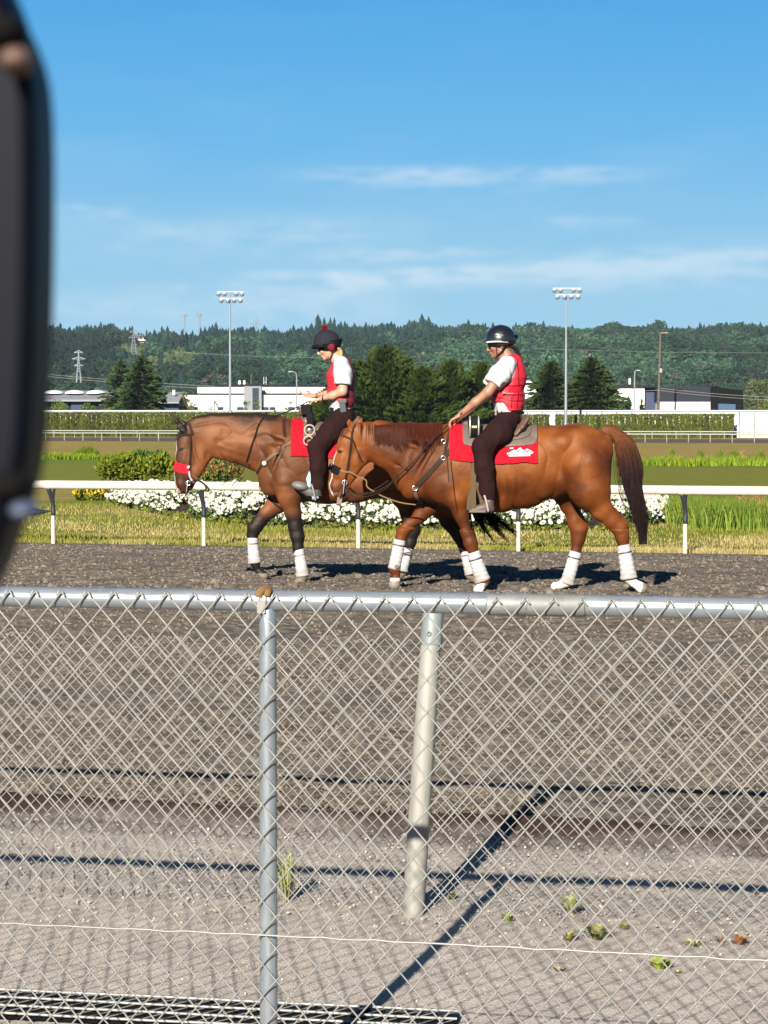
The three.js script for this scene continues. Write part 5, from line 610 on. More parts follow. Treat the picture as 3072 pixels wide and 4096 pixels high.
  part(t, 'tail', [hair(tailN, 620, 0.0042, 41, tc, 0.02), paint(tube(tailN.map((p) => V(p[0], p[1], 0)), (g) => lerp(m(26), m(6), Math.abs(g - 0.35)) , 10, false, [1.25, 0.6]), (x, y) => tc(clamp((P(0, 1722)[1] - y) / m(456), 0, 1), 0.8)), hair(tailN.map((p, i) => [p[0] - 0.03 * (i > 2 ? 1 : 0), p[1] - 0.02, p[2] * 1.15, p[3], p[4]]), 70, 0.0028, 42, tc, 0.05)], hairM);
  // leg wraps with their dark ties
  const wrap = (a, b, ra, rb, seed, tie, spot) => { const w = part(t, 'leg_wrap', soiled(bandage(a, b, m(ra), m(rb), seed), b[1], a[1]), wrapM); part(w, 'tie', ringOn(a, b, tie, tie + 0.045, m(ra), m(rb)), mat([0.02, 0.022, 0.035], 0.6)); if (spot) { const p = P(...spot, a[2] + m(24)); part(w, 'muddy_spot', new THREE.SphereGeometry(m(9), 12, 8).scale(1, 1, 0.3).translate(...p), mat([0.14, 0.115, 0.10], 0.9)); } };
  wrap(P(1889, 2205, 0.16), P(1929, 2322, 0.16), 25, 28, 1, 0.22); wrap(P(1599, 2164, -0.16), P(1575, 2284, -0.16), 24, 23, 2, 0.16, [1586, 2272]); wrap(P(2487, 2176, 0.165), P(2510, 2313, 0.165), 24, 31, 3, 0.2); wrap(P(2310, 2212, -0.16), P(2273, 2344, -0.16), 24, 26, 4, 0.17);
  // tack
  const line = (pts) => pts.map(([x, y]) => P(x, y).slice(0, 2));
  const cloth = [[1792, 1833], [1800, 1837], [1830, 1842], [1884, 1848], [1930, 1852], [1985, 1855], [2040, 1853], [2090, 1848], [2130, 1853], [2141, 1852]].map(([x, y]) => P(x, y).slice(0, 2));
  const fine = (cols, n) => { const c = new THREE.CatmullRomCurve3(cols.map((p) => V(p[0], p[1], 0)), false, 'centripetal'); return c.getPoints(n).map((p) => [p.x, p.y]); };
  const sc = part(t, 'saddle_cloth', overBack(f, fine(cloth, 54), P(0, 1860)[1], 0.010, 0.007, 40, 0.012), redCloth);
  { // white print on the cloth: a peak over a banner, laid on the surface
    const flat = (pts, l) => { const sh = new THREE.Shape(); pts.forEach(([x, y], i) => { const p = P(x, y); i ? sh.lineTo(p[0], p[1]) : sh.moveTo(p[0], p[1]); }); const g = new THREE.ShapeGeometry(sh), a = g.attributes.position; for (let i = 0; i < a.count; i++) a.setZ(i, (f.side(a.getX(i), a.getY(i), 1) ?? 0.3) + l); return g; };
    const pieces = []; const rows = [[[2020, 1810], [2124, 1806], [2122, 1812], [2020, 1816]], [[2024, 1819], [2112, 1815], [2110, 1822], [2028, 1824]], [[2030, 1807], [2050, 1798], [2056, 1802], [2044, 1807]], [[2048, 1806], [2072, 1789], [2078, 1792], [2058, 1806]], [[2066, 1806], [2076, 1794], [2098, 1805], [2086, 1805]], [[2090, 1797], [2100, 1794], [2118, 1803], [2108, 1804]], [[2030, 1791], [2046, 1789], [2044, 1793], [2032, 1795]]]; rows.forEach((r) => pieces.push(flat(r, 0.0255))); part(sc, 'print', pieces, mat([0.75, 0.70, 0.70], 0.8), 'white peak and banner print');
  }
  const skirt = [[1846, 1768], [1852, 1778], [1880, 1786], [1930, 1790], [1975, 1791], [2032, 1787], [2090, 1783], [2122, 1778], [2138, 1764], [2142, 1738], [2140, 1712]].map(([x, y]) => P(x, y).slice(0, 2)); const sad = part(t, 'saddle', overBack(f, fine(skirt, 46), P(0, 1860)[1], 0.020, 0.012, 30), M.leatherGrey);
  const jockey = [[1990, 1772], [2010, 1768], [2050, 1760], [2090, 1752], [2112, 1742], [2120, 1722]].map(([x, y]) => P(x, y).slice(0, 2)); part(sad, 'flap', overBack(f, fine(jockey, 26), P(0, 1860)[1], 0.034, 0.011, 26), M.leatherGrey);
  const sf = new Field(P(1830, 1800, -0.3), P(2130, 1630, 0.3), 0.010); sf.chain(C([[1878, 1742, 40], [1940, 1735, 34], [2030, 1722, 34], [2075, 1702, 24]], 0), 0.03, 1.9); sf.chain(C([[2056, 1738, 19, 0], [2082, 1708, 17, 0], [2106, 1676, 12, 0]], 0), 0.02, 5.5); sf.chain(C([[1872, 1740, 28, 0], [1862, 1700, 22, 0]], 0), 0.03, 2); sf.chain(C([[1858, 1700, 12], [1852, 1678, 11], [1846, 1668, 15]], 0), 0.015, 1); part(sad, 'seat', sf.mesh(), mat([0.13, 0.070, 0.048], 0.5));
  // black drum with bands slung at the pommel
  const c = P(1891, 1708, 0.235), drum = part(sad, 'canister', new THREE.CylinderGeometry(m(42), m(42), m(44), 28).rotateZ(Math.PI / 2).scale(1, 1.0, 0.55).rotateZ(0.05).translate(...c), M.black, 'black drum with metal bands'); for (const x of [-17, 17]) part(drum, 'band', new THREE.TorusGeometry(m(41), m(3.2), 8, 30).rotateY(Math.PI / 2).scale(1, 1.0, 0.58).translate(c[0] + m(x), c[1], c[2]), mat([0.42, 0.42, 0.38], 0.4, { metalness: 0.6 })); part(drum, 'buckle', bevelBox(m(22), m(10), 0.012, 0.003, c[0], c[1], c[2] + m(25)), mat([0.55, 0.42, 0.16], 0.35, { metalness: 0.7 }));
  const strap = (nm, pts, w, mt, lift = 0.006, n = 40) => part(t, nm, strapOn(f, line(pts), w, 0.004, lift, n), mt);
  strap('breast_collar', [[1856, 1755], [1808, 1790], [1768, 1830], [1722, 1880], [1690, 1915], [1660, 1944]], 0.046, mat([0.030, 0.018, 0.0125], 0.75), 0.007); strap('breast_collar', [[1658, 1950], [1664, 1985], [1690, 2018]], 0.03, mat([0.115, 0.08, 0.062], 0.6)); strap('wither_strap', [[1800, 1702], [1784, 1770], [1770, 1828]], 0.022, M.leather); strap('tie_string', [[1782, 1822], [1786, 1870], [1790, 1926]], 0.008, M.leather); strap('tie_string', [[1798, 1840], [1804, 1900], [1812, 1970], [1826, 2045]], 0.010, M.leather); strap('girth', [[1892, 1850], [1890, 1950], [1884, 2032]], 0.07, M.leather, 0.010);
  for (const [x, y, r] of [[1658, 1950, 10], [1768, 1830, 8], [1770, 1765, 8]]) { const [a, b] = P(x, y), z = f.side(a, b, 1) ?? 0.2; part(t, 'ring', new THREE.TorusGeometry(m(r), m(2.6), 8, 20).translate(a, b, z + 0.012), M.steel); }
  // bridle
  const br = (nm, pts, w, mt = M.leather, l = 0.004) => part(t, nm, strapOn(f, line(pts), w, 0.004, l, 26), mt);
  br('cheek_strap', [[1408, 1728], [1404, 1770], [1398, 1820], [1390, 1870], [1378, 1930]], 0.022); br('brow_band', [[1404, 1758], [1380, 1748], [1362, 1742]], 0.018); br('throat_latch', [[1410, 1760], [1426, 1800], [1440, 1835], [1452, 1852]], 0.014); br('nose_band', [[1314, 1866], [1328, 1872], [1344, 1880], [1357, 1886]], 0.082, M.black, 0.008); br('nose_band', [[1357, 1880], [1378, 1886], [1396, 1888], [1412, 1894]], 0.02, M.leatherTan); br('head_stall', [[1422, 1700], [1414, 1712], [1408, 1730]], 0.02);
  const bz = f.side(...P(1378, 1930), 1) ?? 0.06; part(t, 'bit', [new THREE.TorusGeometry(m(9), m(2.4), 8, 18).translate(...P(1378, 1930, bz + 0.014)), tube([V(...P(1378, 1922, bz + 0.014)), V(...P(1372, 1975, bz + 0.02))], m(2.6), 7)], M.steel); part(t, 'curb_strap', strapOn(f, [P(1376, 1940, bz + 0.015), P(1366, 1975, bz + 0.012), P(1360, 1994, bz + 0.004)], 0.02, 0.004, 0.002, 10), M.leather); part(t, 'hanging_tag', bevelBox(m(20), m(30), 0.012, 0.003).rotateZ(-0.12).translate(...P(1357, 2003, bz)), mat([0.17, 0.10, 0.075], 0.7));
  const fr = (nm, pts, r, mt) => part(t, nm, tube(curve(pts.map(([x, y, z]) => V(...P(x, y, z))), 40), r, 7), mt);
  fr('tie_down', [[1394, 1887, 0.085], [1440, 1910, 0.10], [1464, 1922, 0.11], [1467, 1945, 0.12], [1500, 1968, 0.14], [1530, 1984, 0.16], [1600, 2008, 0.2], [1660, 2016, 0.25]], 0.007, M.leatherTan);
  fr('rein', [[1378, 1932, bz + 0.02], [1400, 1962, 0.10], [1430, 1975, 0.12], [1475, 1973, 0.15], [1540, 1945, 0.2], [1588, 1905, 0.24], [1650, 1846, 0.29], [1700, 1786, 0.30], [1745, 1738, 0.26], [1788, 1702, 0.2]], 0.0065, M.leather); fr('rein', [[1378, 1934, bz + 0.02], [1410, 1985, 0.10], [1470, 1984, 0.14], [1530, 1960, 0.19], [1570, 1925, 0.22], [1586, 1895, 0.235]], 0.006, M.leather); fr('rein', [[1372, 1932, -bz - 0.02], [1440, 1980, -0.2], [1600, 1890, -0.28], [1720, 1740, -0.24], [1790, 1700, -0.02]], 0.0065, M.leather);
}
// ---- bay (farther, in front) ----
const bay = steed('horse', 'dark bay horse with red nose band and white leg wraps, walking in front', 1450, 2338, 21.6);
{
  const { P, t, s } = bay, f = new Field(P(675, 2344, -0.46), P(1920, 1640, 0.46), 0.0095); bay.F = f; const m = (v) => v / s, C = bay.C;
  f.chain(C([[1196, 1862, 158], [1300, 1864, 152], [1420, 1864, 148], [1530, 1856, 138], [1620, 1838, 128], [1685, 1828, 118]], 0), 0.05, 0.74); f.chain(C([[1560, 1785, 60], [1640, 1770, 58], [1740, 1776, 44]], 0), 0.08, 1.5); f.chain(C([[1160, 1742, 50], [1260, 1768, 50], [1400, 1776, 50], [1540, 1776, 50]], 0), 0.06, 1.2);
  f.chain(C([[1166, 1812, 122], [1080, 1788, 112], [1000, 1773, 103], [920, 1758, 87], [850, 1746, 72], [800, 1738, 55]], 0), 0.05, 0.52); f.chain(C([[1130, 1702, 16], [1030, 1684, 12], [930, 1680, 10], [850, 1682, 10], [780, 1690, 10]], 0), 0.05, 1.1);
  f.ball(P(806, 1812), [m(40), m(54), 0.082], 0.03); f.chain(C([[768, 1728, 38], [744, 1775, 36], [744, 1840, 43], [740, 1898, 38], [734, 1944, 31], [732, 1958, 22]], 0), 0.03, 0.8); f.chain(C([[806, 1835, 30], [784, 1890, 24], [754, 1958, 17]], 0), 0.03, 0.8);
  f.ball(P(728, 1800, 0.07), [0.03, 0.022, 0.02], 0.014, 0.5); f.ball(P(729, 1804, 0.095), [0.016, 0.010, 0.014], 0.008, 0.4, true); f.ball(P(714, 1942, 0.052), [0.013, 0.022, 0.016], 0.012, 0, true); f.ball(P(722, 1940, 0.046), [0.022, 0.03, 0.02], 0.02); f.cap(P(736, 1966, 0.06), P(712, 1960, 0.03), 0.006, 0.006, 0.01, 1, true); f.chain(C([[742, 1825, 9, 0.074], [722, 1895, 8, 0.062]], 0), 0.02); f.ball(P(832, 1838, 0.075), [0.02, 0.05, 0.02], 0.03, 0.1, true);
  f.chain(C([[748, 1735, 16, 0.05], [724, 1712, 15, 0.06], [697, 1669, 4, 0.065]], 0), 0.012, 0.8); f.chain(C([[752, 1726, 15, -0.045], [732, 1704, 14, -0.05], [712, 1674, 4, -0.055]], 0), 0.012, 0.8); f.cap(P(730, 1722, 0.085), P(708, 1690, 0.09), 0.011, 0.005, 0.008, 0.8, true);
  for (const z of [1, -1]) { f.ball(P(1150, 1868, z * 0.17), [m(74), m(136), 0.12], 0.05, 0.4); f.ball(P(1082, 1924, z * 0.10), [m(48), m(66), 0.10], 0.07); f.ball(P(1165, 1960, z * 0.19), [m(56), m(54), 0.09], 0.045, 0.3); f.ball(P(1680, 1836, z * 0.15), [m(112), m(104), 0.13], 0.09, 0.2); f.ball(P(1590, 1890, z * 0.31), [m(40), m(56), 0.06], 0.06, 0.5, true);
    f.cap(P(1030, 1860, z * 0.18), P(880, 1806, z * 0.12), 0.012, 0.010, 0.05, 1, true); f.cap(P(1130, 1776, z * 0.22), P(900, 1738, z * 0.142), 0.018, 0.010, 0.06, 1, true); f.cap(P(1010, 1830, z * 0.192), P(870, 1772, z * 0.130), 0.009, 0.009, 0.04, 1, true); f.cap(P(1090, 1900, z * 0.26), P(1160, 1750, z * 0.25), 0.012, 0.012, 0.03, 1, true); f.cap(P(960, 1755, z * 0.17), P(1040, 1700, z * 0.12), 0.008, 0.008, 0.03, 1, true); }
  const leg = (list, flat = 0.85) => f.chain(C(list, 0), 0.032, flat);
  leg([[1150, 1930, 62, 0.20], [1160, 1990, 46, 0.19], [1174, 2053, 32, 0.17], [1184, 2110, 27, 0.16], [1193, 2150, 25, 0.16], [1194, 2190, 20, 0.16], [1203, 2250, 16, 0.16], [1213, 2300, 20, 0.16], [1210, 2318, 17, 0.16]]); f.ball(P(1189, 2148, 0.165), [m(25), m(26), 0.05], 0.02);
  leg([[1130, 1960, 60, -0.17], [1104, 2020, 42, -0.16], [1060, 2062, 31, -0.15], [1030, 2098, 27, -0.15], [1014, 2122, 27, -0.15], [1005, 2152, 19, -0.15], [1008, 2210, 15, -0.15], [1016, 2262, 17, -0.15], [1024, 2288, 13, -0.15]]);
  leg([[1650, 1880, 100, -0.15], [1630, 1975, 72, -0.17], [1640, 2050, 40, -0.17], [1650, 2132, 31, -0.16], [1642, 2180, 22, -0.16], [1626, 2240, 17, -0.16], [1608, 2296, 19, -0.16], [1598, 2312, 17, -0.16]]); leg([[1700, 1880, 100, 0.16], [1745, 1985, 72, 0.18], [1796, 2078, 40, 0.17], [1846, 2150, 32, 0.165], [1858, 2195, 22, 0.165], [1868, 2245, 17, 0.165], [1882, 2300, 19, 0.165], [1896, 2316, 16, 0.165]]);
  const hoof = (x, y, x2, y2, z, r) => f.chain([P(x, y, z, r * 0.8), P(x2, y2, z, r)], 0.012, 0.95);
  hoof(1206, 2320, 1200, 2330, 0.16, 19); hoof(1034, 2300, 1052, 2314, -0.15, 19); hoof(1592, 2320, 1584, 2330, -0.16, 18); hoof(1904, 2322, 1912, 2330, 0.165, 18);
  f.clip((x, y) => -y - 0.002); f.add((x, y, z) => 0.004 * (fbm(x * 9, y * 9, z * 9, 2) - 0.5) + (y > 0.62 ? 0.018 * (fbm(x * 4.2 - 0.8 * y + 3, y * 4.2 + 0.6 * x, z * 2.5, 2) - 0.5) + 0.013 * Math.pow(1 - Math.abs(2 * noise3(x * 4.4 + 1.6 * y + 7, y * 5.0 - x * 0.7, z * 2 + 1) - 1), 5) : 0));
  const base = [0.108, 0.033, 0.0100], dark = [0.036, 0.0120, 0.0050], black = [0.005, 0.0045, 0.005], lite = [0.175, 0.061, 0.0210];  // coat patches by noise paint muscle shading and sheen along with dapples
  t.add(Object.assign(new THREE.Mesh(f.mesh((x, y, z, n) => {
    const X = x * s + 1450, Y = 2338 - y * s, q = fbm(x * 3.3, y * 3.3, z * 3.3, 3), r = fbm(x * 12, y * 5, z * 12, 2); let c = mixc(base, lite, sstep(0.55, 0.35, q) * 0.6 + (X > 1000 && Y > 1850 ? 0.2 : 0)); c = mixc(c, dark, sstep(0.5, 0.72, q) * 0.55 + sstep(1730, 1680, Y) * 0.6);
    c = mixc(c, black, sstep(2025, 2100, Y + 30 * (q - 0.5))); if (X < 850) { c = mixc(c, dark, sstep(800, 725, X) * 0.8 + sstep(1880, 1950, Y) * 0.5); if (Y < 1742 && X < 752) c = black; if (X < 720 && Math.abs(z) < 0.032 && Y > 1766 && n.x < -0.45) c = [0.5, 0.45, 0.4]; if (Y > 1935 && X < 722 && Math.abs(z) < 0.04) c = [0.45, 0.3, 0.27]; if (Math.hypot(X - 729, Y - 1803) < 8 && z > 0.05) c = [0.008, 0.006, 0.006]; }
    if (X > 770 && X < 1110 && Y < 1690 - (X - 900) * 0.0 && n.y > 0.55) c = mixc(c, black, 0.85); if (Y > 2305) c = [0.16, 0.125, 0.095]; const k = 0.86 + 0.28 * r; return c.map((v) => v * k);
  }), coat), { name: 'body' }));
  const qm = rng(131), mane = [];
  for (let i = 0; i < 260; i++) { const x = 770 + 355 * qm(), y = 1671 + (x < 850 ? (850 - x) * 0.22 : 0) + (x > 1050 ? (x - 1050) * 0.2 : 0), [a, b] = P(x, y + 2); mane.push(paint(tube([V(a - 0.02, b - 0.01, 0.012 * (qm() - 0.3)), V(a, b + 0.006, 0), V(a + 0.02, b - 0.02, -0.05), V(a + 0.03, b - 0.09 - 0.05 * qm(), -0.10)], (g) => 0.006 * (1.1 - g), 4), () => [0.012, 0.010, 0.011])); }
  for (let i = 0; i < 40; i++) { const [a, b] = P(752 - 12 * qm(), 1728 - 8 * qm()), [c, d] = P(698 + 30 * qm(), 1752 + 26 * qm()); mane.push(paint(tube([V(a, b, 0.02), V((a + c) / 2 - 0.01, (b + d) / 2 + 0.02, 0.05), V(c, d, 0.045 + 0.03 * qm())], (g) => 0.0045 * (1.1 - g), 4), () => [0.010, 0.009, 0.010])); }
  part(t, 'mane', mane, hairM);
  const tn = [[1770, 1768, 8], [1806, 1800, 14], [1836, 1880, 18], [1872, 1960, 22], [1906, 2030, 36], [1946, 2096, 58], [1976, 2150, 78], [1992, 2185, 88]].map(([x, y, w]) => P(x, y).slice(0, 2).concat([m(w), 0, 0.05])); const bk = (g, k) => [0.006 * k, 0.0055 * k, 0.006 * k]; part(t, 'tail', [...[-0.95, -0.62, -0.4, -0.1, 0.12, 0.42, 0.6, 0.82, 1.0].map((u, i) => hair(tn.map((p, j) => [p[0] + p[2] * u + 0.03 * Math.sin(i * 2 + j) * (j > 4 ? 1 : 0), p[1] - (i % 3) * 0.03 * (j > 5 ? j - 5 : 0) * -1, 0.022 * (j > 5 ? 0.7 : 1), 0.02 * Math.sin(i), 0.02]), 34, 0.0062, 60 + i, bk, 0.012)), hair(tn.slice(0, 6).map((p) => [p[0], p[1], p[2] * 0.75, 0, 0.05]), 120, 0.008, 52, bk, 0.012)], hairM);
  const wrap = (a, b, ra, rb, seed, tie) => { const w = part(t, 'leg_wrap', soiled(bandage(a, b, m(ra), m(rb), seed, 4), b[1], a[1]), wrapM); part(w, 'tie', ringOn(a, b, tie, tie + 0.05, m(ra), m(rb)), mat([0.16, 0.035, 0.06], 0.7)); }; wrap(P(1197, 2199, 0.16), P(1213, 2308, 0.16), 20, 24, 11, 0.2); wrap(P(1005, 2158, -0.15), P(1014, 2264, -0.15), 20, 25, 12, 0.23); wrap(P(1634, 2202, -0.16), P(1609, 2296, -0.16), 21, 21, 13, 0.25); wrap(P(1858, 2198, 0.165), P(1882, 2300, 0.165), 21, 22, 14, 0.22);
  // tack
  const line = (pts) => pts.map(([x, y]) => P(x, y).slice(0, 2)), fine = (cols, n) => new THREE.CatmullRomCurve3(cols.map((p) => V(p[0], p[1], 0)), false, 'centripetal').getPoints(n).map((p) => [p.x, p.y]);
  part(t, 'saddle_cloth', overBack(f, fine(line([[1168, 1829], [1180, 1830], [1240, 1832], [1300, 1836], [1344, 1838], [1420, 1842], [1480, 1842]]), 44), P(0, 1858)[1], 0.010, 0.007, 36, 0.012), redCloth);
  const sad = part(t, 'saddle', overBack(f, fine(line([[1218, 1758], [1224, 1768], [1260, 1778], [1340, 1782], [1420, 1776], [1462, 1762], [1470, 1742]]), 36), P(0, 1858)[1], 0.020, 0.012, 28), M.leatherGrey);
  const sf = new Field(P(1170, 1800, -0.3), P(1480, 1600, 0.3), 0.010); sf.chain(C([[1240, 1740, 36], [1300, 1732, 34], [1370, 1722, 34], [1412, 1704, 24]], 0), 0.03, 1.9); sf.chain(C([[1390, 1728, 17], [1414, 1706, 15], [1434, 1682, 12]], 0), 0.02, 5.5); sf.chain(C([[1236, 1738, 26], [1226, 1690, 20]], 0), 0.03, 2); sf.chain(C([[1222, 1692, 13], [1216, 1660, 12], [1210, 1648, 15]], 0), 0.015, 1); part(sad, 'seat', sf.mesh(), mat([0.13, 0.075, 0.05], 0.5)); part(sad, 'pommel_bag', [bevelBox(m(44), m(44), 0.16, 0.02).rotateZ(0.1).translate(...P(1228, 1646, 0.04)), bevelBox(m(30), m(62), 0.08, 0.02).rotateZ(0.05).translate(...P(1244, 1690, 0.16))], mat([0.008, 0.007, 0.008], 0.8), 'small black bag on the pommel'); for (const [x, y, r] of [[1243, 1726, 20], [1238, 1768, 18]]) part(sad, 'rigging_ring', new THREE.TorusGeometry(m(r), m(3.6), 8, 24).translate(...P(x, y, (f.side(...P(x, y), 1) ?? 0.28) + 0.035)), mat([0.3, 0.22, 0.17], 0.5)); part(sad, 'concho', new THREE.SphereGeometry(m(9), 12, 8).scale(1, 1, 0.4).translate(...P(1243, 1726, (f.side(...P(1243, 1726), 1) ?? 0.28) + 0.05)), M.steel);
  const strap = (nm, pts, w, mt, lift = 0.006) => part(t, nm, strapOn(f, line(pts), w, 0.004, lift, 40), mt), tan = mat([0.13, 0.082, 0.052], 0.75);
  strap('breast_collar', [[1222, 1742], [1170, 1774], [1120, 1810], [1080, 1840], [1056, 1862]], 0.036, tan, 0.008); strap('breast_collar', [[1056, 1862], [1040, 1884], [1030, 1902]], 0.03, M.leather); strap('breast_collar', [[1032, 1905], [1040, 1950], [1066, 1992], [1100, 2024], [1128, 2045]], 0.022, M.leather); strap('wither_strap', [[1137, 1685], [1140, 1720], [1144, 1754]], 0.032, M.leather); strap('fringe_cord', [[1150, 1798], [1128, 1830], [1104, 1868]], 0.008, tan); strap('fringe_cord', [[1136, 1806], [1118, 1836], [1100, 1858]], 0.008, tan); part(t, 'concho', new THREE.SphereGeometry(m(10), 14, 8).scale(1, 1, 0.4).translate(...P(1062, 1858, (f.side(...P(1062, 1858), 1) ?? 0.2) + 0.012)), mat([0.6, 0.52, 0.5], 0.4, { metalness: 0.5 }));
  const br = (nm, pts, w, mt = M.leather, l = 0.004, label) => part(t, nm, strapOn(f, line(pts), w, 0.004, l, 26), mt, label);
  br('cheek_strap', [[766, 1740], [766, 1790], [764, 1840], [760, 1890], [756, 1930]], 0.02); br('brow_band', [[764, 1748], [742, 1746], [720, 1752]], 0.02); br('head_stall', [[760, 1700], [768, 1722], [776, 1746]], 0.026); br('nose_band', [[696, 1868], [712, 1872], [736, 1880], [757, 1886]], 0.095, mat([0.62, 0.012, 0.025], 0.9), 0.012, 'red fleece nose band'); br('cheek_strap', [[758, 1890], [762, 1915], [778, 1940]], 0.018, mat([0.5, 0.45, 0.42], 0.5));
  const bz = f.side(...P(755, 1940), 1) ?? 0.06; part(t, 'bit', [new THREE.TorusGeometry(m(9), m(2.4), 8, 18).translate(...P(756, 1938, bz + 0.014)), tube([V(...P(754, 1930, bz + 0.014)), V(...P(748, 1974, bz + 0.02))], m(2.4), 7)], M.steel); br('buckle', [[752, 1870], [760, 1874]], 0.03, mat([0.6, 0.55, 0.5], 0.4, { metalness: 0.5 }), 0.02);
  const fr = (nm, pts, r, mt) => part(t, nm, tube(curve(pts.map(([x, y, z]) => V(...P(x, y, z))), 40), r, 7), mt);
  fr('rein', [[757, 1940, bz + 0.02], [790, 1925, 0.09], [815, 1938, 0.10], [828, 1958, 0.10], [814, 1972, 0.09]], 0.009, M.leather); fr('tie_down', [[772, 1905, 0.06], [800, 1930, 0.03], [826, 1950, 0.02], [836, 1966, 0.02], [822, 1972, 0.03]], 0.010, tan);
  strap('rein', [[1058, 1676], [1040, 1705], [1026, 1745], [1010, 1790], [1000, 1822], [990, 1850]], 0.016, M.black, 0.008); fr('rein', [[992, 1846, 0.17], [980, 1880, 0.16], [960, 1915, 0.15], [930, 1950, 0.14]], 0.005, M.leather); fr('rein', [[986, 1862, 0.16], [950, 1890, 0.12], [915, 1925, 0.10], [890, 1946, 0.10]], 0.004, M.leather); fr('rein', [[1060, 1677, 0.06], [1110, 1668, 0.05], [1180, 1640, 0.05], [1236, 1612, 0.06]], 0.006, M.black);
}
// ---------- riders ----------
const skinT = (c) => vmat(0.55);
function headMesh(o) { // local: faces -x, y up, metres
  const f = new Field([-0.16, -0.17, -0.11], [0.13, 0.16, 0.11], 0.0038);
  f.ball([0.006, 0.030, 0], [0.096, 0.100, 0.076], 0.02); f.ball([-0.030, -0.035, 0], [0.062, 0.075, 0.060], 0.03); f.cap([-0.060, -0.088, 0], [-0.078, -0.094, 0], 0.024, 0.020, 0.02); for (const z of [1, -1]) { f.cap([-0.066, -0.088, 0.012 * z], [0.008, -0.055, 0.050 * z], 0.016, 0.016, 0.02); f.ball([-0.062, -0.018, 0.042 * z], [0.026, 0.022, 0.020], 0.02); f.ball([-0.088, 0.012, 0.032 * z], [0.016, 0.012, 0.018], 0.008, 0, true); f.ball([-0.078, 0.010, 0.032 * z], [0.013, 0.012, 0.013], 0.004); f.ball([-0.090, 0.030, 0.030 * z], [0.016, 0.008, 0.026], 0.012); f.ball([0.018, -0.008, 0.076 * z], [0.018, 0.030, 0.010], 0.006, 0.2); f.ball([0.016, -0.006, 0.088 * z], [0.009, 0.017, 0.007], 0.004, 0.2, true); f.ball([-0.103, -0.030, 0.013 * z], [0.012, 0.009, 0.009], 0.008); }
  f.cap([-0.094, 0.022, 0], [-0.120, -0.022, 0], 0.010, 0.012, 0.012); f.ball([-0.094, -0.056, 0], [0.013, 0.007, 0.022], 0.008); f.ball([-0.091, -0.069, 0], [0.013, 0.008, 0.020], 0.008); f.cap([-0.107, -0.062, -0.02], [-0.107, -0.062, 0.02], 0.0035, 0.0035, 0.003, 1, true); f.cap([0.012, -0.06, 0], [0.028, -0.16, 0], 0.052, 0.056, 0.03);
  const g = f.mesh((x, y, z) => { let c = o.skin; if (Math.hypot(x + 0.1, y + 0.062, z * 0.5) < 0.014) c = mixc(c, [0.38, 0.10, 0.08], 0.6); if (Math.hypot(x + 0.088, y - 0.010, Math.abs(z) - 0.032) < 0.0085) c = [0.10, 0.07, 0.05]; if (Math.hypot(x + 0.1, (y - 0.031) * 2.5, (Math.abs(z) - 0.030) * 0.6) < 0.016) c = mixc(c, o.brow, 0.7); const k = 0.93 + 0.14 * noise3(x * 60, y * 60, z * 60); return c.map((v) => v * k); });
  return g.rotateZ(o.tilt).translate(...o.at);
}
function handInto(f, c, fwd, side, nrm, curl, thumb, k = 1) { // palm, four bent fingers and a thumb from the side of the palm
  const F3 = fwd.clone().normalize(), N = nrm.clone().addScaledVector(F3, -nrm.dot(F3)).normalize(), S = F3.clone().cross(N).multiplyScalar(side), p = (a, b, n) => [c.x + F3.x * a + S.x * b + N.x * n, c.y + F3.y * a + S.y * b + N.y * n, c.z + F3.z * a + S.z * b + N.z * n];
  for (const b of [-0.028, -0.010, 0.010, 0.028]) f.cap(p(-0.045, b * 0.7, 0), p(0.035, b, 0), 0.015 * k, 0.0125 * k, 0.01);
  [[-0.030, 0.075], [-0.010, 0.088], [0.010, 0.082], [0.029, 0.064]].forEach(([b, L], i) => { let a = 0.036, n = 0, ang = curl * (0.45 + 0.05 * i), r = 0.0095 * k; for (let j = 0; j < 3; j++) { const l = L * [0.44, 0.32, 0.24][j], a2 = a + Math.cos(ang) * l, n2 = n + Math.sin(ang) * l; f.cap(p(a, b, n), p(a2, b, n2), r, r * 0.9, 0.004); a = a2; n = n2; r *= 0.9; ang += curl * 0.75; } });
  f.cap(p(-0.028, -0.034, 0.004), p(0.004, -0.052, 0.018 + thumb * 0.012), 0.014 * k, 0.0105 * k, 0.01); f.cap(p(0.004, -0.052, 0.018 + thumb * 0.012), p(0.034, -0.046 + thumb * 0.016, 0.026 + thumb * 0.022), 0.0105 * k, 0.0085 * k, 0.004);
}
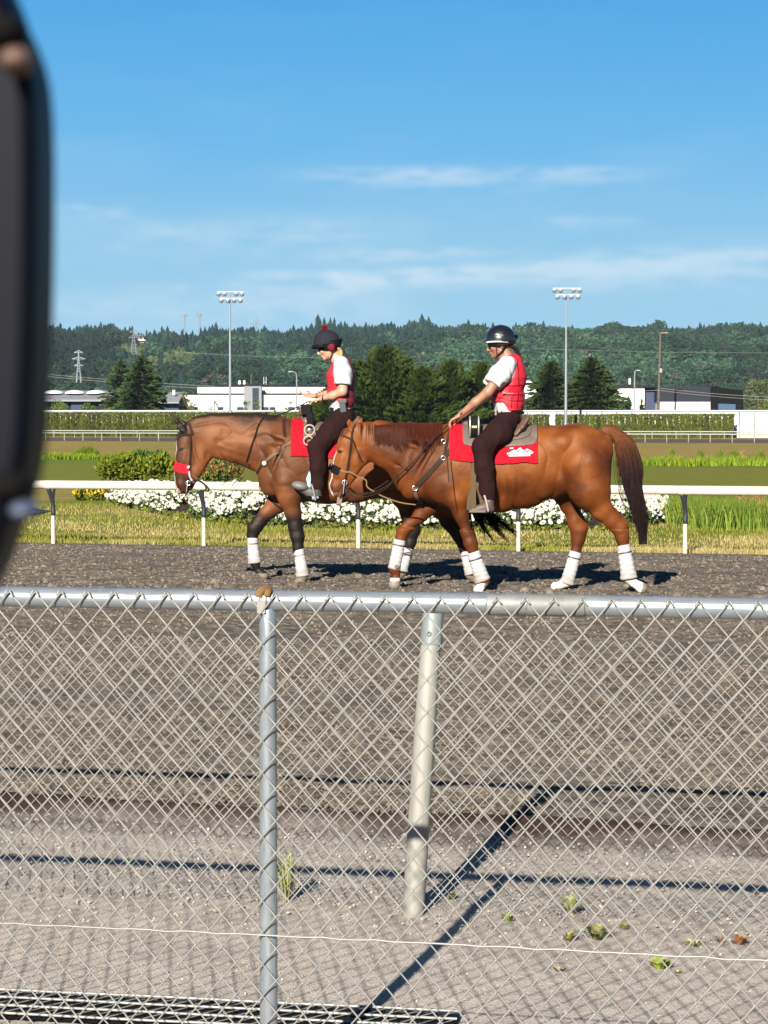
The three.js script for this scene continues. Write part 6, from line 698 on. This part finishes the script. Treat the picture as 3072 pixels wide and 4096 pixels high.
function rider(h, label, o) {
  const { P, s, o: org } = h, m = (v) => v / s, t = thing('person', label, 'rider', org); t.position.copy(h.t.position);
  const C = (l) => l.map((n) => P(n[0], n[1], n[3] ?? 0, n[2]).concat(n[4] !== undefined ? [n[4]] : [])), box3 = (x0, y0, x1, y1, z) => [P(x0, y1, -z), P(x1, y0, z)];
  const all = box3(...o.box, 0.5), [L, U] = all, shape = (grow, lists) => { const f = new Field(L, U, 0.0095); for (const [list, k, flat] of lists) f.chain(C(list.map((n) => [n[0], n[1], n[2] + grow * s, n[3], n[4]])), k ?? 0.03, flat ?? 1); return f; };
  const torso = [o.torso, 0.05, 1.38], legs = o.legs.map((l) => [l, 0.03, 1]), arms = o.arms.map((l) => [l, 0.025, 1]);
  // one continuous body, the head and hands on finer grids
  const hf = o.hands.map((q) => { const c = V(...P(q.x, q.y, q.z)), f = new Field([c.x - 0.17, c.y - 0.15, c.z - 0.13], [c.x + 0.17, c.y + 0.15, c.z + 0.13], 0.004); handInto(f, c, q.fwd, q.side, q.nrm, q.curl, q.thumb, q.k ?? 1); const w = P(...q.wrist, q.wz); f.cap(w, [c.x - q.fwd.clone().normalize().x * 0.03, c.y - q.fwd.clone().normalize().y * 0.03, c.z - q.fwd.clone().normalize().z * 0.03], m(q.wr), 0.020, 0.02, 0.9); return f.mesh(() => o.skin); });
  const body = shape(0, [torso, ...legs, ...arms]); const head = headMesh({ skin: o.faceSkin ?? o.skin, brow: o.brow, tilt: o.tilt, at: P(...o.head) });
  const neckF = o.neck; body.chain(C(neckF), 0.03);
  part(t, 'body', [body.mesh((x, y, z) => { const k = 0.92 + 0.16 * noise3(x * 30, y * 30, z * 30); return o.skin.map((v) => v * k); }), head, ...hf], skinT());
  // clothes
  const fold = (f, a, amp) => f.add((x, y, z) => amp * (fbm(x * a, y * a * 0.7, z * a, 3) - 0.5));
  const trousers = shape(0.012, [[o.hips, 0.05, 1.3], ...legs]); trousers.clip((x, y) => y - P(0, o.waist)[1]).clip((x, y) => P(0, o.cuff)[1] - y); fold(trousers, 13, 0.034); part(t, 'trousers', trousers.mesh(), mat(o.trouserColor, 0.9, { bumpMap: T.cloth, bumpScale: 0.003 }));
  const shirt = shape(0.008, [torso, ...o.sleeves.map((l) => [l, 0.03, 1])]); shirt.chain(C(o.collar), 0.03, 1.1); shirt.clip((x, y) => P(0, o.shirtHem)[1] - y).clip((x, y) => y - P(0, o.collarTop)[1]); for (const c of o.cuffs) { const a = V(...P(...c[0])), d = V(...P(...c[1])).sub(a).normalize(); shirt.clip((x, y, z) => { const q = V(x, y, z).sub(a), along2 = q.dot(d); return q.lengthSq() < 0.03 ? along2 : -1; }); } fold(shirt, 15, 0.032); part(t, 'shirt', shirt.mesh(), mat([0.43, 0.415, 0.415], 0.9, { bumpMap: T.cloth, bumpScale: 0.002 }));
  const vest = shape(0.020, [torso]); for (const a of o.armholes) vest.ball(P(...a[0]), a[1].map((v) => v), 0.01, a[2], true); vest.clip((x, y) => { const X = x * s + o.x0, f = o.hem(X); return P(0, f)[1] - y; }).clip((x, y, z) => y - P(0, o.vestTop(x * s + o.x0))[1]); vest.add((x, y, z) => { const Y = o.y0 - y * s; return 0.0045 * Math.abs(Math.sin((Y - 10) * 0.085)) * -1 + 0.016 * (fbm(x * 13, y * 13, z * 13, 2) - 0.5); }); const vm = part(t, 'vest', vest.mesh((x, y, z) => { const k = 0.9 + 0.2 * noise3(x * 10, y * 10, z * 10); return o.vestColor(x * s + o.x0, o.y0 - y * s, z).map((v) => v * k); }), vmat(0.7, { bumpMap: T.cloth, bumpScale: 0.003 }));
  o.extra?.({ t, P, m, C, vm, vest, body, shape, part: (n, g, mt, l) => part(t, n, g, mt, l) });
  return t;
}
const helmetShell = (r, from = 0, to = 1.75) => new THREE.SphereGeometry(1, 36, 20, 0, 6.2832, from, to).scale(...r);
// rear rider on the chestnut
rider(ch, 'person in a black helmet and red vest, arm stretched forward, on the chestnut horse', {
  x0: 2000, y0: 2366, box: [1770, 1290, 2150, 2080], skin: [0.27, 0.125, 0.072], faceSkin: [0.22, 0.095, 0.058], brow: [0.03, 0.02, 0.015],
  torso: [[2034, 1668, 52], [2030, 1600, 53], [2036, 1510, 54], [2042, 1462, 40]], hips: [[2026, 1688, 40], [2030, 1640, 50]], neck: [[2036, 1450, 26], [2014, 1404, 22]], head: [1994, 1384, 0], tilt: 0.20,
  legs: [[[2030, 1684, 43, 0.10], [1988, 1730, 47, 0.24], [1922, 1786, 36, 0.345], [1928, 1870, 31, 0.37], [1940, 1950, 24, 0.37], [1946, 2000, 19, 0.365]], [[2030, 1684, 43, -0.10], [1988, 1730, 47, -0.24], [1922, 1786, 36, -0.345], [1930, 1880, 31, -0.37], [1946, 1996, 19, -0.365]]],
  arms: [[[2016, 1474, 30, 0.20], [1978, 1525, 25, 0.235], [1946, 1570, 19, 0.25], [1895, 1612, 17, 0.22], [1836, 1662, 11, 0.16]], [[2020, 1474, 30, -0.20], [1976, 1540, 24, -0.24], [1950, 1580, 18, -0.24], [1842, 1672, 11, -0.10]]],
  hands: [{ x: 1815, y: 1676, z: 0.155, fwd: V(-0.85, -0.5, 0), side: 1, nrm: V(-0.35, -0.9, 0.1), curl: 0.85, thumb: 0.8, wrist: [1840, 1658], wz: 0.163, wr: 11.5, k: 1.05 }, { x: 1816, y: 1690, z: -0.06, fwd: V(-0.8, -0.5, 0.2), side: -1, nrm: V(-0.2, -0.9, 0.2), curl: 0.9, thumb: 0.8, wrist: [1842, 1672], wz: -0.10, wr: 11 }],
  waist: 1650, cuff: 1996, trouserColor: [0.017, 0.0055, 0.006], shirtHem: 1660, collarTop: 1424, collar: [[2038, 1462, 30], [2020, 1424, 25]], sleeves: [[[2024, 1462, 34, 0.17], [1998, 1498, 38, 0.225], [1966, 1536, 34, 0.24]], [[2024, 1462, 34, -0.17], [1998, 1498, 38, -0.225], [1966, 1540, 32, -0.24]]], cuffs: [[[1962, 1540, 0.24], [1948, 1560, 0.25]], [[1962, 1544, -0.24], [1948, 1566, -0.25]]],
  armholes: [[[2004, 1488, 0.235], [0.118, 0.155, 0.085], -0.5], [[2004, 1488, -0.235], [0.118, 0.155, 0.085], -0.5]], hem: (X) => X < 2006 ? 1610 - (2006 - X) * 0.06 : lerp(1612, 1642, sstep(2006, 2030, X)), vestTop: (X) => 1424 - (X - 2030) * 0.28, vestColor: (X, Y) => Y > 1606 && X < 2018 ? [0.36, 0.004, 0.014] : [0.42, 0.004, 0.014],
  extra({ P, m, C, t, part: p, vm, vest }) {
    const c = P(2000, 1361, 0), gloss = new THREE.MeshPhysicalMaterial({ color: rgb(0.006, 0.006, 0.007), roughness: 0.3, clearcoat: 0.6, clearcoatRoughness: 0.12, side: THREE.DoubleSide });
    const hel = p('helmet', [helmetShell([0.152, 0.146, 0.128], 0, 1.72).rotateZ(0.06).translate(...c), new THREE.TorusGeometry(1, 0.05, 10, 40).rotateX(Math.PI / 2).scale(0.151, 0.12, 0.127).rotateZ(0.06).translate(c[0], c[1] - 0.02, 0), helmetShell([0.15, 0.12, 0.122], 1.55, 0.55).rotateZ(0.16).translate(c[0] + 0.012, c[1], 0)], gloss, 'glossy black helmet');
    const vis = new THREE.SphereGeometry(1, 24, 6, 2.1 + 0.7, 1.7, 1.30, 0.34).scale(0.186, 0.13, 0.135); part(hel, 'visor', vis.rotateZ(0.18).translate(c[0] - 0.004, c[1] - 0.012, 0), gloss); part(hel, 'goggle_strap', tube(range(0.55, 2.6, 14).map((a) => V(c[0] - 0.150 * Math.cos(a - 0.2) * 1.02, c[1] - 0.035 + 0.012 * Math.sin(a), 0.131 * Math.sin(a - 0.0) * 1.02)), 0.006, 6, false, [1.4, 0.5]), mat([0.5, 0.5, 0.5], 0.4)); part(hel, 'vent', new THREE.SphereGeometry(0.036, 12, 8).scale(1.2, 0.32, 0.25).rotateZ(-0.15).translate(c[0] - 0.02, c[1] + 0.042, 0.122), mat([0.35, 0.35, 0.36], 0.3, { metalness: 0.6 }));
    p('sunglasses', [tube([V(...P(1998, 1388, 0.083)), V(...P(1968, 1385, 0.075)), V(...P(1955, 1388, 0.055))], 0.004, 6), new THREE.SphereGeometry(0.026, 12, 8).scale(0.35, 0.8, 1).translate(...P(1953, 1389, 0.036)), new THREE.SphereGeometry(0.026, 12, 8).scale(0.35, 0.8, 1).translate(...P(1953, 1389, -0.036))], M.black);
    p('chin_strap', [tube(curve([V(...P(1978, 1372, 0.088)), V(...P(1982, 1402, 0.078)), V(...P(1984, 1426, 0.05)), V(...P(1980, 1434, 0))], 14), 0.007, 6, false, [1, 0.5]), tube(curve([V(...P(2020, 1378, 0.086)), V(...P(2004, 1408, 0.078)), V(...P(1988, 1424, 0.055))], 12), 0.007, 6, false, [1, 0.5])], M.black);
    const q = rng(4), strands = []; for (let i = 0; i < 130; i++) { const u = q(), z = (q() - 0.5) * 0.13; strands.push(paint(tube(curve([V(...P(2032 + 18 * u, 1380 + 8 * q(), z)), V(...P(2054 + 14 * u, 1402, z * 0.8)), V(...P(2068 + 14 * u, 1432, z * 0.5)), V(...P(2078 + 12 * (q() - 0.3), 1456 + 14 * q(), z * 0.4 + 0.0))], 8), (g) => 0.006 * (1.05 - 0.7 * g), 4), () => [0.018, 0.009, 0.016])); } p('hair', strands, hairM);
    p('belt', ringTorso(C, P, m, [2036, 1648], 55, 1.34), M.black); p('wrist_band', new THREE.TorusGeometry(m(12.5), m(2.6), 6, 18).rotateY(1.35).rotateZ(-0.75).translate(...P(1845, 1655, 0.168)), M.black);
    part(vm, 'pocket', [strapOn(vest, [[2026, 1560], [2048, 1561], [2074, 1560]].map(([x, y]) => P(x, y).slice(0, 2)), m(24), 0.006, 0.002, 16)], mat([0.50, 0.008, 0.024], 0.75)); part(vm, 'side_buckle', [bevelBox(m(14), m(9), 0.016, 0.003).translate(...P(2008, 1573, 0.243)), bevelBox(m(30), m(5), 0.010, 0.002).translate(...P(2030, 1577, 0.246))], mat([0.62, 0.10, 0.13], 0.4)); for (const pts of [[[2016, 1544], [2046, 1546], [2088, 1542]], [[2012, 1580], [2046, 1582], [2088, 1580]], [[2026, 1604], [2050, 1606], [2086, 1604]], [[2062, 1440], [2066, 1500], [2066, 1570], [2060, 1636]], [[2040, 1590], [2038, 1636]], [[1962, 1580], [1985, 1590], [2004, 1598]]]) part(vm, 'seam', strapOn(vest, pts.map(([x, y]) => P(x, y).slice(0, 2)), 0.008, 0.003, 0.001, 26), mat([0.13, 0.003, 0.010], 0.9));
    boot(t, P, m, C, 1946, 1996, 1884, 2032, 0.365, mat([0.062, 0.036, 0.028], 0.6), mat([0.34, 0.29, 0.29], 0.7)); boot(t, P, m, C, 1946, 1996, 1884, 2032, -0.365, mat([0.062, 0.036, 0.028], 0.6), null);
    stirrup(ch, P, m, [[1890, 1850], [1886, 1900], [1885, 1960], [1886, 2026]], 1902, 2030, 0.372, mat([0.082, 0.055, 0.028], 0.8));
  },
});
function ringTorso(C, P, m, [x, y], r, flat) { const pts = range(0, 6.2832, 40).slice(0, -1).map((a) => { const c = P(x, y); return V(c[0] + (m(r) + 0.006) * Math.cos(a), c[1] - 0.01 * Math.cos(a), (m(r) * flat + 0.006) * Math.sin(a)); }); return tube(pts, 0.014, 6, true, [1, 0.4]); }
function boot(t, P, m, C, ax, ay, tx, ty, z, bm, panel) { const f = new Field(P(tx - 40, ty + 40, z - 0.12), P(ax + 60, ay - 90, z + 0.12), 0.007); f.chain(C([[ax, ay - 60, 24, z], [ax + 1, ay, 19, z], [ax - 2, ay + 26, 19, z], [tx, ty, 13, z]]), 0.03, 0.85); f.chain(C([[ax + 12, ay + 34, 12, z], [ax - 10, ay + 40, 12, z], [tx, ty + 6, 11, z]]), 0.02, 1); const b = part(t, 'boot', f.mesh(), bm); part(b, 'sole', tube([V(...P(ax + 18, ay + 50, z)), V(...P(ax - 10, ay + 50, z)), V(...P(tx - 8, ty + 15, z))], m(6), 8, false, [0.6, 2.4]), M.black); if (panel) part(b, 'gaiter', tube(curve([V(...P(ax - 18, ay - 20, z + 0.05)), V(...P(ax - 8, ay + 12, z + 0.058)), V(...P(ax - 2, ay + 44, z + 0.05))], 10), m(13), 10, false, [1, 0.35]), panel, 'pale side panel'); }
function stirrup(h, P, m, leather, x, y, z, mt) { part(h.t, 'stirrup_leather', strapOn(h.F, leather.map(([a, b]) => P(a, b, lerp(0.33, z + 0.02, sstep(1800, 1990, b)))), 0.052, 0.008, 0.0, 24), mt); const st = part(h.t, 'stirrup', tube([[-34, 4], [-30, -40], [-16, -78], [0, -92], [12, -80], [22, -44], [30, 4]].map(([a, b]) => V(...P(x + a * 0.9, y + b, z + 0.0))), m(5), 8, false, [0.8, 3]), mt); part(st, 'tread', bevelBox(m(66), m(10), 0.12, 0.006).translate(...P(x - 1, y + 9, z)), mat([0.11, 0.085, 0.065], 0.7)); }
// front rider on the bay
rider(bay, 'person with blond hair, red ear muffs and dark cap, looking down, on the bay horse', {
  x0: 1450, y0: 2338, box: [1180, 1310, 1460, 2030], skin: [0.41, 0.215, 0.135], faceSkin: [0.42, 0.23, 0.15], brow: [0.2, 0.12, 0.06],
  torso: [[1366, 1656, 42], [1364, 1590, 44], [1366, 1512, 46], [1370, 1474, 33]], hips: [[1370, 1682, 42], [1368, 1640, 42]], neck: [[1362, 1462, 22], [1338, 1420, 19]], head: [1313, 1397, 0], tilt: 0.40,
  legs: [[[1376, 1678, 44, 0.10], [1328, 1730, 40, 0.24], [1272, 1796, 31, 0.345], [1276, 1874, 27, 0.37], [1274, 1940, 19, 0.37], [1270, 1962, 17, 0.365]], [[1376, 1678, 44, -0.10], [1328, 1730, 40, -0.24], [1272, 1796, 31, -0.345], [1276, 1880, 27, -0.37], [1272, 1960, 17, -0.365]]],
  arms: [[[1374, 1488, 24, 0.17], [1376, 1530, 22, 0.212], [1372, 1574, 18, 0.225], [1332, 1590, 16, 0.19], [1290, 1600, 10.5, 0.13]], [[1372, 1480, 26, -0.18], [1366, 1540, 21, -0.21], [1352, 1572, 17, -0.2], [1300, 1584, 13, -0.12], [1262, 1590, 10, -0.03]]],
  hands: [{ x: 1270, y: 1606, z: 0.10, fwd: V(-0.95, -0.2, -0.25), side: 1, nrm: V(-0.3, -0.9, -0.2), curl: 0.75, thumb: 0.7, wrist: [1294, 1599], wz: 0.135, wr: 10.5 }, { x: 1240, y: 1590, z: -0.01, fwd: V(-0.98, 0.05, 0.15), side: -1, nrm: V(-0.1, 0.9, 0.3), curl: 0.5, thumb: 0.6, wrist: [1264, 1589], wz: -0.035, wr: 10 }],
  waist: 1643, cuff: 1960, trouserColor: [0.017, 0.0062, 0.0062], shirtHem: 1650, collarTop: 1432, collar: [[1364, 1466, 26], [1346, 1432, 21]], sleeves: [[[1368, 1466, 28, 0.13], [1374, 1496, 32, 0.195], [1374, 1545, 30, 0.22]], [[1372, 1470, 27, -0.16], [1370, 1505, 29, -0.205], [1366, 1545, 28, -0.21]]], cuffs: [[[1372, 1546, 0.22], [1371, 1566, 0.225]], [[1364, 1548, -0.21], [1361, 1566, -0.21]]],
  armholes: [[[1373, 1500, 0.22], [0.072, 0.142, 0.075], 0], [[1373, 1500, -0.22], [0.072, 0.142, 0.075], 0]], hem: (X) => lerp(1592, 1634, sstep(1318, 1392, X)), vestTop: (X) => 1446 - (X - 1360) * 0.26, vestColor: (X) => X > 1384 ? [0.14, 0.006, 0.012] : [0.42, 0.006, 0.014],
  extra({ P, m, C, t, part: p, vm, vest }) {
    const c = P(1308, 1378, 0), capM = mat([0.018, 0.018, 0.026], 0.85, { bumpMap: T.cloth, bumpScale: 0.002 });
    const hel = p('helmet', [helmetShell([0.136, 0.132, 0.118], 0, 1.66).rotateZ(0.14).translate(...c), new THREE.TorusGeometry(1, 0.06, 10, 36).rotateX(Math.PI / 2).scale(0.134, 0.12, 0.117).rotateZ(0.14).translate(c[0], c[1] - 0.012, 0)], capM, 'dark cloth covered helmet'); part(hel, 'shell', helmetShell([0.133, 0.14, 0.115], 1.5, 0.75).rotateZ(0.12).translate(c[0] + 0.018, c[1] + 0.006, 0), M.black);
    part(hel, 'pompom', (() => { const q = rng(9), l = []; for (let i = 0; i < 140; i++) { const d = V(q() - 0.5, q() - 0.5, q() - 0.5).normalize().multiplyScalar(0.03 + 0.006 * q()); l.push(tube([V(0, 0, 0), d], [0.004, 0.0025], 4).translate(...P(1298, 1320, 0))); } return merge(l); })(), mat([0.20, 0.006, 0.018], 0.9)); for (let k = 0; k < 6; k++) { const a = k / 6 * Math.PI; part(hel, 'seam', tube(range(-1.5, 1.5, 16).map((b) => { const y = Math.cos(b) * 0.134, r = Math.sin(b); return V(r * Math.cos(a) * 0.138, y, r * Math.sin(a) * 0.120).applyAxisAngle(V(0, 0, 1), 0.14).add(V(...c)); }), 0.0018, 4), mat([0.015, 0.015, 0.02], 0.9)); }
    part(hel, 'goggles', [tube(range(0.2, 2.94, 18).map((a) => V(c[0] - 0.148 * Math.sin(a), c[1] - 0.035 - 0.012 * Math.sin(a), 0.118 * Math.cos(a))), 0.020, 8, false, [1, 0.6])], M.black); part(hel, 'visor', new THREE.SphereGeometry(1, 22, 6, 2.9, 1.5, 1.35, 0.28).scale(0.168, 0.12, 0.115).rotateZ(0.25).translate(c[0], c[1] - 0.02, 0), M.black);
    p('ear_muff', [new THREE.SphereGeometry(0.039, 18, 12).scale(1, 1.05, 0.6).translate(...P(1327, 1397, 0.098)), new THREE.SphereGeometry(0.039, 18, 12).scale(1, 1.05, 0.6).translate(...P(1327, 1397, -0.098))], mat([0.13, 0.010, 0.020], 0.8));
    p('chin_strap', tube(curve([V(...P(1330, 1410, 0.085)), V(...P(1328, 1428, 0.07)), V(...P(1316, 1448, 0.045)), V(...P(1308, 1454, 0))], 14), 0.010, 6, false, [1, 0.6]), mat([0.05, 0.012, 0.016], 0.7));
    const q = rng(14), st = []; for (let i = 0; i < 170; i++) { const z = (q() - 0.5) * 0.12, u = q(); st.push(paint(tube(curve([V(...P(1338 + 14 * u, 1394 + 8 * q(), z)), V(...P(1354 + 14 * u, 1408, z * 0.8)), V(...P(1352 + 18 * u, 1432 + 6 * q(), z * 0.6 + 0.03)), V(...P(1346 + 24 * u, 1456 + 18 * q(), z * 0.6 + 0.05))], 9), (g) => 0.0055 * (1.05 - 0.6 * g), 4), () => { const k = 0.7 + 0.6 * q(); return [0.42 * k, 0.25 * k, 0.10 * k]; })); } p('hair', st, hairM);
    p('belt', ringTorso(C, P, m, [1368, 1644], 45, 1.34), M.black); const rd = p('radio', bevelBox(m(25), m(50), 0.04, 0.006).rotateZ(0.14).translate(...P(1373, 1632, 0.205)), mat([0.022, 0.024, 0.027], 0.6)); part(rd, 'clip', bevelBox(m(31), m(16), 0.045, 0.005).rotateZ(0.14).translate(...P(1373, 1612, 0.207)), mat([0.04, 0.042, 0.046], 0.6)); p('wrist_band', new THREE.TorusGeometry(m(11.5), m(2.6), 6, 18).rotateY(1.2).translate(...P(1297, 1599, 0.14)), M.black); p('gloves_cuff', new THREE.TorusGeometry(m(10.5), m(2), 6, 16).rotateY(1.4).translate(...P(1268, 1589, -0.04)), M.black);
    boot(t, P, m, C, 1270, 1958, 1204, 1946, 0.365, mat([0.04, 0.033, 0.03], 0.6), mat([0.2, 0.2, 0.2], 0.6)); boot(t, P, m, C, 1270, 1958, 1204, 1946, -0.365, mat([0.04, 0.033, 0.03], 0.6), null);
    part(bay.t, 'stirrup', tube([[-2, 2], [-8, -36], [-2, -60], [6, -36], [4, 2]].map(([a, b]) => V(...P(1246 + a, 1952 + b, 0.37))), m(4), 8, false, [0.8, 2]), mat([0.3, 0.45, 0.46], 0.5)); part(bay.t, 'stirrup_hood', new THREE.SphereGeometry(m(36), 18, 12).scale(0.95, 0.52, 0.9).rotateZ(-0.25).translate(...P(1206, 1946, 0.37)), mat([0.13, 0.12, 0.11], 0.6), 'grey toe hood of the stirrup'); part(bay.t, 'spur', [bevelBox(m(26), m(30), 0.07, 0.006).rotateZ(0.25).translate(...P(1264, 1982, 0.37))], mat([0.25, 0.25, 0.27], 0.4));
  },
});
scene.traverse((o) => { if (o.isMesh) { o.castShadow = true; o.receiveShadow = true; } });
renderer.render(scene, camera);
